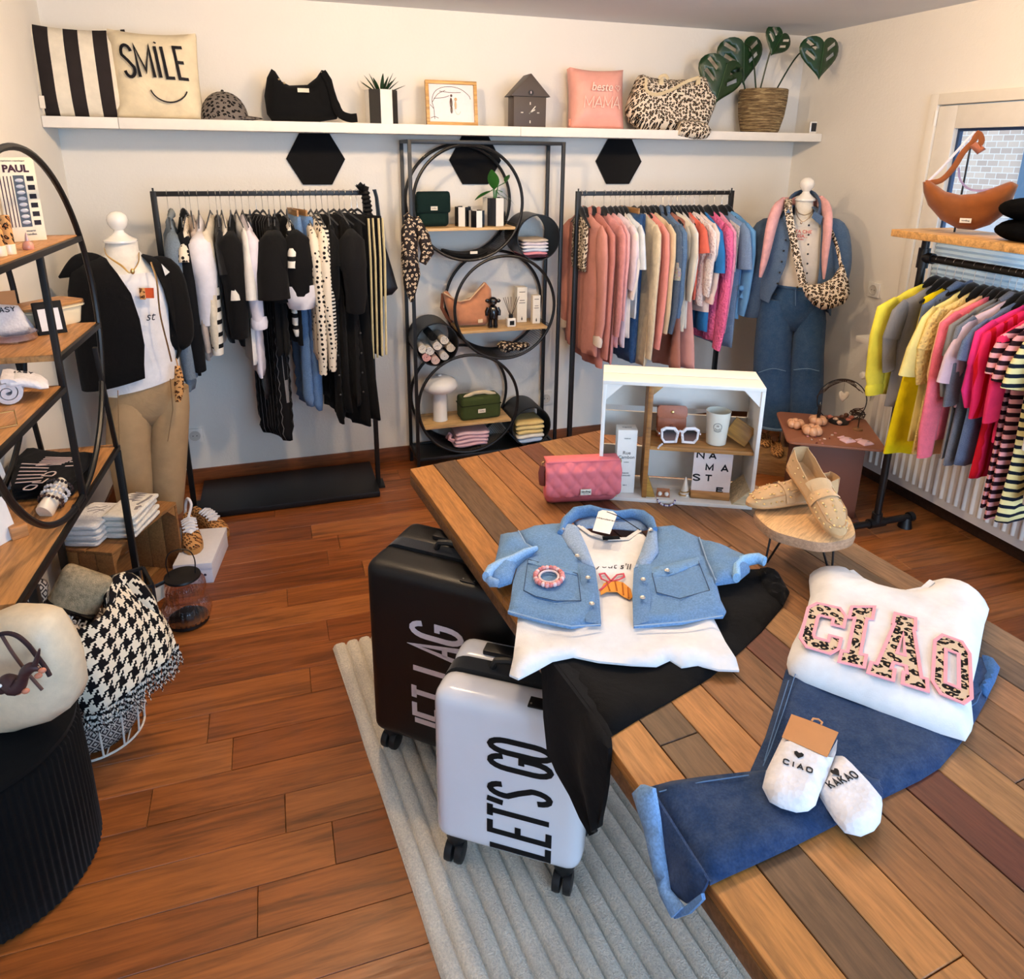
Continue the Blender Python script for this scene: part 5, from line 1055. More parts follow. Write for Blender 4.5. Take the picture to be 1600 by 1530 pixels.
part_e(bf, 'head', (0, 0, .148), (.026, .023, .024), 'gloss', BK); 
for s_ in (-1, 1):
    part_e(bf, 'ear', (s_*.03, .002, .15), (.013, .006, .011), 'gloss', BK); m = MB(); m.tube([(s_*.024, 0, .112), (s_*.034, -.003, .092), (s_*.034, -.006, .07)], [.011, .011, .009], 10); put('arm', m, 'gloss', bf, BK)
    m = MB(); m.lathe([(.013, 0), (.014, .008), (.012, .03), (.014, .055)], 14, c=(s_*.0145, 0, 0)); put('leg', m, 'gloss', bf, BK); part_e(bf, 'foot', (s_*.0145, -.008, .006), (.013, .018, .006), 'gloss', BK)
m = MB(); m.lathe([(.014, .045), (.029, .055), (.031, .085), (.024, .115), (.012, .126)], 18); put('torso', m, 'gloss', bf, BK); part_e(bf, 'muzzle', (0, -.02, .138), (.014, .01, .01), 'gloss', BK)
rd = thing('reed_diffuser', 'white reed diffuser bottle with sticks and dark label', 'diffuser', onboard(798, 1, 3.745), 0)
m = MB(); m.box(-.026, .026, -.02, .02, 0, .05); put('bottle', m, 'ceramic', rd, (236, 230, 220), bev=.008, seg=4); m = MB(); m.cyl((0, 0, .048), (0, 0, .068), .012, n=16); put('collar', m, 'paint', rd, (16, 16, 17)); m = MB(); m.box(-.012, .014, -.021, -.02, .012, .036); put('label_patch', m, 'print', rd, (24, 24, 26))
for dx, dy in ((-.045, 0), (-.015, .01), (.004, .012), (.03, -.004), (.05, .006), (-.03, .012)): m = MB(); m.tube([(0, 0, .05), (dx, dy, .165)], .0016, 5); put('reed', m, 'raw_wood', rd, (70, 54, 44))
for px, w, h, lab, yy in ((813, .058, .2, 'taller white perfume carton on the middle board', 3.86), (836, .044, .16, 'shorter white perfume carton on the middle board', 3.80)):
    t = thing('perfume_carton', lab, 'box', onboard(px, 1, yy), -.05); m = MB(); m.box(-w/2, w/2, -w/2, w/2, 0, h); put('body', m, 'paper', t, (238, 230, 214), bev=.001)
    for z, k in ((h*.86, .6), (h*.62, .5), (h*.55, .62)): m = MB(); m.box(-w*k/2, w*k/2, -w/2-.0005, -w/2, z, z+.0035); put('print_line', m, 'print', t, (90, 80, 74))
    m = MB(); m.prism([(0, .008), (.004, .018), (0, .034), (-.004, .018)], .0006, lambda x, z, q: V(x, -w/2-q, z)); put('emblem', m, 'print', t, (30, 30, 32), ang=0)
lc = thing('leopard_cloth', 'small leopard print cloth bundle in the middle mesh tray', 'cloth', (1.235, 3.76, .668)); 
for i, (dx, dz, r) in enumerate(((-.05, .045, .03), (-.01, .03, .035), (.04, .03, .03), (-.03, .02, .03), (.075, .035, .022))): m = MB(); m.ell((dx, .02*(i % 2), dz), (r*1.3, r*1.4, r*.8), 12, 8); put('fold', m, 'leo_dark', lc)
# rolled scarves in the middle tube
rolls = [(660, 545, (238, 232, 222)), (671, 548, (240, 234, 228)), (683, 540, (240, 232, 222)), (694, 531, (236, 226, 212)), (704, 543, (232, 218, 198)), (694, 556, (226, 220, 212)), (680, 563, (226, 196, 186)), (666, 558, (234, 176, 172)), (676, 526, (20, 20, 22))]
labs = ['leftmost white rolled scarf in the middle tube', 'white rolled scarf second from left in the middle tube', 'white rolled scarf in the centre of the tube heap', 'topmost cream rolled scarf in the middle tube', 'rightmost beige rolled scarf in the middle tube', 'grey white rolled scarf at the lower right of the heap', 'rose patterned rolled scarf at the bottom of the tube', 'salmon rolled scarf at the lower left of the heap', 'black rolled scarf at the top of the tube heap']
for (px, py, c), lab in zip(rolls, labs):
    p = PY(px, py, 3.72); r = .0235; cc = Vector((p.x-.79, p.z-.758)); 
    if cc.length > .118-.004-r: cc *= (.118-.004-r)/cc.length
    p = V(.79+cc.x, 3.715, .758+cc.y); m = MB(); sp = [(.002+(r-.002)*k/40, 2*PI*3*k/40) for k in range(41)]
    m.ribbon([(q*math.cos(a), q*math.sin(a)) for q, a in sp], .0052, .16, lambda x, z, h: V(x, h, z)); t = single('rolled_scarf', m, 'cloth', c, lab, 'scarf', p, group='rolled scarves', ang=50)
# --- third board
lp = thing('mushroom_lamp', 'white glass mushroom lamp on the lowest board', 'lamp', onboard(688, 2, 3.80))
m = MB(); m.lathe([(.042, 0), (.042, .005), (.040, .01), (.040, .19), (.03, .2)], 28); put('stem', m, 'ceramic', lp, (236, 234, 230)); m = MB(); m.lathe([(.03, .182), (.08, .176), (.098, .195), (.099, .212), (.085, .24), (.05, .258), (.012, .263), (.01, .27), (.002, .271)], 32); put('shade', m, 'ceramic', lp, (238, 236, 233))
vb = thing('vanity_case', 'olive green vanity bag with cream handle on the lowest board', 'bag', onboard(748, 2, 3.79), .05); OL = (62, 74, 40)
m = MB(); m.box(-.118, .118, -.055, .055, 0, .135); put('body', m, 'cloth', vb, OL, bev=.022, seg=4); m = MB(); m.box(-.12, .12, -.057, .057, .086, .09); put('zip', m, 'cloth', vb, (34, 42, 24), bev=.0015); m = MB(); m.tube([(-.10, -.02, .118), (-.085, -.02, .136), (-.03, -.02, .152), (.03, -.02, .152), (.085, -.02, .136), (.10, -.02, .118)], .011, 8, flat=.5); put('handle', m, 'cloth', vb, (226, 206, 170)); m = MB(); m.box(-.022, .022, -.0585, -.0565, .042, .064); lb = put('woven_label', m, 'cloth', vb, (236, 226, 206)); m = text_mb('hindbag', .009, .0006); m.xf(Matrix.Translation((0, -.0588, .053)) @ rotm('X', PI/2)); put('lettering', m, 'print', lb, (40, 36, 34), ang=0)
pc_ = thing('folded_blouse', 'pale pink ruffled blouse folded in the lowest mesh tray', 'blouse', (.985, 3.80, .128))
for i in range(4): m = MB(); m.slab(_rr(-.10, .10, -.075, .07, .015), .012, .02, .012, None, lambda x, y, h: V(x+.004*i, y, .016+.022*i+h+.004*math.sin(x*35+i))); put('fold', m, 'satin', pc_, [(222, 176, 182), (230, 190, 196), (226, 182, 190), (232, 194, 200)][i], ang=70)
m = MB(); m.tube([(-.10, -.07, .05), (-.125, -.06, .06), (-.115, -.05, .075), (-.13, -.03, .06), (-.11, -.02, .08)], .012, 6); put('ruffle', m, 'satin', pc_, (206, 160, 168))
folded(['pale blue folded top under the yellow ones in the lowest tube', 'white folded top under the yellow ones in the lowest tube', 'lower pale yellow folded top in the lowest tube', 'upper pale yellow folded top in the lowest tube', 'uppermost yellow folded top in the lowest tube'], (1.336, 3.79, .122), 0, .165, .17, [(176, 196, 220), (240, 232, 214), (238, 210, 140), (240, 214, 146), (236, 204, 132)], .026, taper=-.1)
# ================================================================== clothes racks
HK = {}
def hanger(kind, mtx, label, group, w=.2, drop=.0):
    """wire hook over the rail and a shoulder bar; origin on the rail axis"""
    t = thing('clothes_hanger', label, 'hanger', group=group, m=mtx)
    key = (kind, round(w, 2))
    if key not in HK:
        m = MB(); m.tube([(.0, 0, -.014)]+[(.0165*math.sin(a), 0, .0165*math.cos(a)) for a in np.radians(np.linspace(-80, 150, 12))]+[(.002, 0, -.03), (0, 0, -.082)], .0014, 6); hk = m.mesh('hook')
        m = MB()
        if kind == 'slim': m.tube([(-w, 0, -.135), (-w*.6, 0, -.112), (-.02, 0, -.085), (0, 0, -.078), (.02, 0, -.085), (w*.6, 0, -.112), (w, 0, -.135)], [.004, .005, .006, .007, .006, .005, .004], 8, flat=.5)
        elif kind == 'wide': m.tube([(-w*.8, 0, -.162), (-w*.5, 0, -.135), (-.045, 0, -.108), (-.02, 0, -.094), (0, 0, -.089), (.02, 0, -.094), (.045, 0, -.108), (w*.5, 0, -.135), (w*.8, 0, -.162)], [.006, .010, .018, .024, .026, .024, .018, .010, .006], 10, flat=.6)
        else: m.box(-w, w, -.004, .004, -.102, -.072)
        HK[key] = (hk, m.mesh('shoulder_bar', ang=60))
    put('hook', HK[key][0], 'metal', t, (196, 192, 186)); put('shoulder_bar', HK[key][1], 'wood' if kind == 'clip' else 'suede', t, (190, 140, 84) if kind == 'clip' else (14, 14, 15))
    return t
GR = random.Random(21)
def garment(label, cat, name, mtx, kind, mat, col, length, sleeve=None, hw=.2, t=.014, smat=None, scol=None, cuff=None, fat=.045, group=None, low=None, collar=None, flat=.36, shoulder=.155, fold=1., extra=None):
    """hangs from the rail at the origin: x across the shoulders, y along the rail, z up"""
    th = thing(name, label, cat, group=group, m=mtx); ph = GR.uniform(0, 6); L = length
    rip = lambda x, z: fold*(.5+min(1.2, -z*1.2))*(.006*math.sin(x*34+ph+z*2)+.003*math.sin(x*71+ph*2))
    F = lambda x, z, h: V(x, h, z)
    if kind == 'top':
        out = [(-.055, -.098), (-hw*.6, -.122), (-hw, -shoulder), (-hw-.008, -shoulder-.14), (-hw+.005, -L*.7), (-hw, -L), (0, -L-.012), (hw, -L), (hw-.005, -L*.7), (hw+.008, -shoulder-.14), (hw, -shoulder), (hw*.6, -.122), (.055, -.098), (0, -.115)]
    elif kind == 'trouser':
        out = [(-hw, -.10), (-hw*1.02, -.3), (-hw*.9, -L), (hw*.9, -L-.006), (hw*1.02, -.3), (hw, -.10)]
    else:   # dress / skirt: narrow shoulders, flared hem
        out = [(-.05, -.10), (-hw*.75, -.14), (-hw*.85, -.35), (-hw*1.15, -L), (0, -L-.015), (hw*1.15, -L), (hw*.85, -.35), (hw*.75, -.14), (.05, -.10)]
    m = MB(); m.slab(out, t, .034, .007, rip, F); body = put('body', m, mat, th, col, ang=75)
    if sleeve:
        sl = sleeve
        for s in (-1, 1):
            if sl < .3: path = [(s*(hw-.015), -shoulder-.008), (s*(hw+.022), -shoulder-.05), (s*(hw+.045), -shoulder-sl*.6), (s*(hw+.055), -shoulder-sl)]; rs = [.022, fat, fat*1.25, fat*1.3]
            else: path = [(s*(hw-.015), -shoulder-.008), (s*(hw+.02), -shoulder-.05), (s*(hw+.032), -shoulder-.16), (s*(hw+.036), -shoulder-sl*.5), (s*(hw+.034), -shoulder-sl*.8), (s*(hw+.02), -shoulder-sl)]; rs = [.024, fat, fat*1.08, fat*.95, fat*.85, fat*.72]
            P_ = [V(x, .004*math.sin(ph+i*1.3), z) for i, (x, z) in enumerate(path)]
            m = MB(); m.tube(P_, rs, 12, up=(1, 0, 0), flat=flat)
            m.v = [(x+.004*math.sin(z*40+ph), y+.003*math.sin(z*55+x*30+ph), z) for x, y, z in m.v]
            so = put('sleeve', m, smat or mat, th, scol or col, ang=75)
            if low:                                        # a differently coloured lower sleeve
                k = low[2] if len(low) > 2 else .5; e = P_[-1]; st = P_[-1]+(P_[1]-P_[-1])*k; m = MB(); m.tube([st, st*.5+e*.5+V(s*.004, 0, 0), e+V(0, 0, -.004)], [fat*1.1, fat*1.06, rs[-1]*1.12], 12, up=(1, 0, 0), flat=flat*1.12); put('lower_sleeve', m, low[0], so, low[1], ang=75)
            if cuff:
                e = P_[-1]; m = MB(); m.tube([e+V(0, 0, .045), e+V(s*.004, 0, .02), e+V(0, 0, -.006)], [rs[-1]*1.14, rs[-1]*1.25, rs[-1]*1.15], 12, up=(1, 0, 0), flat=flat*1.2); put('cuff', m, mat, so, cuff, ang=75)
    if collar: m = MB(); m.tube([(-.07, 0, -.104), (-.04, -.012, -.082), (0, -.016, -.09), (.04, -.012, -.082), (.07, 0, -.104)], [.012, .018, .016, .018, .012], 8, flat=.7); put('collar', m, mat, th, collar, ang=75)
    if extra: extra(th, hw, L)
    return th
def hsock(name, label, x, rack_y, group): ...
def rail_rack(label, x0, x1, y, ztop, base):
    t = thing('clothes_rack', label, 'clothes rack', ((x0+x1)/2, y, 0)); o = -Vector(t.location)
    for x in (x0, x1): m = MB(); m.bar((x, y, .0), (x, y, ztop+.012), .024, up=(0, 1, 0)); m.shift(o); put('post', m, 'black_metal', t, bev=.002); m = MB(); m.cyl((x, y, ztop+.012), (x, y, ztop+.026), .004, n=8); m.shift(o); put('pin', m, 'black_metal', t)
    m = MB(); m.bar((x0+.012, y, ztop), (x1-.012, y, ztop), .022); m.shift(o); put('rail', m, 'black_metal', t, bev=.002)
    m = MB(); m.box(x0+.03, x1-.012, y-.155, y+.25, .004, .034); m.shift(o); put('base_plate', m, 'leather', t, (16, 16, 18), bev=.004)
    for x in (x0, x1): m = MB(); m.box(x-.012, x+.03, y-.05, y+.05, 0, .012); m.shift(o); put('foot', m, 'black_metal', t)
    return t
# ---- left rack
RY, RZ = 3.66, 1.553
rail_rack('black metal clothes rack with dark garments on the left', -.492, .44, RY, RZ, True)
def place(px, rot, py=318): p = PY(px, py, RY); return Matrix.Translation((p.x, RY, RZ)) @ rotm('Z', PI/2+rot)
def zl(px, py, yy=3.44): return RZ-PY(px, py, yy).z
def side_stripe(th, hw, L):
    for s in (-1,): 
        m = MB(); m.tube([(s*hw*1.0, -.012, -.11), (s*hw*1.03, -.014, -.3), (s*hw*.92, -.013, -L+.004)], .008, 6, flat=.5, up=(1, 0, 0)); put('side_stripe', m, 'cloth', th, (232, 214, 164)); m = MB(); m.tube([(s*hw*1.0, .012, -.11), (s*hw*1.03, .014, -.3), (s*hw*.92, .013, -L+.004)], .008, 6, flat=.5, up=(1, 0, 0)); put('side_stripe', m, 'cloth', th, (232, 214, 164))
def buttons(th, hw, L):
    for k in range(6): m = MB(); m.ell((-hw*1.02, .004, -.45-k*.1), (.004, .006, .006), 8, 6); put('button', m, 'gloss', th, (60, 58, 56))
BLK = (13, 13, 15)
LR = [
 (262, 'top', 'denim', (112, 126, 140), 618, dict(flat=.85, rot=.12, sleeve=596, collar=(132, 138, 138), fat=.048), 'faded grey blue denim jacket first on the left rack', 'jacket'),
 (281, 'top', 'cloth', (14, 16, 20), 592, dict(flat=.8, rot=.1, sleeve=585, collar=(12, 13, 16)), 'black blazer next to the faded denim jacket', 'blazer'),
 (290, 'top', 'dots', None, 572, dict(sleeve=400, fat=.03), 'cream blouse with black dots behind the white t-shirt', 'blouse'),
 (297, 'top', 'knit', (196, 178, 164), 568, dict(sleeve=555, fat=.03), 'taupe knitted top between dotted blouse and white t-shirt', 'top'),
 (309, 'top', 'cloth', (232, 228, 234), 505, dict(flat=.9, sleeve=508, fat=.058), 'white wide-sleeved t-shirt on the left rack', 't-shirt'),
 (327, 'top', 'knit', (228, 214, 190), 545, dict(sleeve=556, low=('stripe_bw_wide', None, .62), fat=.042), 'cream sweater with black striped sleeves', 'sweater'),
 (338, 'top', 'knit', (22, 22, 24), 540, dict(sleeve=430, fat=.03), 'black knit top beside the cream striped sweater', 'top'),
 (345, 'top', 'cloth', (230, 222, 208), 500, dict(sleeve=470, fat=.038), 'off-white short-sleeved blouse between two black tops', 'blouse'),
 (359, 'top', 'cloth', BLK, 545, dict(flat=.9, sleeve=530, fat=.06), 'black balloon-sleeved blouse beside the white shirts', 'blouse'),
 (368, 'top', 'cloth', (228, 222, 214), 575, dict(sleeve=470, fat=.034), 'ivory blouse in front of the lilac white shirt', 'blouse'),
 (378, 'top', 'cloth', (226, 218, 226), 596, dict(sleeve=515, flat=.85, cuff=(232, 226, 234), fat=.042), 'lilac white shirt with rolled cuff on the left rack', 'shirt'),
 (389, 'trouser', 'satin', (18, 17, 19), 640, dict(hw=.1), 'black satin strap trousers beside the pinstripe trousers', 'trousers'),
 (400, 'trouser', 'pinstripe', None, 708, dict(hw=.14, t=.024, rot=.55), 'black pinstripe trousers longest on the left rack', 'trousers'),
 (410, 'trouser', 'pinstripe', None, 700, dict(hw=.12, t=.02, rot=.4), 'second black pinstripe trousers behind the longest pair', 'trousers'),
 (419, 'top', 'cloth', BLK, 560, dict(sleeve=468, flat=1., fat=.056), 'black t-shirt right of the pinstripe trousers', 't-shirt'),
 (428, 'top', 'cloth', (16, 16, 17), 560, dict(sleeve=472, flat=1., fat=.056), 'black t-shirt left of the white banded one', 't-shirt'),
 (438, 'top', 'cloth', BLK, 545, dict(sleeve=484, flat=1.1, rot=.25, fat=.06, low=('cloth', (232, 226, 228), .34)), 'black t-shirt with broad white sleeve bands', 't-shirt'),
 (447, 'top', 'stripe_bw_wide', None, 530, dict(sleeve=420, fat=.03), 'black and white block striped top behind the banded t-shirt', 'top'),
 (456, 'trouser', 'denim', (104, 136, 176), 650, dict(hw=.13, t=.022, rot=.2), 'light blue jeans, left of two pairs on the left rack', 'jeans'),
 (465, 'trouser', 'denim', (92, 126, 170), 656, dict(hw=.14, t=.026, rot=.35), 'light blue jeans, right of two pairs on the left rack', 'jeans'),
 (475, 'top', 'dots', None, 570, dict(sleeve=590, fat=.04), 'cream black-dotted long-sleeved blouse beside the jeans', 'blouse'),
 (485, 'top', 'dots', None, 565, dict(sleeve=584, fat=.042), 'second cream black-dotted blouse next to the striped top', 'blouse'),
 (494, 'top', 'stripe_bw_thin', None, 552, dict(sleeve=556, fat=.034), 'black and white finely striped top on the left rack', 'top'),
 (503, 'dress', 'cloth', BLK, 650, dict(rot=.3), 'black long dress right of the finely striped top', 'dress'),
 (512, 'top', 'cloth', (15, 15, 16), 668, dict(sleeve=470, fat=.045, extra=buttons), 'black button-through dress with short sleeves', 'dress'),
 (521, 'dress', 'cloth', BLK, 674, dict(rot=.4, extra=buttons), 'black button-through dress in the middle of the black dresses', 'dress'),
 (530, 'top', 'cloth', (18, 18, 20), 640, dict(sleeve=490, fat=.07, flat=.85, rot=.12), 'black tunic with very wide sleeves on the left rack', 'tunic'),
 (538, 'dress', 'cloth', (16, 16, 17), 664, dict(rot=.4), 'black long dress beside the side-striped trousers', 'dress'),
 (549, 'trouser', 'cloth', BLK, 572, dict(hw=.15, t=.018, rot=.5, extra=side_stripe), 'black trousers with cream side stripes, left pair', 'trousers'),
 (558, 'trouser', 'cloth', BLK, 568, dict(hw=.16, t=.018, rot=.6, extra=side_stripe), 'black trousers with cream side stripes, right pair', 'trousers')]
for i, (px, kind, mat, col, hem, kw, lab, cat) in enumerate(LR):
    kw = dict(kw); L = zl(px, hem)
    if 'sleeve' in kw: kw['sleeve'] = max(.12, zl(px, kw['sleeve'], 3.40)-.155)
    rot = kw.pop('rot', GR.uniform(-.06, .16)); mt = place(px, rot); kw.setdefault('t', .016); kw.setdefault('flat', .62); nm = cat.replace('-', '_')
    garment(lab, cat, nm, mt, kind, mat, col, L, group='dark garments on the left rack', **kw)
    clip = kind == 'trouser'; hanger('clip' if px in (456, 465) else 'slim', mt, ('thin black hanger with the ' if px not in (456, 465) else 'wooden clip hanger with the ')+lab, 'hangers on the left rack', .1 if clip else .19)
# ruched scarf over the post top, leather bag hanging at the end
rs_ = thing('ruched_headband', 'black ruched band slung over the end of the left rack', 'scarf', (.405, RY-.03, RZ))
m = MB(); pts = [(.0, -.02, .02), (.012, -.02, .03), (.03, -.02, .02), (.034, -.02, -.02), (.04, -.02, -.06), (.042, -.02, -.10), (.036, -.02, -.115)]; m.tube([V(*a)*(1-u)+V(*b_)*u for a, b_ in zip(pts, pts[1:]) for u in (0, .25, .5, .75)], [.02+.004*(-1)**k for k in range(24)], 12); put('band', m, 'leather', rs_, (16, 16, 17), ang=70)
lb = thing('leather_shopper', 'black shiny leather bag hanging at the end of the left rack', 'handbag', (.475, RY-.04, RZ))
m = MB(); m.slab([(p.x-.475, p.z-RZ) for p in (PY(x, y, RY-.04) for x, y in ((580, 340), (590, 352), (605, 395), (618, 440), (621, 450), (612, 460), (594, 463), (588, 440), (582, 400), (578, 360)))], .035, .02, .03, None, lambda x, z, h: V(x, h, z)); put('body', m, 'satin', lb, (14, 20, 28), ang=70)
m = MB(); m.tube([(.0, 0, .012), (.012, 0, .016), (.02, 0, -.02), (.03, 0, -.14)], .005, 6); m.tube([(.0, .01, .012), (.006, .01, .014), (.014, .01, -.02), (.02, .01, -.14)], .005, 6); put('strap', m, 'leather', lb, (14, 14, 15))
# ---- right rear rack
RX0, RX1 = 1.56, 2.505
rail_rack('black metal clothes rack with pink and denim garments', RX0, RX1, 3.655, 1.543, True)
RY, RZ = 3.655, 1.543
def seq(th, hw, L):
    m = MB(); m.slab([(-hw-.012, -.30), (-hw+.07, -.30), (-hw+.06, -.5), (-hw+.0, -.5)], .004, .02, .004, None, lambda x, z, h: V(x, .02+h, z)); put('sequin_patch', m, 'sequins', th)
    m = MB(); m.tube([(-hw-.03, .0, -.26), (-hw-.036, 0, -.44)], .05, 12, up=(1, 0, 0), flat=.42); put('sequin_sleeve', m, 'sequins', th)
def bow(th, hw, L):
    m = MB(); c = V(-hw-.03, 0, -.52); m.ell(c+V(.0, -.018, .012), (.016, .022, .016), 10, 8); m.ell(c+V(0, .02, .012), (.016, .022, .016), 10, 8); m.tube([c, c+V(-.008, -.01, -.05)], [.01, .016], 8); m.tube([c, c+V(-.004, .02, -.045)], [.01, .015], 8); put('cuff_bow', m, 'cloth', th, (96, 152, 208))
def lace(th, hw, L):
    m = MB(); m.slab([(-hw, -.17), (-hw+.09, -.14), (-hw+.04, -.42), (-hw-.0, -.42)], .004, .02, .004, None, lambda x, z, h: V(x, .019+h, z)); put('lace_trim', m, 'crochet', th, (226, 224, 220))
R2 = [
 (908, 'top', 'leo_cream', None, 430, dict(hw=.12), 'leopard print blouse behind the first pink blazer', 'blouse'),
 (914, 'top', 'cloth', (208, 144, 132), 560, dict(sleeve=538, collar=(200, 134, 122), cuff=(232, 214, 198), fat=.05), 'dusty pink blazer with turned-up pale cuffs', 'blazer'),
 (928, 'top', 'cloth', (198, 130, 120), 578, dict(sleeve=560, collar=(192, 124, 114)), 'darker dusty pink blazer, second on the right rear rack', 'blazer'),
 (944, 'top', 'knit', (220, 152, 150), 572, dict(sleeve=525, fat=.04), 'rose cardigan left of the pale pink top', 'cardigan'),
 (954, 'top', 'cloth', (234, 174, 174), 545, dict(sleeve=500, fat=.036), 'pale pink top left of the white t-shirts', 'top'),
 (962, 'top', 'cloth', (232, 216, 224), 545, dict(sleeve=452, fat=.045), 'lilac white t-shirt on the right rear rack', 't-shirt'),
 (969, 'top', 'cloth', (238, 228, 220), 530, dict(sleeve=466, fat=.045), 'ivory t-shirt left of the dark jeans', 't-shirt'),
 (976, 'top', 'cloth', (222, 228, 234), 500, dict(sleeve=420, fat=.036), 'bluish white shirt next to the dark jeans', 'shirt'),
 (984, 'trouser', 'denim', (38, 76, 122), 574, dict(hw=.15, t=.02), 'dark blue jeans, left pair on the right rear rack', 'jeans'),
 (991, 'trouser', 'denim', (34, 66, 106), 574, dict(hw=.14, t=.02), 'dark blue jeans, right pair on the right rear rack', 'jeans'),
 (1002, 'top', 'knit', (228, 210, 178), 576, dict(sleeve=560, fat=.042), 'cream long cardigan right of the dark jeans', 'cardigan'),
 (1009, 'top', 'cloth', (240, 156, 146), 545, dict(sleeve=545, fat=.038), 'salmon long-sleeved top between cream and beige', 'top'),
 (1018, 'top', 'cloth', (222, 198, 162), 530, dict(sleeve=520, fat=.04), 'beige jacket left of the sequin jacket', 'jacket'),
 (1025, 'top', 'denim', (80, 96, 118), 520, dict(sleeve=520, fat=.05, collar=(84, 102, 126), extra=seq), 'grey denim jacket with silver sequins', 'jacket'),
 (1036, 'top', 'denim', (92, 122, 158), 512, dict(sleeve=492, fat=.056, collar=(88, 118, 154), cuff=(84, 112, 148)), 'mid blue denim jacket with rolled sleeves', 'jacket'),
 (1045, 'dress', 'satin', (168, 110, 92), 578, dict(fold=2.), 'brown pleated skirt hanging below the denim jackets', 'skirt'),
 (1051, 'top', 'cloth', (234, 224, 204), 520, dict(sleeve=470, fat=.036), 'cream blouse right of the denim jackets', 'blouse'),
 (1058, 'top', 'cloth', (230, 226, 218), 515, dict(sleeve=455, fat=.034), 'white blouse left of the rose pleated dress', 'blouse'),
 (1064, 'dress', 'satin', (210, 152, 144), 578, dict(hw=.19, fold=2.), 'rose pleated dress on the right rear rack', 'dress'),
 (1071, 'top', 'cloth', (234, 116, 98), 470, dict(sleeve=395, fat=.042), 'coral t-shirt on the right rear rack', 't-shirt'),
 (1078, 'top', 'crochet', (238, 226, 222), 480, dict(sleeve=462, fat=.045), 'white lace top right of the coral t-shirt', 'top'),
 (1085, 'top', 'cloth', (240, 220, 212), 490, dict(sleeve=472, fat=.04, cuff=(238, 206, 196)), 'blush blouse left of the blue t-shirt', 'blouse'),
 (1093, 'top', 'cloth', (48, 120, 188), 520, dict(sleeve=425, fat=.048), 'bright blue t-shirt on the right rear rack', 't-shirt'),
 (1106, 'top', 'crochet', (240, 110, 160), 535, dict(sleeve=545, fat=.056), 'hot pink crocheted sweater', 'sweater'),
 (1116, 'top', 'knit', (246, 162, 192), 535, dict(sleeve=518, fat=.044), 'light pink cardigan right of the crocheted sweater', 'cardigan'),
 (1128, 'top', 'denim', (122, 150, 186), 545, dict(sleeve=420, fat=.044, extra=lace), 'pale denim dress with white lace', 'dress'),
 (1137, 'top', 'cloth', (108, 164, 216), 500, dict(sleeve=492, fat=.05, extra=bow), 'sky blue shirt with tied cuffs last on the rack', 'shirt')]
for i, (px, kind, mat, col, hem, kw, lab, cat) in enumerate(R2):
    kw = dict(kw); f = lambda py: RZ-PY(px+30, py, 3.42).z
    L = f(hem)
    if 'sleeve' in kw: kw['sleeve'] = max(.12, f(kw['sleeve'])-.155)
    mt = place(px, GR.uniform(-.08, .08)); kw.setdefault('t', .0135)
    garment(lab, cat, cat.replace('-', '_'), mt, kind, mat, col, L, group='pink and blue garments on the right rear rack', **kw)
    hanger('clip' if px == 984 else 'wide', mt, ('black wide hanger with the ' if px != 984 else 'wooden clip hanger with the ')+lab, 'hangers on the right rear rack', .12 if kind == 'trouser' else .19)
# ---- pipe rack in front of the window
PXr, PZr = 2.67, 1.335
pr = thing('pipe_rack', 'black iron pipe clothes rack in front of the window', 'clothes rack', (PXr, 2.42, 0)); o_ = -Vector(pr.location)
def pp(name, pts, r, parent=None, n=14): m = MB(); m.tube(pts, r, n); m.shift(o_); return put(name, m, 'black_metal', parent or pr)
PYE = 2.44
for yy in (PYE, .95):
    pp('post', [(PXr, yy, .05), (PXr, yy, 1.425)], .0165)
    pp('foot_pipe', [(PXr-.21, yy, .052), (PXr+.2, yy, .052)], .0165)
    pp('tee_fitting', [(PXr-.045, yy, .052), (PXr+.045, yy, .052)], .024); pp('tee_fitting', [(PXr, yy, 1.29), (PXr, yy, 1.375)], .024); pp('tee_fitting', [(PXr, yy, .06), (PXr, yy, .105)], .024)
    for s in (-1, 1): pp('foot_cap', [(PXr+s*.2-.012, yy, .0), (PXr+s*.2-.012, yy, .052)], [.034, .022]); pp('end_cap', [(PXr+s*.2, yy, .052), (PXr+s*.225, yy, .052)], .024)
    pp('flange', [(PXr, yy, 1.412), (PXr, yy, 1.4245)], .04)
pp('rail', [(PXr, .96, PZr), (PXr, PYE-.01, PZr)], .0165)
for yy in (PYE-.03,): pp('fitting', [(PXr, yy-.02, PZr), (PXr, yy+.02, PZr)], .023)
tb = MB(); c_ = PX(1397, 360, 2.5); tb.box(2.5, 2.83, .85, 2.47, 1.426, 1.456); single('top_board', tb, 'wood', (214, 164, 100), 'light wooden board on top of the iron pipe rack', 'shelf board', bev=.003, m=Matrix.Identity(4))
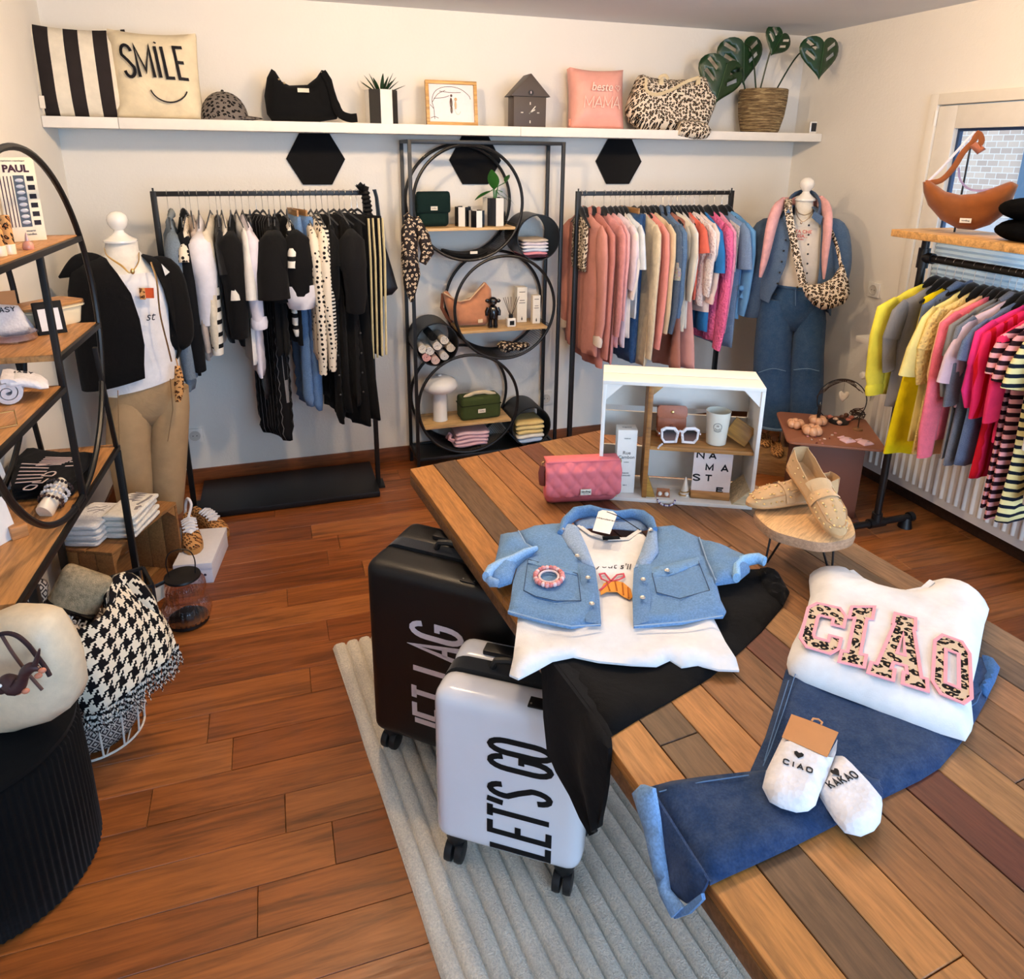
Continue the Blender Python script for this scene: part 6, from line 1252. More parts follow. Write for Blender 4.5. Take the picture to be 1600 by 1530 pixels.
P3 = [
 (1466, 'top', 'cloth', (240, 222, 76), (1372, 615), dict(sleeve=(1372, 618), fat=.055, cuff=(240, 224, 70)), 'yellow blouse with rolled sleeves, farthest on the pipe rack', 'blouse'),
 (1476, 'top', 'cloth', (132, 128, 126), (1395, 640), dict(sleeve=(1390, 582), fat=.045), 'grey t-shirt between two yellow garments', 't-shirt'),
 (1486, 'dress', 'cloth', (248, 224, 22), (1385, 712), dict(hw=.17), 'bright yellow long dress on the pipe rack', 'dress'),
 (1495, 'top', 'denim', (98, 114, 142), (1440, 540), dict(collar=(90, 108, 138)), 'sleeveless denim vest with studded collar', 'vest'),
 (1508, 'top', 'cloth', (240, 222, 140), (1420, 690), dict(sleeve=(1425, 585), fat=.05), 'pale yellow t-shirt right of the denim vest', 't-shirt'),
 (1520, 'top', 'crochet', (228, 200, 126), (1430, 712), dict(sleeve=(1440, 600), fat=.045), 'straw yellow crocheted top on the pipe rack', 'top'),
 (1530, 'top', 'cloth', (242, 196, 148), (1450, 715), dict(sleeve=(1450, 606), fat=.04), 'peach top left of the coral sweater', 'top'),
 (1538, 'top', 'knit', (246, 116, 132), (1460, 690), dict(sleeve=(1455, 722), fat=.052), 'coral pink long-sleeved sweater on the pipe rack', 'sweater'),
 (1547, 'top', 'cloth', (134, 132, 130), (1480, 722), dict(sleeve=(1462, 612), fat=.05), 'stone grey t-shirt right of the coral sweater', 't-shirt'),
 (1555, 'top', 'denim', (112, 116, 126), (1490, 735), dict(sleeve=(1478, 632), fat=.05, collar=(110, 114, 124)), 'charcoal denim shirt on the pipe rack', 'shirt'),
 (1563, 'top', 'cloth', (224, 196, 206), (1500, 640), dict(sleeve=(1500, 602), fat=.042), 'pale lilac top left of the hot pink t-shirt', 'top'),
 (1571, 'top', 'denim', (92, 108, 138), (1510, 735), dict(sleeve=(1505, 560), fat=.04), 'dark denim jacket behind the hot pink t-shirt', 'jacket'),
 (1581, 'top', 'cloth', (238, 56, 132), (1500, 632), dict(sleeve=(1508, 632), fat=.055), 'hot pink t-shirt on the pipe rack', 't-shirt'),
 (1592, 'top', 'stripe_red', None, (1520, 750), dict(sleeve=(1530, 655), fat=.05), 'red and pink vertically striped shirt', 'shirt'),
 (1604, 'top', 'cloth', (238, 52, 96), (1545, 690), dict(sleeve=(1535, 655), fat=.055, collar=(236, 48, 92)), 'raspberry red blouse with collar', 'blouse'),
 (1616, 'top', 'stripe_pink', None, (1515, 785), dict(sleeve=(1580, 590), fat=.045), 'pink and black striped dress, farther of two', 'dress'),
 (1628, 'top', 'stripe_pink', None, (1530, 808), dict(sleeve=(1585, 600), fat=.045), 'pink and black striped dress, nearer of two', 'dress'),
 (1642, 'top', 'stripe_lemon', None, (1560, 818), dict(sleeve=(1600, 610), fat=.045), 'lemon and navy striped dress on the pipe rack', 'dress'),
 (1660, 'top', 'cloth', (228, 220, 208), (1580, 780), dict(sleeve=(1600, 700), fat=.045), 'off-white long top right of the lemon striped dress', 'top')]
for i, (px, kind, mat, col, hem, kw, lab, cat) in enumerate(P3):
    kw = dict(kw); xe = PXr-.2
    L = min(1.2, PZr-PX(*hem, xe).z)
    if 'sleeve' in kw: kw['sleeve'] = min(.62, max(.14, PZr-PX(*kw['sleeve'], xe-.04).z-.155))
    px = 1466+(px-1466)*1.4; p = PX(px, 410+(px-1466)*.16, PXr); yy = p.y; mt = Matrix.Translation((PXr, yy, PZr)) @ rotm('Z', GR.uniform(-.09, .09)+.02); kw.setdefault('t', .0125)
    garment(lab, cat, cat.replace('-', '_'), mt, kind, mat, col, L, group='bright garments on the pipe rack', **kw)
    hanger('wide', mt, 'black wide hanger with the '+lab, 'hangers on the pipe rack', .185)
# ================================================================== mannequins
class Fig:
    """local frame of an upright figure: a to the right, d away from the camera, z up"""
    def __init__(s, O, label, name='mannequin'):
        s.O = Vector(O); h = V(s.O.x, s.O.y, 0).normalized(); s.n = h; s.a = V(h.y, -h.x, 0); s.m = frame(s.O, s.a, h, (0, 0, 1)); s.label = label
    def thing(s, name, label, cat): return thing(name, label, cat, m=s.m)
    def L(s, px, py, d=0.):
        p = PP(px, py, s.O+s.n*d, s.n)-s.O; return V(p.dot(s.a), d, p.z)
    def ring(s, px, py, hw, k, n=28, g=None, off=0., d=0., tilt=0.):
        c = s.L(px, py); r = (s.L(px+hw, py)-c).x+off; ry = r*k if k < 3 else k/1000
        if g is None: return [V(c.x+r*math.cos(2*PI*i/n), d+ry*math.sin(2*PI*i/n), c.z+tilt*r*math.cos(2*PI*i/n)) for i in range(n)]
        a0, a1 = math.radians(g[1]), math.radians(g[0]+360)
        return [V(c.x+r*math.cos(a0+(a1-a0)*i/(n-1)), d+ry*math.sin(a0+(a1-a0)*i/(n-1)), c.z+tilt*r*math.cos(a0+(a1-a0)*i/(n-1))) for i in range(n)]
    def body(s, rings): m = MB(); m.loft(rings); return m
    def shell(s, specs, k, t=.006):
        """open garment: list of (px, py, hw, gap0, gap1, tilt)"""
        m = MB(); A = [s.ring(x, y, w_, k, 40, (g0, g1), 0, 0, tl) for x, y, w_, g0, g1, tl in specs]; B_ = [s.ring(x, y, w_, k, 40, (g0, g1), -t, 0, tl) for x, y, w_, g0, g1, tl in specs]
        rows = [a+list(reversed(b)) for a, b in zip(A, B_)]; m.loft(rows, True, True, True); return m
def curve(pts, n=4):
    """Catmull-Rom through points"""
    P_ = [Vector(p) for p in pts]; P_ = [P_[0]*2-P_[1]]+P_+[P_[-1]*2-P_[-2]]; o = []
    for i in range(1, len(P_)-2):
        for j in range(n):
            t = j/n; a, b, c, d = P_[i-1:i+3]; o.append(.5*((2*b)+(c-a)*t+(2*a-5*b+4*c-d)*t*t+(3*b-a-3*c+d)*t**3))
    o.append(P_[-2]); return o
# ---- left mannequin
F = Fig((-.600, 3.30, 0), '')
mn = F.thing('mannequin', 'white bust mannequin with round neck knob left of the dark rack', 'mannequin')
CRM = (238, 230, 216)
put('torso', F.body([F.ring(212, 610, 52, .7), F.ring(205, 540, 62, .68), F.ring(198, 480, 70, .66), F.ring(194, 440, 72, .62), F.ring(192, 420, 62, .6), F.ring(191, 405, 38, .75), F.ring(190, 392, 27, .9), F.ring(190, 376, 25, .95)]), 'suede', mn, CRM, ang=70)
c = F.L(188, 376); m = MB(); m.lathe([(.068, -.004), (.068, .004), (.05, .012), (.034, .022), (.022, .034), (.02, .042), (.03, .05), (.04, .066), (.043, .082), (.038, .1), (.024, .112), (.004, .117)], 26, c=c); m.v = [(c.x+(x-c.x)*.92, y, c.z+(z-c.z)*1.0) for x, y, z in m.v]; put('neck_knob', m, 'gloss', mn, (240, 236, 228))
m = MB(); m.cyl((F.L(215, 600).x, .0, .02), (F.L(215, 600).x, 0, F.L(215, 605).z), .016, n=14); put('pole', m, 'metal', mn, (190, 190, 190)); m = MB(); m.lathe([(.15, 0), (.15, .012), (.03, .022)], 30, c=(F.L(215, 600).x, 0, .0)); put('foot_plate', m, 'metal', mn, (180, 180, 180))
ts = F.thing('t_shirt', 'white t-shirt with orange print worn by the left mannequin', 't-shirt')
put('body', F.body([F.ring(222, 598, 62, .72, tilt=.18), F.ring(218, 575, 64, .72, tilt=.1), F.ring(207, 530, 68, .7), F.ring(200, 480, 75, .68), F.ring(196, 445, 77, .64), F.ring(194, 424, 66, .62)]), 'cloth', ts, (238, 236, 238), ang=70)
def decal(fig, root, name, pts, d, mat, col, t=.0015, parent=None):
    q = [fig.L(x, y, d) for x, y in pts]; m = MB(); m.prism([(p.x, p.z) for p in q], t, lambda x, z, h: V(x, d-h, z)); return put(name, m, mat, parent or root, col, ang=0)
FD = -.155
decal(F, ts, 'orange_print', [(226, 450), (240, 450), (241, 466), (228, 466)], FD+.008, 'print', (206, 84, 40)); decal(F, ts, 'dotted_print', [(217, 450), (226, 450), (228, 468), (219, 468)], FD+.008, 'leo_tan', (230, 170, 110))
m = text_mb('st', .05, .001, 0, .9, .35); p = F.L(234, 495, FD+.005); m.xf(Matrix.Translation(p) @ rotm('X', PI/2)); put('lettering', m, 'print', ts, (60, 60, 66), ang=0)
jk = F.thing('black_vest', 'black open vest with zip edge on the left mannequin', 'vest')
JB = (11, 11, 13)
put('body', F.shell([(190, 398, 32, -150, -20, 0), (190, 406, 58, -110, -48, 0), (191, 420, 78, -96, -50, 0), (194, 450, 84, -84, -44, 0), (198, 490, 86, -78, -38, 0), (203, 530, 84, -76, -30, .05), (206, 560, 82, -78, -26, .12), (204, 585, 76, -74, -20, .22)], .72), 'cloth', jk, JB, ang=70)
m = MB(); a, b_, c_ = F.L(132, 412, .0), F.L(112, 422, -.01), F.L(92, 434, -.02); m.tube(curve([F.L(160, 412), a, b_, c_], 4), [.03, .038, .042, .044, .044, .043, .04, .036, .031, .025, .018, .011, .004], 16, flat=.8); put('cap_sleeve', m, 'cloth', jk, JB, ang=70)
m = MB(); m.tube(curve([F.L(232, 415), F.L(258, 428, -.01), F.L(270, 470, -.02), F.L(278, 515, -.02), F.L(276, 545, -.02)], 4), [.04, .05, .058, .063, .065, .066, .067, .067, .067, .066, .066, .065, .064, .062, .058, .05, .03], 16, flat=.85); put('sleeve', m, 'cloth', jk, JB, ang=70)
m = MB(); m.tube(curve([F.L(236, 410, FD+.035), F.L(245, 440, FD-.022), F.L(250, 490, FD-.03), F.L(262, 540, FD-.02), F.L(268, 565, FD-.01)], 5), .0035, 6); put('zip', m, 'metal', jk, (206, 170, 120))
decal(F, jk, 'pocket_square', [(252, 412), (265, 425), (258, 431)], -.09, 'cloth', (238, 234, 228), .003)
nk = F.thing('necklace', 'gold chain necklaces around the left mannequin neck', 'necklace')
for dz in (0, .008): m = MB(); m.tube(curve([F.L(163, 388, .01), F.L(168, 400, -.10), F.L(190, 416-dz*200, -.15), F.L(204, 426, -.16), F.L(216, 410, -.12), F.L(217, 392, .0)], 6), .0026, 6); put('chain', m, 'metal', nk, (230, 190, 120))
m = MB(); m.ell(F.L(207, 424, -.165), (.008, .005, .012), 10, 8); put('pendant', m, 'metal', nk, (230, 190, 120))
tr_ = F.thing('chinos', 'beige chinos worn by the left mannequin', 'trousers'); KH = (176, 146, 108)
put('hips', F.body([F.ring(230, 660, 46, .45), F.ring(230, 640, 62, .58), F.ring(226, 615, 60, .7), F.ring(224, 592, 57, .74)]), 'cloth', tr_, KH, ang=70)
for px, hw, bx_, by_ in ((202, 37, 215, 800), (263, 32, 262, 800)): put('leg', F.body([F.ring(bx_, by_, hw*.78, 1.0), F.ring((px+bx_)/2, 740, hw*.92, 1.0), F.ring(px, 690, hw, 1.05), F.ring(px+2, 640, hw, 1.12), F.ring(px+4, 606, hw*.88, 1.08)]), 'cloth', tr_, KH, ang=70)
m = MB(); m.tube([F.L(x, y, -.155) for x, y in ((266, 592), (270, 640), (262, 690))], .002, 5); put('seam', m, 'cloth', tr_, (140, 112, 80)); m = MB(); m.tube([F.L(x, y, -.165) for x, y in ((184, 610), (186, 690), (196, 780))], .002, 5); put('seam', m, 'cloth', tr_, (140, 112, 80))
kc = F.thing('leopard_pouch', 'small leopard pouch hanging at the left mannequin hip', 'pouch'); m = MB(); m.slab([(p.x, p.z) for p in (F.L(x, y, -.17) for x, y in ((273, 572), (282, 572), (287, 590), (287, 612), (282, 628), (274, 628), (272, 600)))], .012, .012, .012, None, lambda x, z, h: V(x, -.17+h, z)); put('body', m, 'leo_tan', kc, ang=70); m = MB(); m.tube([F.L(275, 560, -.16), F.L(278, 573, -.17)], .003, 6); put('strap', m, 'leather', kc, (190, 140, 90))
# ---- right mannequin
G = Fig((2.735, 3.31, 0), '')
mn = G.thing('mannequin', 'white bust mannequin with round neck knob in the right corner', 'mannequin')
put('torso', G.body([G.ring(1250, 470, 34, .75), G.ring(1248, 430, 40, .7), G.ring(1248, 385, 46, .66), G.ring(1250, 355, 44, .62), G.ring(1254, 343, 30, .7), G.ring(1256, 335, 15, .95), G.ring(1257, 312, 14, .95)]), 'suede', mn, CRM, ang=70)
c = G.L(1258, 312); m = MB(); m.lathe([(.054, -.004), (.052, .006), (.036, .018), (.022, .032), (.017, .042), (.026, .052), (.036, .066), (.039, .082), (.034, .1), (.02, .112), (.004, .116)], 24, c=c); put('neck_knob', m, 'gloss', mn, (240, 236, 228))
m = MB(); bx_ = G.L(1250, 470); m.cyl((bx_.x, 0, .02), (bx_.x, 0, bx_.z), .016, n=14); put('pole', m, 'metal', mn, (190, 190, 190)); m = MB(); m.lathe([(.14, 0), (.14, .012), (.03, .022)], 30, c=(bx_.x, 0, 0)); put('foot_plate', m, 'metal', mn, (180, 180, 180))
ts = G.thing('t_shirt', 'cream t-shirt with red lettering on the right mannequin', 't-shirt')
put('body', G.body([G.ring(1248, 452, 34, .78), G.ring(1247, 430, 43, .72), G.ring(1247, 390, 49, .68), G.ring(1250, 357, 46, .64), G.ring(1254, 347, 30, .72)]), 'cloth', ts, (232, 222, 208), ang=70)
for tx, px, py in (('PASTA CHE', 1249, 362), ('PASSA...', 1249, 369), ('e un altra', 1250, 374)):
    m = text_mb(tx, .024 if py < 370 else .009, .001, .0004); p = G.L(px, py, -.122); m.xf(Matrix.Translation(p) @ rotm('X', PI/2)); put('lettering', m, 'print', ts, (200, 90, 86), ang=0)
dj = G.thing('denim_jacket', 'faded blue denim jacket worn open by the right mannequin', 'jacket'); DJ = (84, 108, 138)
put('body', G.shell([(1254, 322, 20, -140, -40, 0), (1254, 334, 36, -128, -46, 0), (1251, 345, 55, -112, -52, 0), (1249, 375, 60, -104, -55, 0), (1247, 410, 62, -108, -56, 0), (1245, 440, 62, -118, -58, 0), (1243, 462, 62, -128, -40, -.1), (1241, 478, 60, -134, -10, -.18)], .72), 'denim', dj, DJ, ang=70)
m = MB(); cl_ = [G.L(1236, 345, -.10), G.L(1232, 325, -.05), G.L(1236, 308, .03), G.L(1255, 300, .085), G.L(1274, 305, .03), G.L(1282, 322, -.05), G.L(1276, 345, -.10)]; m.tube(curve(cl_, 3), .022, 8, flat=.35); put('collar', m, 'denim', dj, (70, 94, 126), ang=70)
for pts in ([(1272, 330), (1286, 338), (1282, 352), (1268, 340)], [(1232, 326), (1240, 342), (1230, 356), (1224, 340)]): decal(G, dj, 'collar_tip', pts, -.135, 'denim', (78, 102, 134), .006)
put('sleeve', MB().tube(curve([G.L(1212, 350), G.L(1192, 366), G.L(1184, 420), G.L(1176, 470), G.L(1173, 494)], 4), [.04, .05, .058, .063, .066, .066, .066, .065, .064, .063, .062, .061, .06, .059, .058, .056, .05], 16), 'denim', dj, (62, 82, 108), ang=70); put('sleeve', MB().tube(curve([G.L(1290, 350), G.L(1307, 366), G.L(1312, 410), G.L(1306, 450)], 4), [.04, .05, .057, .06, .061, .061, .061, .06, .059, .058, .056, .053, .045], 16), 'denim', dj, (78, 104, 136), ang=70)
for k in range(7): m = MB(); m.ell(G.L(1264+k*-.6, 352+k*15, -.134), .0055, 8, 6); put('button', m, 'metal', dj, (60, 62, 66)); m = MB(); m.ell(G.L(1231-k*3.2, 358+k*17, -.148), .0055, 8, 6); put('button', m, 'metal', dj, (60, 62, 66))
pts = [(1262, 346), (1270, 346), (1267, 446), (1256, 446)]; 
pk_ = G.thing('pink_sweater', 'pale pink sweater draped over the right mannequin shoulders', 'sweater'); PS = (238, 178, 176)
put('sleeve', MB().tube(curve([G.L(1222, 318, .0), G.L(1212, 332, -.10), G.L(1204, 360, -.145), G.L(1196, 400, -.155), G.L(1188, 433, -.15)], 3), [.03, .036, .042, .044, .045, .045, .043, .04, .036, .032, .028, .022, .012], 12, flat=.6), 'knit', pk_, PS, ang=70)
put('sleeve', MB().tube(curve([G.L(1284, 316, .0), G.L(1292, 330, -.08), G.L(1293, 360, -.135), G.L(1289, 400, -.14), G.L(1287, 436, -.13)], 3), [.03, .034, .036, .037, .037, .036, .034, .032, .03, .026, .022, .016, .008], 12, flat=.6), 'knit', pk_, PS, ang=70)
put('back', MB().tube(curve([G.L(1222, 318, .0), G.L(1235, 318, .1), G.L(1256, 318, .13), G.L(1274, 316, .1), G.L(1284, 316, .0)], 3), .034, 10, flat=.6), 'knit', pk_, PS, ang=70)
jn = G.thing('wide_jeans', 'wide dark blue jeans worn by the right mannequin', 'jeans'); JN = (44, 76, 112)
put('hips', G.body([G.ring(1240, 515, 34, .45), G.ring(1241, 495, 46, .6), G.ring(1244, 470, 42, .78), G.ring(1248, 446, 34, .76)]), 'denim', jn, JN, ang=70)
for px, hw, bx_, bw_ in ((1207, 30, 1207, 32), (1262, 26, 1256, 28)): put('leg', G.body([G.ring(bx_, 662, bw_*.9, .9), G.ring((px+bx_)/2, 610, bw_, .95), G.ring(px, 550, hw, 1.0), G.ring(px+4, 500, hw*.98, 1.1), G.ring(px+6, 466, hw*.8, 1.05)]), 'denim', jn, JN, ang=70); m = MB(); rg_ = G.ring(bx_, 663, bw_*.93, .9); m.tube(rg_, .009, 6, closed=True, flat=1.); put('hem', m, 'denim', jn, (96, 124, 156))
for pts in ([(1185, 582), (1207, 576), (1228, 580)], [(1240, 578), (1262, 576), (1280, 580)]): m = MB(); m.tube(curve([G.L(x, y, -.115+.0*i) for i, (x, y) in enumerate(pts)], 4), .002, 5); put('knee_seam', m, 'cloth', jn, (110, 138, 168))
m = MB(); m.tube(G.ring(1248, 447, 35, .76), .010, 8, closed=True); put('waistband', m, 'denim', jn, (52, 86, 124))
m = MB(); m.tube([G.L(1243, 452, -.112), G.L(1243, 478, -.135)], .003, 6); put('fly_seam', m, 'cloth', jn, (90, 116, 146)); m = MB(); m.ell(G.L(1246, 449, -.112), .006, 8, 6); put('button', m, 'metal', jn, (150, 120, 80))
lb = G.thing('leopard_crossbody_bag', 'leopard print crossbody bag on the right mannequin', 'handbag')
m = MB(); m.tube(curve([G.L(1232, 312, -.02), G.L(1232, 330, -.13), G.L(1238, 365, -.165), G.L(1246, 405, -.172), G.L(1255, 445, -.18)], 4), .019, 8, flat=.3, up=(1, 0, 0)); put('strap', m, 'leo_cream', lb, ang=70)
m = MB(); m.slab([(p.x, p.z) for p in (G.L(x, y, -.2) for x, y in ((1252, 445), (1266, 446), (1284, 444), (1300, 436), (1312, 418), (1318, 414), (1326, 440), (1328, 458), (1320, 474), (1300, 482), (1284, 484), (1270, 476), (1258, 462)))], .05, .014, .045, None, lambda x, z, h: V(x, -.19+h*.8, z)); put('body', m, 'leo_cream', lb, ang=75)
m = MB(); m.tube(curve([G.L(1314, 416, -.17), G.L(1306, 380, -.12), G.L(1290, 340, .0)], 4), .012, 8, flat=.3); put('rear_strap', m, 'leo_cream', lb, ang=70)
nk = G.thing('necklace', 'fine silver necklaces with pendant on the right mannequin', 'necklace'); 
for pts in ([(1243, 322, .0), (1247, 332, -.08), (1257, 336, -.1), (1268, 331, -.07), (1271, 322, .0)], [(1243, 324, .0), (1246, 338, -.1), (1255, 346, -.125), (1267, 337, -.09), (1271, 324, .0)]): m = MB(); m.tube(curve([G.L(*p) for p in pts], 5), .0022, 5); put('chain', m, 'metal', nk, (206, 180, 150))
m = MB(); m.ell(G.L(1252, 348, -.137), (.006, .004, .008), 8, 6); put('pendant', m, 'metal', nk, (226, 200, 170))
# wooden step with leopard flats
bx = PZ(1228, 712, .09); ws = thing('wooden_step', 'low natural wooden box under the leopard flats', 'wooden box', (bx.x, bx.y, 0), -.68); 
for i in range(3): m = MB(); m.box(-.17, .17, -.11+i*.074, -.11+i*.074+.07, .085, .1); put('top_slat', m, 'raw_wood', ws, (170, 128, 80), bev=.002)
for y in (-.11, .098): m = MB(); m.box(-.17, .17, y, y+.012, 0, .085); put('side_board', m, 'raw_wood', ws, (150, 110, 66), bev=.002)
for x in (-.17, .158): m = MB(); m.box(x, x+.012, -.098, .098, 0, .085); put('end_board', m, 'raw_wood', ws, (156, 114, 70), bev=.002)
def flat_shoe(label, toe, heel, z, mat, L=.23):
    d = toe-heel; d.z = 0; d.normalize(); t = thing('ballet_flat', label, 'shoe', m=frame(V(toe.x, toe.y, z)-d*L, d, V(-d.y, d.x, 0), (0, 0, 1)))
    xs = [0, .03, .08, .13, .17, .2, .222, .23]; hw = [.02, .027, .028, .034, .035, .028, .014, .004]; m = MB(); m.loft([[V(x, -w_, zz) for x, w_ in zip(xs, hw)]+[V(x, w_, zz) for x, w_ in reversed(list(zip(xs, hw)))] for zz in (0, .008)]); put('sole', m, 'leather', t, (120, 84, 56))
    m = MB(); rows = []
    for x, w_ in zip(xs, hw):
        o_ = x < .14; h = np.interp(x, [0, .08, .14, .2, .23], [.055, .035, .036, .03, .012]); rows.append([V(x, w_*cx, .008+(h-.008)*cz) for cx, cz in ([(-1, 0), (-1, .6), (-.92, 1), (-.85, 1), (-.88, .4), (-.4, .12), (0, .1), (.4, .12), (.88, .4), (.85, 1), (.92, 1), (1, .6), (1, 0)] if o_ else [(math.cos(PI-PI*k/12), math.sin(PI*k/12)**.8) for k in range(13)])])
    m.loft(rows, closed=False, cap0=False, cap1=False); put('upper', m, mat, t, ang=75)
flat_shoe('leopard ballet flat in front on the wooden step', PZ(1216, 716, .103), PZ(1203, 668, .103), .1005, 'leo_tan'); flat_shoe('leopard ballet flat behind, hidden by the crate edge', PZ(1196, 700, .103), PZ(1193, 660, .103), .1005, 'leo_tan')

# ================================================================== things on the wall shelf
SZ = SZ1+.0005
def sh(px, y): return V(PY(px, 190, y).x, y, SZ)
def pillow(label, pxc, pxs, y, col, mat, thick=.07, lean=.16, rz=0., wdt=None, hgt=None, cat='pillow'):
    c = sh(pxc, y); t = thing('cushion', label, cat, m=Matrix.Translation(c) @ rotm('Z', rz) @ rotm('X', -lean)); w_, h_ = wdt, hgt
    P_ = []
    for x0, z0, x1, z1 in ((-1, 0, 1, 0), (1, 0, 1, 1), (1, 1, -1, 1), (-1, 1, -1, 0)):
        for k in range(8):
            u = k/8; x, z = x0+(x1-x0)*u, z0+(z1-z0)*u; b_ = .045*math.sin(PI*u); 
            if z0 == z1: z += b_*(1 if z0 == 0 else -1)*(.1 if z0 == 0 else 1)
            else: x += b_*(-x0)
            P_.append((x*w_/2, z*h_))
    m = MB(); m.slab(P_, thick, .03, w_*.34, lambda x, z: .003*math.sin(x*25+z*13), lambda x, z, h: V(x, h, z)); return t, put('cover', m, mat, t, col, ang=75), w_, h_
t, cv, w_, h_ = pillow('cushion with vertical black and cream stripes on the wall shelf', 138, None, 3.805, None, 'stripe_pillow', .075, .12, .12, .385, .37); m = MB(); m.box(-.165, -.145, -.08, -.076, .02, .07); put('care_tag', m, 'paper', t, (236, 226, 210))
t, cv, w_, h_ = pillow('cream cushion with the word SMILE and a smile line', 254, None, 3.80, (238, 222, 188), 'cloth', .08, .11, .0, .355, .365)
def psurf(w_, h_, thick):
    def f(x, z, h):
        d = max(0, min(w_/2*.97-abs(x), z, h_*.965-z)); q = min(1, d/(w_*.34)); return V(x, -thick*math.sqrt(max(0, 1-(1-q)**2))-.0095-h, z)
    return f
fS = psurf(.355, .365, .08)
for ch, x, w2 in (('S', -.125, .042), ('M', -.068, .058), ('I', .008, .02), ('L', .04, .034), ('E', .09, .036)):
    m = MB(); sh_ = lambda x_, z_, h, x0=x: fS(x_-(z_-.25)*.12, z_, h)
    for ln in STROKE[ch]: m.ribbon([(x+(px if ch != 'I' else .3)*w2, .16+pz*.13) for px, pz in ln], .0125, .003, sh_)
    put('letter', m, 'print', cv, (24, 22, 26), ang=0)
m = MB(); m.ribbon([(.0, .304), (.003, .309)], .01, .003, lambda x, z, h: fS(x+.01, z, h)); put('letter_dot', m, 'print', cv, (24, 22, 26), ang=0)
m = MB(); m.ribbon(arc(.05, .125, .075, .065, 195, 345, 14), .0055, .003, fS); put('smile', m, 'print', cv, (40, 36, 38), ang=0)
# cap
cp = thing('baseball_cap', 'grey leopard baseball cap on the wall shelf', 'cap', sh(352, 3.79)); m = MB(); rows = []
for i in range(9): a = PI/2*i/8; rows.append([V(.105*math.cos(a)**.9*math.cos(b)*1.0 if i < 8 else .002*math.cos(b), .085*math.cos(a)**.9*math.sin(b) if i < 8 else .002*math.sin(b), .125*math.sin(a)) for b in [2*PI*k/24 for k in range(24)]])
m.loft(rows); put('crown', m, 'leo_grey', cp, ang=75); m = MB(); m.slab([(.06, -.07), (.12, -.065), (.16, -.03), (.168, 0), (.16, .03), (.12, .065), (.06, .07)], .004, .02, .004, None, lambda x, y, h: V(x, y, .022-(x-.06)*.1-8*y*y*.3+h)); put('visor', m, 'leo_grey', cp, ang=75); m = MB(); m.ell((0, 0, .126), .007, 8, 6); put('top_button', m, 'cloth', cp, (40, 38, 38))
# black shoulder bag
def outline_bag(name, label, px, y, mat, col, t, edge, dz=0.):
    c = sh(px[0][0], y); th = thing(name, label, 'handbag', c); q = [PY(*p, y)-c for p in px]; m = MB(); m.slab([(a.x, a.z) for a in q], t, .016, edge, lambda x, z: .004*math.sin(x*24+z*31), lambda x, z, h: V(x, h, z)); put('body', m, mat, th, col, ang=75); return th, c
bg, c = outline_bag('canvas_shoulder_bag', 'black canvas shoulder bag on the wall shelf', [(425, 189), (417, 178), (413, 150), (417, 122), (424, 108), (430, 112), (440, 128), (452, 134), (480, 133), (494, 122), (502, 110), (510, 112), (518, 125), (524, 150), (530, 170), (526, 186), (500, 190)], 3.80, 'cloth', (13, 13, 14), .06, .05)
m = MB(); m.tube(curve([PY(*p, 3.735)-c for p in ((504, 112), (512, 125), (520, 150), (530, 176), (545, 184), (558, 184))], 4), [.016]*10+[.02]*11, 8, flat=.45); put('strap', m, 'cloth', bg, (12, 12, 13), ang=70); q = PY(474, 141, 3.735)-c; m = MB(); m.box(q.x-.026, q.x+.026, -.062, -.06, q.z-.009, q.z+.009); put('woven_label', m, 'cloth', bg, (232, 222, 200))
for p in ((436, 124), (444, 130), (503, 114)): m = MB(); m.ell(PY(*p, 3.75)-c, .006, 8, 6); put('stud', m, 'metal', bg, (220, 200, 160))
# aloe in a striped pot
pv = striped_vase('black and white striped pot with aloe on the wall shelf', sh(597, 3.79), .2, .078, .155, 8, 1)
al = thing('aloe_plant', 'spiky dark green aloe in a striped pot', 'plant', pv.location+V(0, 0, .12)); m = MB(); m.lathe([(.06, .0), (.06, .012)], 16); put('soil', m, 'suede', al, (50, 36, 28))
for i in range(14):
    a = i*2.4; r = .05+.05*(i/14); m = MB(); leaf_blade(m, (.015*math.cos(a), .015*math.sin(a), .01), (r*1.25*math.cos(a), r*.9*math.sin(a), .115-.06*(i/14)), .011, 0., 6, .5); put('leaf', m, 'leaf', al, (34, 62, 34), ang=75)
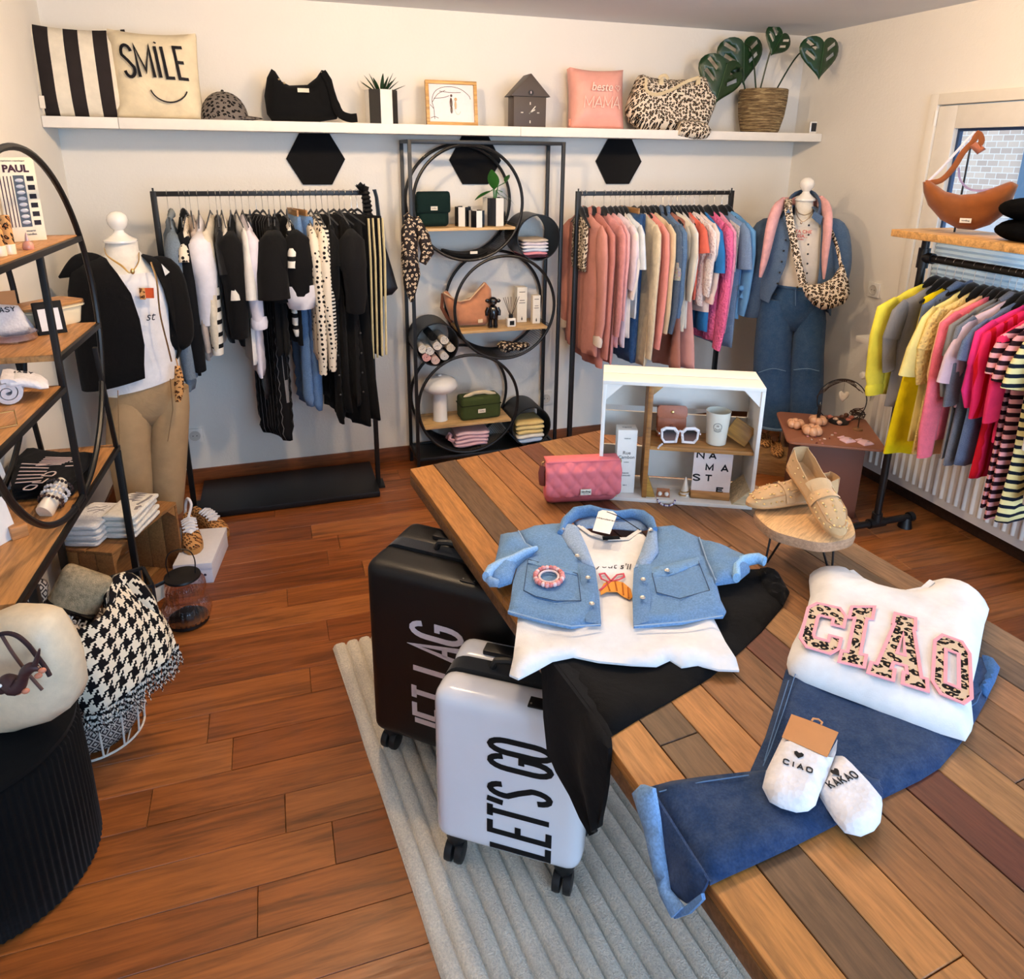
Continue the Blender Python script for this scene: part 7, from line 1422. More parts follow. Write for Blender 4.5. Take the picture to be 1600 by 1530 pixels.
# framed picture
fr = thing('framed_picture', 'oak framed pebble picture of a couple under a branch', 'picture', m=Matrix.Translation(sh(707, 3.80)) @ rotm('X', -.14)); w_, h_ = .265, .215
for a in ((-w_/2, w_/2, 0, .016), (-w_/2, w_/2, h_-.016, h_)): m = MB(); m.box(a[0], a[1], -.012, .012, a[2], a[3]); put('frame_rail', m, 'wood', fr, (216, 166, 96), bev=.0015)
for a in ((-w_/2, -w_/2+.016), (w_/2-.016, w_/2)): m = MB(); m.box(a[0], a[1], -.012, .012, .0165, h_-.0165); put('frame_stile', m, 'wood', fr, (216, 166, 96), bev=.0015)
m = MB(); m.box(-w_/2+.014, w_/2-.014, .002, .006, .014, h_-.014); pp_ = put('paper', m, 'paper', fr, (238, 230, 230)); fP = lambda x, z, h: V(x, .0018-h, z)
for pts in ([(-.09, .03), (-.092, .08), (-.1, .12), (-.085, .16), (-.05, .182), (0, .188), (.05, .178), (.09, .15), (.1, .13)], [(-.1, .11), (-.07, .15), (-.03, .17)], [(-.09, .13), (-.04, .135), (-.01, .145)], [(-.092, .08), (-.11, .1)], [(-.06, .165), (0, .16), (.05, .162)], [(-.11, .035), (-.09, .042), (-.07, .035)]): m = MB(); m.ribbon([tuple(p)[:2] for p in curve([(x, z, 0) for x, z in pts], 3)], .0025, .0005, fP); put('branch_print', m, 'print', pp_, (70, 52, 48), ang=0)
for x, z, rx, rz_ in ((0, .145, .006, .007), (-.002, .11, .007, .026), (-.001, .078, .006, .02), (.022, .128, .007, .008), (.021, .1, .005, .02)): m = MB(); m.ell((x, 0, z), (rx, .003, rz_), 10, 8); put('pebble', m, 'ceramic', pp_, (84, 62, 54) if x < .01 else (206, 166, 120))
m = MB(); m.ribbon(arc(.032, .085, .016, .03, 180, 330, 10), .0018, .0005, fP); put('dress_print', m, 'print', pp_, (216, 190, 160), ang=0)
# cuckoo clock
ck = thing('cuckoo_clock', 'brown house-shaped cuckoo clock on the wall shelf', 'clock', sh(823, 3.80)); BR = (74, 62, 54)
m = MB(); m.box(-.088, .088, -.05, .05, 0, .155); put('case', m, 'paint', ck, BR, bev=.003); m = MB(); m.prism([(-.108, .148), (.108, .148), (0, .258)], .12, lambda x, z, h: V(x, -.06+h, z)); put('roof', m, 'paint', ck, (70, 58, 50), bev=.003)
m = MB(); m.lathe([(.014, 0), (.014, .003), (.01, .003), (.009, -.004)], 18, m=Matrix.Translation((0, -.0605, .165)) @ rotm('X', PI/2)); put('bird_hole', m, 'paint', ck, (24, 20, 20)); m = MB(); m.ell((0, -.058, .167), (.005, .006, .008), 10, 8); put('bird', m, 'ceramic', ck, (210, 190, 190))
for a in (0, 90, 180, 270): c_, s_ = math.cos(math.radians(a)), math.sin(math.radians(a)); m = MB(); m.bar((.038*c_, -.051, .07+.038*s_), (.05*c_, -.051, .07+.038*s_*1.35), .005, .004, up=(0, 1, 0)); put('hour_mark', m, 'paint', ck, (226, 216, 200))
for a, L in ((48, .042), (30, .03)): c_, s_ = math.cos(math.radians(a)), math.sin(math.radians(a)); m = MB(); m.bar((-.008*c_, -.0535, .07-.008*s_), (L*c_, -.0535, .07+L*s_), .0045, .002, up=(0, 1, 0)); put('clock_hand', m, 'paint', ck, (240, 232, 216))
# pink cushion
t, cv, w_, h_ = pillow('pink velvet cushion reading beste MAMA', 931, None, 3.82, (240, 172, 156), 'satin', .07, .12, .0, .31, .305); fS2 = psurf(.31, .305, .07)
m = text_mb('beste', .062, .002, .0006, .9, .3); m.v = [tuple(fS2(x+.0, z+.2, h+.004)) for x, z, h in m.v]; put('lettering', m, 'print', cv, (250, 214, 198), ang=0)
m = MB(); strokes(m, 'MAMA', -.098, .095, .046, .058, .008, .0045, .002, lambda x, z, h: fS2(x, z, h+.002), .12); put('lettering', m, 'print', cv, (250, 214, 198), ang=0)
m = MB(); m.ribbon([(.098+.016*math.sin(a)**3, .2+.001*(13*math.cos(a)-5*math.cos(2*a)-2*math.cos(3*a)-math.cos(4*a))) for a in [2*PI*k/20 for k in range(20)]], .003, .002, lambda x, z, h: fS2(x, z, h+.002), True); put('heart', m, 'print', cv, (250, 214, 198), ang=0)
m = MB(); m.box(-.162, -.148, -.02, -.016, .01, .045); put('care_tag', m, 'leather', t, (226, 140, 110))
# leopard tote
bg, c = outline_bag('leopard_tote', 'large leopard print tote bag slumped on the wall shelf', [(1000, 204), (985, 192), (979, 175), (985, 150), (996, 125), (1002, 117), (1014, 122), (1040, 125), (1070, 125), (1092, 120), (1098, 118), (1106, 140), (1118, 152), (1113, 170), (1104, 190), (1098, 203), (1050, 206)], 3.80, 'leo_cream', None, .075, .06)
for pts in (((1010, 122), (1010, 140), (1024, 148), (1050, 140), (1072, 128), (1092, 121)), ((1030, 124), (1032, 120), (1040, 118), (1044, 124))): m = MB(); m.tube(curve([PY(*p, 3.722)-c for p in pts], 4), .009, 8, flat=.35); put('handle', m, 'cloth', bg, (224, 204, 164), ang=70)
for px in ((1034, 130), (1092, 128)): q = PY(*px, 3.73)-c; m = MB(); m.box(q.x-.013, q.x+.013, -.066, -.06, q.z-.03, q.z+.025); put('handle_patch', m, 'cloth', bg, (226, 206, 166))
m = MB(); q = [PY(x, y, 3.71)-c for x, y in ((1060, 200), (1085, 203), (1100, 205), (1106, 209))]; m.tube(q, [.04, .05, .045, .03], 10, flat=.8); put('slumped_corner', m, 'leo_cream', bg, ang=70); q = PY(1063, 146, 3.72)-c; m = MB(); m.box(q.x-.02, q.x+.02, -.081, -.079, q.z-.006, q.z+.006); put('woven_label', m, 'cloth', bg, (236, 226, 200))
# monstera in seagrass basket
bk = thing('seagrass_basket', 'round seagrass basket planter on the wall shelf', 'planter', sh(1188, 3.82)); m = MB(); m.lathe([(.102, 0), (.108, .01), (.128, .09), (.136, .17), (.137, .232), (.133, .236), (.128, .23), (.12, .1), (.1, .02), (.004, .015)], 40); put('basket', m, 'seagrass', bk)
ms = thing('monstera', 'monstera plant with split leaves in the seagrass basket', 'plant', bk.location+V(0, 0, .1)); m = MB(); m.lathe([(.118, 0), (.122, .085), (.06, .095), (.002, .097)], 20); put('soil', m, 'suede', ms, (44, 32, 26)); mo = Vector(ms.location)
def mleaf(px, y, ctr, s, rot, slots=2, tilt=.0):
    """heart-shaped leaf with cut slots, built flat in the x-z plane"""
    c = PY(*px, y)-mo; out = []
    for k in range(40):
        a = 2*PI*k/40; out.append((s*.064*16*math.sin(a)**3/16*1.02, s*.066*(13*math.cos(a)-4*math.cos(2*a)-1.6*math.cos(3*a)-.6*math.cos(4*a))/16))
    hs = []
    for i in range(slots):
        for sd in (-1, 1):
            z0 = .012-.026*i; hs.append([(s*sd*.018, s*(z0+.006)), (s*sd*.044, s*(z0+.024)), (s*sd*.048, s*(z0+.016)), (s*sd*.02, s*(z0-.002))])
    cr, sr = math.cos(rot), math.sin(rot)
    m = MB(); m.slab(out, .0016, .012*max(1, s*.8), .004, None, lambda x, z, h: c+V(x*cr-z*sr, h+.25*abs(x)+tilt*z, x*sr+z*cr), holes=hs); lf = put('leaf', m, 'leaf', ms, (22, 58, 26), ang=80)
    m = MB(); m.tube([c+V(-(s*.05)*sr*.6, -.002, s*.05*cr*.6), c+V(s*.06*sr, -.004, -s*.06*cr)], .0016, 5); put('midrib', m, 'leaf', lf, (50, 92, 46)); return c
for px, y, s, rot, base in (((1130, 120), 3.74, 2.3, -.25, (1170, 132)), ((1162, 88), 3.80, 2.3, .1, (1185, 132)), ((1285, 85), 3.56, 2.0, -.02, (1206, 133)), ((1217, 64), 3.74, 1.4, -.5, (1186, 132))):
    c = mleaf(px, y, None, s, rot); b_ = PY(*base, 3.82)-mo; top = c+V(-.05*s*math.sin(rot)*.3, .0, .03*s*math.cos(rot)); mid = (b_+top)/2+V(0, .0, .05); m = MB(); m.tube(curve([V(b_.x, 0, .08), mid, top], 6), .0045, 7); put('stem', m, 'leaf', ms, (30, 52, 26))
# small weather display
gd = thing('weather_display', 'small white digital display at the right end of the wall shelf', 'display', sh(1272, 3.78), -.3); m = MB(); m.box(-.024, .024, -.009, .009, 0, .068); put('case', m, 'gloss', gd, (236, 232, 224), bev=.003); m = MB(); m.box(-.016, .014, -.0098, -.0088, .012, .06); put('screen', m, 'gloss', gd, (14, 16, 24))
# ================================================================== on the board above the pipe rack
ZBd = 1.4565
def onbd(px, py, x=2.66): p = PX(px, py, x); return p
cb = thing('crescent_bag', 'brown crescent bag with long strap on the pipe rack board', 'handbag', (2.66, PX(1515, 360, 2.66).y, ZBd)); c = Vector(cb.location)
fwd_ = V(-.62, -.78, 0).normalized(); rgt_ = V(.78, -.62, 0)
pl = lambda x, y, d=0.: (PP(x, y, c-fwd_*d*-1, fwd_)-c)
q = [pl(x, y) for x, y in ((1442, 286), (1452, 284), (1475, 300), (1500, 306), (1525, 304), (1555, 294), (1580, 285), (1590, 290), (1580, 315), (1565, 338), (1545, 352), (1520, 360), (1495, 358), (1470, 345), (1450, 322), (1443, 302))]
m = MB(); m.slab([(a.dot(rgt_), a.z) for a in q], .05, .014, .05, lambda x, z: .003*math.sin(x*40), lambda x, z, h: rgt_*x+fwd_*h+V(0, 0, z+.003)); put('body', m, 'suede', cb, (128, 70, 28), ang=75)
qq = pl(1504, 343); m = MB(); P4 = [(-.02, -.009), (.02, -.009), (.02, .009), (-.02, .009)]; m.prism(P4, .003, lambda x, z, h: rgt_*(qq.dot(rgt_)+x)+fwd_*(.052+h)+V(0, 0, qq.z+z)); lb = put('woven_label', m, 'cloth', cb, (236, 226, 206)); 
m = text_mb('hindbag', .009, .001); m.v = [tuple(rgt_*(qq.dot(rgt_)+x)+fwd_*(.0555+h)+V(0, 0, qq.z+z)) for x, z, h in m.v]; put('lettering', m, 'print', lb, (40, 36, 34), ang=0)
hang_ = pl(1525, 212); 
m = MB(); m.tube(curve([pl(1446, 286), pl(1470, 282), pl(1490, 262), pl(1505, 238), pl(1520, 222), pl(1528, 208), pl(1534, 220), pl(1525, 232)], 4), .011, 8, flat=.25); put('strap', m, 'suede', cb, (130, 72, 36), ang=70)
m = MB(); m.tube(curve([pl(1450, 284), pl(1472, 262), pl(1492, 240), pl(1510, 220), pl(1524, 206)], 4), .005, 6, flat=.3); put('strap_tail', m, 'leather', cb, (206, 196, 200), ang=70)
m = MB(); m.tube(curve([pl(1498, 262), pl(1500, 280), pl(1512, 294), pl(1530, 298), pl(1556, 294), pl(1580, 287)], 4), .006, 6, flat=.3); put('lower_strap', m, 'suede', cb, (150, 130, 160), ang=70)
m = MB(); m.tube([pl(1520, 225), pl(1530, 236), pl(1536, 230)], .014, 8); put('keeper', m, 'suede', cb, (168, 98, 70), ang=70)
m = MB(); m.tube([pl(1529, 205)+fwd_*-.01, V(hang_.x, hang_.y, .0)+fwd_*-.06+V(0, 0, .32)], .003, 6); m.tube([V(hang_.x, hang_.y, .0)+fwd_*-.06+V(0, 0, .32), V(hang_.x, hang_.y, 0)+fwd_*-.06], .004, 8); put('display_hook', m, 'black_metal', cb)
for i, (lab, col, dz) in enumerate((('lower black knitted beanie on the pipe rack board', (14, 14, 15), 0), ('upper black knitted beanie on the pipe rack board', (12, 12, 13), .075))):
    p = PX(1605, 362, 2.64); m = MB(); m.ell((0, 0, .04), (.11, .12, .042), 20, 12); m.v = [(x+.006*math.sin(y*50), y, z+.004*math.sin(x*60+y*40)) for x, y, z in m.v]; single('knit_beanie', m, 'fur', col, lab, 'beanie', (p.x, p.y-.02, ZBd-.001+dz), .3*i, 'black beanies', ang=70)
# ================================================================== round ladder shelf at the left wall
RX, RA_, RYc, RZc, RR_ = -.62, .047, 2.252, 1.239, .51
ex_ = V(math.sin(RA_), math.cos(RA_), 0)            # along the shelf, away from the camera
en_ = V(math.cos(RA_), -math.sin(RA_), 0)           # into the room
ls = thing('round_shelf', 'tall black metal shelf with one big ring and wooden boards', 'shelf unit', m=frame((RX, RYc, 0), ex_, en_*-1, (0, 0, 1)))
# local: x along the wall (away from camera +), y towards the wall (+), z up
DP = .235
for y in (0, DP): m = MB(); m.tube([(RR_*math.cos(a), y, RZc+RR_*math.sin(a)) for a in [2*PI*k/90 for k in range(90)]], .0095, 8, closed=True); put('ring', m, 'black_metal', ls)
def lbar(name, p, q, w=.017): m = MB(); m.bar(p, q, w); return put(name, m, 'black_metal', ls, bev=.0015)
def chord(z): return math.sqrt(max(0, RR_**2-(z-RZc)**2))
S1, S2_, S3, S4 = 1.466, 1.165, 1.075, .712
c1_ = chord(S1); XM = .06
def lboard(x0, x1, z, name='board'):
    m = MB(); m.box(x0, x1, .004, DP-.004, z-.006, z+.012); o = put(name, m, 'wood', ls, (196, 140, 84), bev=.0015)
    lbar('front_bar', (x0, 0, z), (x1, 0, z)); lbar('rear_bar', (x0, DP, z), (x1, DP, z)); return o
lboard(-c1_+.008, c1_-.008, S1); lboard(XM, chord(S2_)-.008, S2_); lboard(-chord(S3)+.008, XM, S3); lboard(-.5, .50, S4)
for y in (0, DP):
    lbar('post', (XM, y, S4), (XM, y, S1-.008)); lbar('short_post', (-.02, y, S4), (-.02, y, RZc-RR_+.01)); lbar('leg', (-.40, y, 0), (-.40, y, S4-.008), .022); lbar('leg', (.48, y, 0), (.48, y, S4-.008), .022); lbar('brace', (.48, y, S4), (.42, y, RZc-chord(RZc-RR_*.5)*.3), .014)
for x in (-.40, .48): lbar('side_bar', (x, .01, S4), (x, DP-.01, S4))
LM = frame((RX, RYc, 0), ex_, en_*-1, (0, 0, 1))
def onl(px, py, z, dy=.0): p = LM.inverted() @ PZ(px, py, z); return p
def lth(name, label, cat, px, py, z, rz=0., clampy=True):
    p = onl(px, py, z); y = min(max(p.y, .05), DP-.05) if clampy else p.y
    return thing(name, label, cat, m=LM @ Matrix.Translation((p.x, y, z)) @ rotm('Z', PI/2+rz))     # local -y looks to the camera side
# top board
zt = S1+.0125
cb_ = thing('candle_carton', 'tall cream carton reading PAUL with striped print', 'box', m=frame(PZ(41, 377, zt), V(.86, .5, 0), V(-.5, .86, 0), (0, 0, 1)))
m = MB(); m.box(-.044, .056, -.0, .05, 0, .24); put('body', m, 'paper', cb_, (236, 226, 202), bev=.001)
m = text_mb('PAUL', .028, .0008, .0011, 1.0); m.xf(Matrix.Translation((.006, -.0006, .208)) @ rotm('X', PI/2)); put('lettering', m, 'print', cb_, (66, 36, 52), ang=0)
m = text_mb('designletters copenhagen', .0065, .0006); m.xf(Matrix.Translation((0, -.0006, .231)) @ rotm('X', PI/2)); put('lettering', m, 'print', cb_, (130, 116, 96), ang=0)
for k in range(4): m = MB(); m.box(-.038+k*.009, -.0355+k*.009, -.0008, .0004, .042, .188); put('stripe', m, 'print', cb_, (72, 44, 56))
m = MB(); m.box(-.004, .024, -.0008, .0004, .042, .19); wdw = put('window_film', m, 'gloss', cb_, (70, 72, 78))
for k in range(8): m = MB(); m.ell((.01, -.0012, .055+k*.0172), (.011, .0015, .0058), 10, 6); put('candle_twist', m, 'ceramic', wdw, (190, 190, 196))
for k in range(6): m = MB(); m.box(.030, .048, -.0008, .0004, .046+k*.0255, .06+k*.0255); put('check', m, 'print', cb_, (34, 32, 42))
for tx, z in (('stearin', .03), ('candles', .02)): m = text_mb(tx, .009, .0006); m.xf(Matrix.Translation((.018, -.0006, z)) @ rotm('X', PI/2)); put('lettering', m, 'print', cb_, (60, 50, 56), ang=0)
sc_ = thing('candle_carton', 'second cream carton at the left picture edge', 'box', m=frame(PZ(-14, 392, zt), V(.86, .5, 0), V(-.5, .86, 0), (0, 0, 1))); m = MB(); m.box(-.05, .04, .0, .05, 0, .235); put('body', m, 'paper', sc_, (214, 200, 168), bev=.001); m = MB(); m.box(.012, .036, -.0008, .0004, .03, .2); put('print_panel', m, 'print', sc_, (40, 40, 40))
for px, py, h, lab in ((16, 397, .1, 'leopard lip balm tube in front of the PAUL carton'), (1, 400, .085, 'leopard lip balm tube at the left picture edge')):
    t = thing('lip_balm', lab, 'lip balm', PZ(px, py, zt)); m = MB(); m.lathe([(.0155, .0), (.0155, .025), (.0145, .026)], 18); put('cap', m, 'gloss', t, (240, 222, 190)); m = MB(); m.lathe([(.0145, .026), (.0145, h-.004), (.012, h)], 18); put('tube', m, 'leo_tan', t)
t = thing('perfume_bottle', 'tiny rose coloured perfume bottle on the top board', 'bottle', PZ(45, 390, zt)); m = MB(); m.lathe([(.013, 0), (.015, .006), (.012, .018), (.005, .024)], 16); put('flask', m, 'gloss', t, (206, 140, 118)); m = MB(); m.lathe([(.006, .024), (.003, .04), (.001, .046)], 12); put('stopper', m, 'metal', t, (210, 180, 180))
# second board
zt = S2_+.0125
bxm = frame(PZ(76, 508, zt), V(.62, .78, 0), V(-.78, .62, 0), (0, 0, 1)); lbx = thing('lunch_box', 'cream lunch box with wooden lid on the second board', 'lunch box', m=bxm)
m = MB(); m.loft([[V(x*k, y*k, z) for x, y in _rr(-.1, .1, -.06, .06, .025)] for z, k in ((.0, .88), (.004, .9), (.062, 1.), (.066, 1.))]); put('body', m, 'gloss', lbx, (236, 222, 188)); m = MB(); m.prism(_rr(-.106, .106, -.066, .066, .028), .01, lambda x, y, h: V(x, y, .0665+h)); put('lid', m, 'wood', lbx, (206, 146, 84), bev=.002); m = MB(); m.tube([V(x*1.045, y*1.05, .06) for x, y in _rr(-.1, .1, -.06, .06, .025)], .004, 6, closed=True); put('rim', m, 'gloss', lbx, (232, 216, 180))
bkx = thing('gift_box', 'black flat gift box with white sleeve on the second board', 'box', m=frame(PZ(84, 522, zt), V(.9, .43, 0), V(-.43, .9, 0), (0, 0, 1)) @ rotm('X', -.25)); m = MB(); m.box(-.04, .04, 0, .022, 0, .105); put('body', m, 'paper', bkx, (16, 16, 18), bev=.0015); m = MB(); m.box(-.03, .028, -.001, 0, .012, .082); put('label_sheet', m, 'paper', bkx, (236, 232, 230)); m = MB(); m.ribbon(arc(.006, .045, .012, .016, 90, 300, 10), .0012, .0008, lambda x, z, h: V(x, -.001-h, z)); put('monogram', m, 'print', bkx, (90, 90, 90), ang=0)
es = thing('sock_pack', 'white socks reading EASY on a kraft card in a glass dish', 'socks', m=frame(PZ(22, 528, zt), V(.93, .36, 0), V(-.36, .93, 0), (0, 0, 1)) @ rotm('X', -.3))
m = MB(); m.slab([(-.055, .012), (.052, .006), (.06, .025), (.03, .1), (-.045, .115), (-.07, .06)], .016, .012, .016, None, lambda x, z, h: V(x, h+.012, z)); put('sock', m, 'knit', es, (236, 230, 232), ang=70); m = MB(); strokes(m, 'EASY', -.036, .082, .0105, .0145, .004, .0028, .0008, lambda x, z, h: V(x, -.0045-h, z)); put('lettering', m, 'print', es, (50, 48, 52), ang=0); m = MB(); m.box(-.06, .03, .018, .02, .1, .15); put('card', m, 'paper', es, (196, 140, 92))
gdp = thing('glass_dish', 'low clear glass dish under the EASY socks', 'dish', PZ(24, 532, zt)); m = MB(); m.lathe([(.055, 0), (.06, .004), (.064, .026), (.061, .026), (.056, .006), (.002, .004)], 28); put('bowl', m, 'rose_glass', gdp)
# third board
zt = S3+.0125
ps = thing('rolled_socks', 'rolled white socks reading PEASY on the third board', 'socks', m=frame(PZ(30, 628, zt), V(.97, .22, 0), V(-.22, .97, 0), (0, 0, 1)))
m = MB(); r = .034; sp = [(.004+(r-.004)*k/50, 2*PI*2.2*k/50+.6) for k in range(51)]; m.ribbon([(q*math.cos(a)-.02, r+q*math.sin(a)) for q, a in sp], .011, .11, lambda x, z, h: V(x, -.02+h, z)); put('roll', m, 'knit', ps, (234, 226, 226), ang=60)
m = MB(); m.slab([(-.02, -.022), (.055, -.02), (.072, .02), (.07, .07), (.05, .088), (-.02, .09)], .012, .012, .014, None, lambda x, y, h: V(x, y, .055-.3*max(0, x-.01)-6*max(0, x-.03)**2+h)); put('toe_flap', m, 'knit', ps, (238, 232, 232), ang=70)
m = MB(); strokes(m, 'PEASY', -.02, .055, .0085, .016, .004, .0028, .0008, lambda x, y, h: V(x, y, .0675-.3*max(0, x-.01)-6*max(0, x-.03)**2+h)); put('lettering', m, 'print', ps, (50, 48, 52), ang=0)
gs = thing('gold_stand', 'small gold wire card stand at the left picture edge', 'stand', PZ(12, 668, zt), .4); m = MB(); m.tube([(-.02, 0, .003), (.02, 0, .003), (.02, .0, .04), (-.015, 0, .04), (-.02, 0, .003), (-.02, .04, .003), (-.022, .04, .1)], .0022, 6); put('wire', m, 'metal', gs, (226, 180, 110))
# lowest board
zt = S4+.0125
bs = thing('folded_tee', 'folded black t-shirt with pale stripes and letters on the lowest board', 't-shirt', m=Matrix.Translation((0, 0, 0))); bs.matrix_world = Matrix.Translation(PZ(70, 770, zt))
o_ = PZ(70, 770, zt)
def lz(px, py, z): p = PZ(px, py, z)-o_; return p
q = [lz(x, y, zt+.02) for x, y in ((18, 765), (22, 730), (45, 710), (105, 718), (150, 718), (140, 740), (112, 770), (92, 775), (55, 772), (22, 778))]
for k in range(2): m = MB(); m.slab([(p.x*(1-.03*k), p.y*(1-.03*k)) for p in q], .016, .02, .012, None, lambda x, y, h: V(x, y, .0155+k*.026+h*.93)); put('fold', m, 'cloth', bs, (14, 14, 16), ang=70)
zs_ = .0575
for k in range(6):
    a, b_ = lz(24+k*2, 755-k*6, zt+.057), lz(64+k*3, 752-k*5, zt+.057); m = MB(); m.ribbon([(a.x, a.y), (b_.x, b_.y)], .006, .001, lambda x, y, h: V(x, y, zs_+h)); put('print_stripe', m, 'print', bs, (226, 200, 196), ang=0)
    a, b_ = lz(56+k*3, 728-k*2.6, zt+.057), lz(96+k*5, 726-k*2, zt+.057); m = MB(); m.ribbon([(a.x, a.y), (b_.x, b_.y)], .005, .001, lambda x, y, h: V(x, y, zs_+h)); put('print_stripe', m, 'print', bs, (226, 200, 196), ang=0)
for tx, a, b_ in (('OLD', (50, 766), (96, 734)), ('U', (118, 728), (128, 718))):
    A_, B_ = lz(*a, zt+.057), lz(*b_, zt+.057); ux = (B_-A_).normalized(); L_ = (B_-A_).length; n_ = len(tx); cw = L_/(n_*1.5); m = MB(); strokes(m, tx, 0, 0, cw, .03, cw*.5, .005, .001, lambda x, y, h: V(A_.x+ux.x*x-ux.y*y, A_.y+ux.y*x+ux.x*y, zs_+h)); put('lettering', m, 'print', bs, (228, 206, 200), ang=0)
hd = thing('bracelet_hand', 'white display wrist wearing stacked bead bracelets', 'jewellery display', PZ(70, 808, zt)); hx = PZ(82, 765, zt+.05)-PZ(70, 808, zt); hx = V(.03, .09, .055)
m = MB(); m.tube(curve([V(0, 0, .012), V(.012, .035, .03), V(.024, .075, .05), V(.034, .10, .062)], 4), [.03, .031, .03, .029, .028, .027, .026, .025, .024, .024, .023, .022, .02], 16, flat=.7); put('wrist', m, 'ceramic', hd, (238, 222, 200), ang=70)
for i in range(4):
    c_ = V(.012, .035, .03)*(1-i/3)+V(.028, .085, .055)*(i/3); ax = V(.3, .85, .42).normalized(); u = ax.cross(V(0, 0, 1)).normalized(); v_ = u.cross(ax); col = [(64, 40, 36), (226, 216, 210), (206, 196, 192), (40, 34, 40)][i]
    for k in range(18): a = 2*PI*k/18; m = MB() if k == 0 else m; m.ell(c_+u*.034*math.cos(a)+v_*.029*math.sin(a), .0052, 6, 5)
    o = put('bead_strand', m, 'ceramic', hd, col); o['kind'] = 'stuff'
for i, (px, py, lab) in enumerate(((4, 770, 'white boutique card standing at the left picture edge'), (14, 845, 'tall white paper card on the lowest board at the left edge'))):
    m = MB(); m.box(-.03, .03, -.001, .001, 0, .09+i*.03); single('paper_card', m, 'paper', (232, 230, 228), lab, 'card', m=frame(PZ(px, py, zt), V(.5, .86, 0), V(-.86, .5, 0), (0, 0, 1)) @ rotm('X', -.2))
m = MB(); m.box(-.02, .02, -.015, .015, 0, .035); single('wood_card_holder', m, 'wood', (206, 146, 90), 'small wooden card holder on the lowest board', 'card holder', PZ(30, 838, zt), .6, bev=.002)

# ================================================================== floor goods on the left
# wooden crate with towels
CA, CB2 = V(-.655, 2.675, 0), V(-.484, 3.03, 0); cx_ = (CB2-CA).normalized(); cyl_ = V(-cx_.y, cx_.x, 0); LC = .41; WC = .215; HC = .33
wc = thing('wooden_crate', 'brown wooden fruit crate on its side under the towels', 'crate', m=frame(CA, cx_, cyl_, (0, 0, 1)))
WCc = [(158, 110, 62), (146, 98, 54), (170, 122, 70)]
def wcp(name, a, i=0): m = MB(); m.box(*a); return put(name, m, 'raw_wood', wc, WCc[i % 3], bev=.002)
for i in range(2): wcp('top_slat', (0, LC, i*.11, i*.11+.105, HC-.012, HC), i); wcp('bottom_slat', (0, LC, i*.11, i*.11+.105, 0, .012), i+1)
for i in range(3): wcp('end_slat', (0, .012, i*.072, i*.072+.069, .0125, HC-.0125), i); wcp('end_slat', (LC-.012, LC, i*.072, i*.072+.069, .0125, HC-.0125), i+1); wcp('back_slat', (.0125, LC-.0125, WC-.012, WC, .02+i*.1, .02+i*.1+.09), i)
for x0, z0, dx, dz in ((.0125, .0125, .05, .05), (LC-.0125, .0125, -.05, .05), (.0125, HC-.0125, .05, -.05), (LC-.0125, HC-.0125, -.05, -.05)): m = MB(); m.prism([(x0, z0), (x0+dx, z0), (x0, z0+dz)], .03, lambda x, z, h: V(x, .004+h, z)); put('corner_block', m, 'raw_wood', wc, (166, 118, 68))
def towel_stack(labels, px, py, w, d, n, th, rz, cols, motif):
    base = PZ(px, py, HC+.001); z = 0
    for i in range(n):
        m = MB(); m.slab(_rr(-w/2, w/2, -d/2, d/2, .014), th*.5, .016, th*.5, lambda x, y: .0018*math.sin(x*60+i*2)*math.sin(y*40), lambda x, y, h: V(x, y, th*.5+h*.94))
        t = thing('folded_towel', labels[i], 'towel', (base.x+.004*(i % 2), base.y, HC+.001+z), rz+.04*((i % 3)-1)); tw = put('fold', m, 'knit', t, cols[i % len(cols)], ang=75)
        m = MB(); m.slab(_rr(-w/2+.004, w/2-.004, -d/2-.002, d/2-.02, .014), th*.22, .02, th*.22, None, lambda x, y, h: V(x, y, th*.78+h)); put('upper_fold', m, 'knit', t, cols[(i+1) % len(cols)], ang=75)
        if i == n-1:
            for pts, lw in motif: m = MB(); m.ribbon(pts, lw, .0012, lambda x, y, h: V(x, y, th*1.0+.0005+h)); put('motif', m, 'print', t, (150, 142, 140), ang=0)
        z += th*1.02
feather = [([(.02*math.sin(k*2.1)*1.2-.005, .02+.013*k*.5) for k in range(12)], .009), ([(.03, -.01), (.045, .03), (.05, .07)], .01), ([(.045, -.05), (.04, -.03), (.052, -.02)], .012)]
towel_stack(['lowest white towel in the right pile on the crate', 'second white towel in the right pile on the crate', 'third white towel in the right pile on the crate', 'uppermost white towel with grey butterfly motif'], 208, 822, .125, .21, 4, .024, -.28, [(250, 242, 228), (244, 236, 222)], feather)
brush = [([(-.04, .03), (-.02, .05), (.0, .045), (.02, .06)], .0022), ([(-.03, .01), (.0, .03), (.03, .02)], .0022), ([(0, .0), (.02, .035), (.035, .055)], .002)]
towel_stack(['lowest white towel in the left pile on the crate', 'second white towel in the left pile on the crate', 'third white towel in the left pile on the crate', 'uppermost white towel with line drawing'], 150, 835, .13, .2, 4, .022, -.3, [(248, 242, 236), (242, 236, 230)], brush)
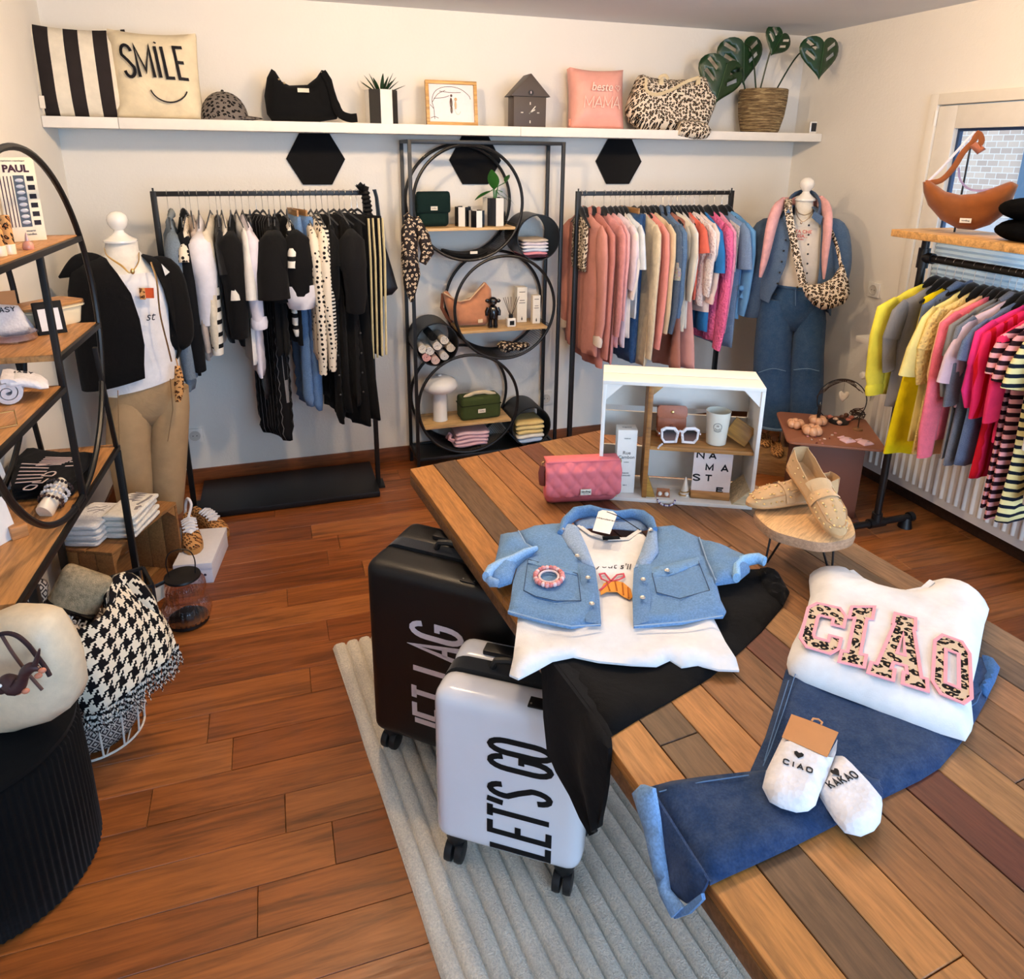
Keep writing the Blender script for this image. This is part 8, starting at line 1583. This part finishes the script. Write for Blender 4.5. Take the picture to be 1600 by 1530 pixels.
# sneakers on white boxes
sbx = PZ(312, 862, .1); 
sb = thing('shoe_box', 'white shoe box under the leopard sneakers', 'box', (sbx.x+.0, sbx.y+.06, 0), -.15); m = MB(); m.box(-.075, .075, -.15, .15, 0, .068); put('base', m, 'paper', sb, (232, 230, 238), bev=.0015); m = MB(); m.box(-.077, .077, -.152, .152, .0685, .096); put('lid', m, 'paper', sb, (238, 236, 242), bev=.0015); m = MB(); m.lathe([(.006, 0), (.005, .001)], 12, m=Matrix.Translation((.045, -.1505, .04)) @ rotm('X', PI/2)); put('finger_hole', m, 'print', sb, (60, 56, 70))
def sneaker(label, toe, heel, z, L=.25, loop=False):
    d = toe-heel; d.z = 0; d.normalize(); t = thing('sneaker', label, 'shoe', m=frame(V(toe.x, toe.y, z)-d*L, d, V(-d.y, d.x, 0), (0, 0, 1)))
    xs = [0, .03, .08, .13, .18, .215, .24, .25]; hw = [.024, .032, .033, .038, .042, .038, .024, .008]
    m = MB(); m.loft([[V(x, -w_*k, zz) for x, w_ in zip(xs, hw)]+[V(x, w_*k, zz) for x, w_ in reversed(list(zip(xs, hw)))] for zz, k in ((0, .96), (.006, 1.03), (.02, 1.03), (.026, 1.))]); put('gum_sole', m, 'leather', t, (186, 132, 70), ang=60)
    rows = []; hs = [.085, .08, .075, .085, .07, .056, .042, .03]
    for x, w_, h in zip(xs, hw, hs): rows.append([V(x, w_*.98*math.cos(PI-PI*k/14), .024+(h-.024)*max(0, math.sin(PI*k/14))**.7) for k in range(15)])
    m = MB(); m.loft(rows, closed=False, cap0=True, cap1=False); put('upper', m, 'leo_tan', t, ang=75)
    m = MB(); m.slab([(.07, -.02), (.165, -.022), (.185, 0), (.165, .022), (.07, .02)], .005, .012, .005, None, lambda x, y, h: V(x, y, np.interp(x, [.06, .13, .19], [.092, .089, .066])-8*y*y+h)); put('tongue', m, 'leather', t, (240, 238, 240), ang=70)
    for k in range(5):
        x = .085+k*.019; zz = np.interp(x, [.06, .13, .19], [.1, .097, .074]); m = MB(); m.tube([(x, -.03, zz-.014), (x+.006, 0, zz+.003), (x, .03, zz-.014)], .0045, 6, flat=.6); put('lace', m, 'cloth', t, (242, 240, 244))
    if loop: m = MB(); m.tube(curve([V(.09, .0, .1), V(.05, .02, .14), V(.02, .01, .16), V(-.01, 0, .12), V(.0, -.01, .06)], 4), .006, 7); put('loose_lace', m, 'cloth', t, (238, 234, 236))
sneaker('leopard sneaker with white laces pointing to the lantern', PZ(304, 866, .1), PZ(290, 800, .1), .0965, loop=True)
t2 = PZ(352, 838, .02); h2 = PZ(300, 806, .02); sneaker('leopard sneaker with white laces pointing right beside the rack base', PZ(353, 836, .015), PZ(296, 805, .015), .0)
# glass lantern
lg = thing('glass_lantern', 'ribbed rose glass lantern with black lid and handle on the floor', 'lantern', (-.432, 2.665, 0)); m = MB(); rib = lambda r, z, a: V(r*(1+.018*math.cos(a*26))*math.cos(a), r*(1+.018*math.cos(a*26))*math.sin(a), z)
m.loft([[rib(r, z, a) for a in [2*PI*k/104 for k in range(104)]] for r, z in ((.055, .014), (.082, .022), (.09, .05), (.088, .075), (.074, .098), (.066, .108), (.07, .125), (.078, .145), (.076, .17), (.062, .192))], cap0=False, cap1=False); put('glass', m, 'rose_glass', lg, ang=60)
m = MB(); m.lathe([(.07, 0), (.076, .004), (.076, .016), (.06, .022), (.002, .022)], 30); put('base', m, 'black_metal', lg); m = MB(); m.lathe([(.064, .192), (.066, .196), (.064, .202), (.01, .206)], 30); put('lid', m, 'black_metal', lg); m = MB(); m.lathe([(.028, .0225), (.028, .05), (.004, .05)], 18); put('tealight', m, 'paint', lg, (40, 40, 42))
m = MB(); m.tube(curve([V(-.045, 0, .2), V(-.05, 0, .26), V(-.035, 0, .3), V(0, 0, .312), V(.035, 0, .3), V(.05, 0, .26), V(.045, 0, .2)], 4), .0022, 6); put('handle', m, 'black_metal', lg)
m = MB(); m.slab([(-.03, -.05), (.025, -.04), (.03, .02), (-.02, .015)], .001, .02, .001, None, lambda x, z, h: V(-.085+x*.7, -.03+x*.5+h, .17+z)); put('paper_tag', m, 'paper', lg, (226, 210, 186)); m = MB(); m.tube([(-.06, -.02, .196), (-.09, -.035, .192)], .008, 6, flat=.3); put('tag_strap', m, 'leather', lg, (18, 18, 19))
# square candle lantern
sq = thing('candle_lantern', 'square black metal lantern frame between basket and crate', 'lantern', (-.585, 2.50, 0), .35); HS = .30
for sx in (-1, 1):
    for sy in (-1, 1): m = MB(); m.bar((sx*.07, sy*.07, 0), (sx*.07, sy*.07, HS), .01); put('post', m, 'black_metal', sq)
for z in (.006, HS):
    for s_ in (-1, 1): m = MB(); m.bar((-.07, s_*.07, z), (.07, s_*.07, z), .01); put('rail', m, 'black_metal', sq); m = MB(); m.bar((s_*.07, -.065, z), (s_*.07, .065, z), .01); put('rail', m, 'black_metal', sq)
for s_ in (-1, 1): m = MB(); m.box(-.064, .064, s_*.07-.001, s_*.07+.001, .012, HS-.006); put('pane', m, 'pane', sq); m = MB(); m.box(s_*.07-.001, s_*.07+.001, -.064, .064, .012, HS-.006); put('pane', m, 'pane', sq)
# wire basket with blankets
BC = V(-.652, 2.15, 0); wb_ = thing('wire_basket', 'white wire basket filled with folded blankets', 'basket', BC)
for z, r in ((.004, .135), (.14, .148), (.27, .155), (.395, .165)): m = MB(); m.tube([(r*math.cos(2*PI*k/48), r*math.sin(2*PI*k/48), z) for k in range(48)], .0038, 6, closed=True); put('hoop', m, 'paint', wb_, (232, 222, 208))
for k in range(14): a = 2*PI*k/14+.1; m = MB(); m.tube([(r*math.cos(a), r*math.sin(a), z) for z, r in ((.004, .135), (.14, .148), (.27, .155), (.395, .165))], .003, 5); put('upright', m, 'paint', wb_, (232, 222, 208))
for k in range(5): x = -.1+k*.05; L_ = math.sqrt(.135**2-x*x); m = MB(); m.tube([(x, -L_, .004), (x, L_, .004)], .0028, 5); put('floor_wire', m, 'paint', wb_, (232, 222, 208))
m = MB(); rr2 = []
for z, r in ((.02, .115), (.06, .135), (.14, .142), (.24, .15), (.31, .15), (.36, .12)): rr2.append([V(r*(1+.05*math.sin(3*a+z*20))*math.cos(a), r*(1+.05*math.sin(3*a+z*20))*math.sin(a), z+.01*math.sin(2*a)) for a in [2*PI*k/36 for k in range(36)]])
m.loft(rr2); single('jacquard_blanket', m, 'diamond', None, 'grey diamond patterned blanket stuffed in the wire basket', 'blanket', BC, ang=70)
def blanket(label, px, py, z, w, h, d, rz, rx, ry, col, mat, band):
    p = PZ(px, py, z); t = thing('plaid_blanket', label, 'blanket', m=Matrix.Translation(p) @ rotm('Z', rz) @ rotm('Y', ry) @ rotm('X', rx))
    m = MB(); m.slab(_rr(-w/2, w/2, -h/2, h/2, .02), d/2, .022, d*.5, None, lambda x, z_, q: V(x, q, z_)); put('folded_body', m, mat, t, col, ang=70)
    if band:
        m = MB(); m.prism(_rr(-w/2-.003, w/2+.003, -h/2-.004, h*.04, .006), d+.006, lambda x, z_, q: V(x, -d/2-.003+q, z_)); bn = put('paper_band', m, 'gloss', t, (16, 16, 18), bev=.01); m = text_mb('Plaid', .034, .001, .0008); m.xf(Matrix.Translation((w*.2, -d/2-.0038, -h*.08)) @ rotm('X', PI/2)); put('lettering', m, 'print', bn, (230, 226, 220), ang=0)
blanket('beige folded plaid in a black paper band in the basket', 112, 950, .44, .14, .24, .07, -.15, -.25, .5, (226, 202, 162), 'fur', True)
blanket('diamond patterned plaid in a black band left of the shelf leg', 22, 968, .44, .16, .22, .08, .1, -.3, .15, None, 'diamond', True)
blanket('brown diamond patterned plaid folded in the basket front', 92, 1012, .40, .1, .12, .06, .2, -.4, .2, None, 'diamond', False)
# houndstooth throw draped over the rim
th = thing('houndstooth_throw', 'black and cream houndstooth throw with fringe over the basket rim', 'blanket', BC+V(0, 0, .3)); to = Vector(th.location)
ridge = [(85, 1012, .425), (112, 994, .44), (140, 975, .455), (165, 955, .465), (172, 928, .47), (186, 916, .472), (204, 912, .46)]
mid = [(108, 1065, .34), (140, 1045, .365), (172, 1022, .375), (200, 998, .38), (222, 978, .385), (240, 968, .38), (250, 960, .37)]
outer = [(136, 1118, .23), (163, 1106, .245), (190, 1090, .255), (214, 1070, .265), (238, 1050, .275), (260, 1032, .285), (276, 1008, .30)]
R0 = [PZ(*p)-to for p in ridge]; R1 = [PZ(*p)-to for p in mid]; R2_ = [PZ(*p)-to for p in outer]
cols_ = [curve(r, 6) for r in (R0, R1, R2_)]; rows = []
nC = len(cols_[0]); S_ = 22
for j in range(S_+1):
    t_ = j/S_; row = []
    for i in range(nC):
        a, b_, c_ = cols_[0][i], cols_[1][i], cols_[2][i]; u = 1-t_; ctrl = b_*2-(a+c_)*.5; p = a*u*u+ctrl*2*u*t_+c_*t_*t_; row.append(p+V(.5, -.7, .3)*(.006*math.sin(i*.55+j*.25)))
    rows.append(row)
m = MB(); m.loft(rows, closed=False, cap0=False, cap1=False)
m.uv = [(i*.0125*.9, j*.0125) for j in range(S_+1) for i in range(nC)]
o = put('cloth', m, 'houndstooth', th, ang=80); sm = o.modifiers.new('thickness', 'SOLIDIFY'); sm.thickness = .007; sm.offset = -1
# folded bulge at the top right of the throw
m = MB(); m.tube(curve([PZ(172, 950, .45)-to, PZ(178, 925, .455)-to, PZ(198, 915, .45)-to, PZ(225, 938, .42)-to, PZ(245, 962, .38)-to], 4), [.02, .03, .036, .04, .042, .044, .044, .044, .043, .042, .04, .038, .034, .03, .025, .02, .012], 14, flat=.6); m.uv = [(k*.0125, i*.0125) for i in range(17) for k in range(14)]; put('rolled_edge', m, 'houndstooth', th, ang=80)
fr_ = random.Random(9); m = MB()
for i in range(0, nC):
    for q in range(4):
        b_ = rows[-1][i]+V(fr_.uniform(-.006, .006), fr_.uniform(-.006, .006), 0); m.tube([b_+V(0, 0, .004), b_+V(fr_.uniform(-.012, .014), fr_.uniform(-.016, .004), -.022), b_+V(fr_.uniform(-.02, .024), fr_.uniform(-.022, .012), -.05-fr_.uniform(0, .02))], [.0024, .002, .001], 4)
o = put('fringe', m, 'stripe_bw_thin', th); o['kind'] = 'stuff'
# black ribbed pouf with cream bag
pf = thing('ribbed_pouf', 'black ribbed round pouf at the left picture edge', 'pouf', (-.80, 1.715, 0)); nR = 88; m = MB(); ring_ = lambda r, z, k: [V(r*(1+k*.009*math.cos(a*nR))*math.cos(a), r*(1+k*.009*math.cos(a*nR))*math.sin(a), z) for a in [2*PI*i/(nR*6) for i in range(nR*6)]]
m.loft([ring_(.225, .0, 0), ring_(.238, .008, 1), ring_(.24, .2, 1), ring_(.238, .385, 1), ring_(.23, .4, .6)]); put('ribbed_side', m, 'cloth', pf, (7, 7, 8), ang=80); m = MB(); m.lathe([(.225, .395), (.237, .402), (.238, .415), (.225, .424), (.12, .43), (.002, .43)], 60); put('lid', m, 'cloth', pf, (9, 9, 10))
cbg = thing('cream_handbag', 'slouchy cream leather handbag lying on the black pouf', 'handbag', (-.80, 1.70, .4305)); co = Vector(cbg.location)
q = [PP(x, y, V(-.69, 1.62, .5), V(-.35, -.94, 0).normalized()) for x, y in ((-60, 1185), (0, 1168), (60, 1148), (88, 1130), (96, 1108), (92, 1075), (84, 1045), (70, 1020), (52, 992), (20, 983), (-20, 984), (-60, 1000))]
n_ = V(-.35, -.94, 0).normalized(); rx_ = V(.94, -.35, 0)
bm_ = MB(); bm_.slab([((p-co).dot(rx_), max(.004, (p-co).z)) for p in q], .075, .02, .07, lambda x, z: .003*math.sin(x*30+z*22), lambda x, z, h: V(-.69+.8, 1.62-1.70, 0)*0+rx_*x+n_*(((V(-.69, 1.62, 0)-V(co.x, co.y, 0)).dot(n_))-.07+h)+V(0, 0, z)); put('body', bm_, 'leather', cbg, (226, 208, 178), ang=75)
def onbag(x, y, d=.015): p = PP(x, y, V(-.69, 1.62, .5)+n_*(.01+d), n_)-co; return p
m = MB(); m.tube(curve([onbag(-20, 1000), onbag(5, 990), onbag(25, 993), onbag(42, 1006), onbag(55, 1022), onbag(70, 1042), onbag(78, 1056)], 4), .005, 6); put('braided_cord', m, 'cloth', cbg, (58, 42, 44), ang=70)
m = MB(); m.tube(curve([onbag(2, 992), onbag(18, 1018), onbag(34, 1040), onbag(50, 1060), onbag(66, 1078)], 4), .004, 6); put('braided_cord', m, 'cloth', cbg, (96, 72, 66), ang=70)
dg = thing('dog_charm', 'brown leather sausage dog charm hanging on the cream handbag', 'bag charm', co+onbag(30, 1065, .045)); d0 = onbag(30, 1065, .045); E_ = lambda x, y, d=.05: onbag(x, y, d)-d0
m = MB(); m.tube(curve([E_(0, 1062), E_(12, 1066), E_(25, 1072), E_(34, 1064), E_(40, 1050), E_(50, 1043), E_(62, 1046)], 4), [.008, .012, .015, .017, .018, .019, .02, .021, .02, .018, .016, .014, .012, .011, .011, .011, .012, .012, .012, .012, .011, .01, .008, .006, .005], 12); put('body', m, 'leather', dg, (62, 38, 40), ang=70)
m = MB(); m.tube(curve([E_(54, 1040), E_(58, 1028), E_(62, 1014)], 3), [.006, .006, .005, .005, .004, .003, .002], 8); put('tail', m, 'leather', dg, (58, 36, 38))
for x, y in ((28, 1082), (40, 1080), (66, 1048), (60, 1056)): m = MB(); m.ell(E_(x, y, .055), (.008, .006, .006), 10, 8); put('paw', m, 'leather', dg, (206, 130, 100))
m = MB(); m.ell(E_(2, 1076, .055), (.011, .009, .014), 12, 8); put('head', m, 'leather', dg, (70, 44, 44)); m = MB(); m.ell(E_(0, 1072, .068), .004, 8, 6); put('eye', m, 'gloss', dg, (240, 238, 236))
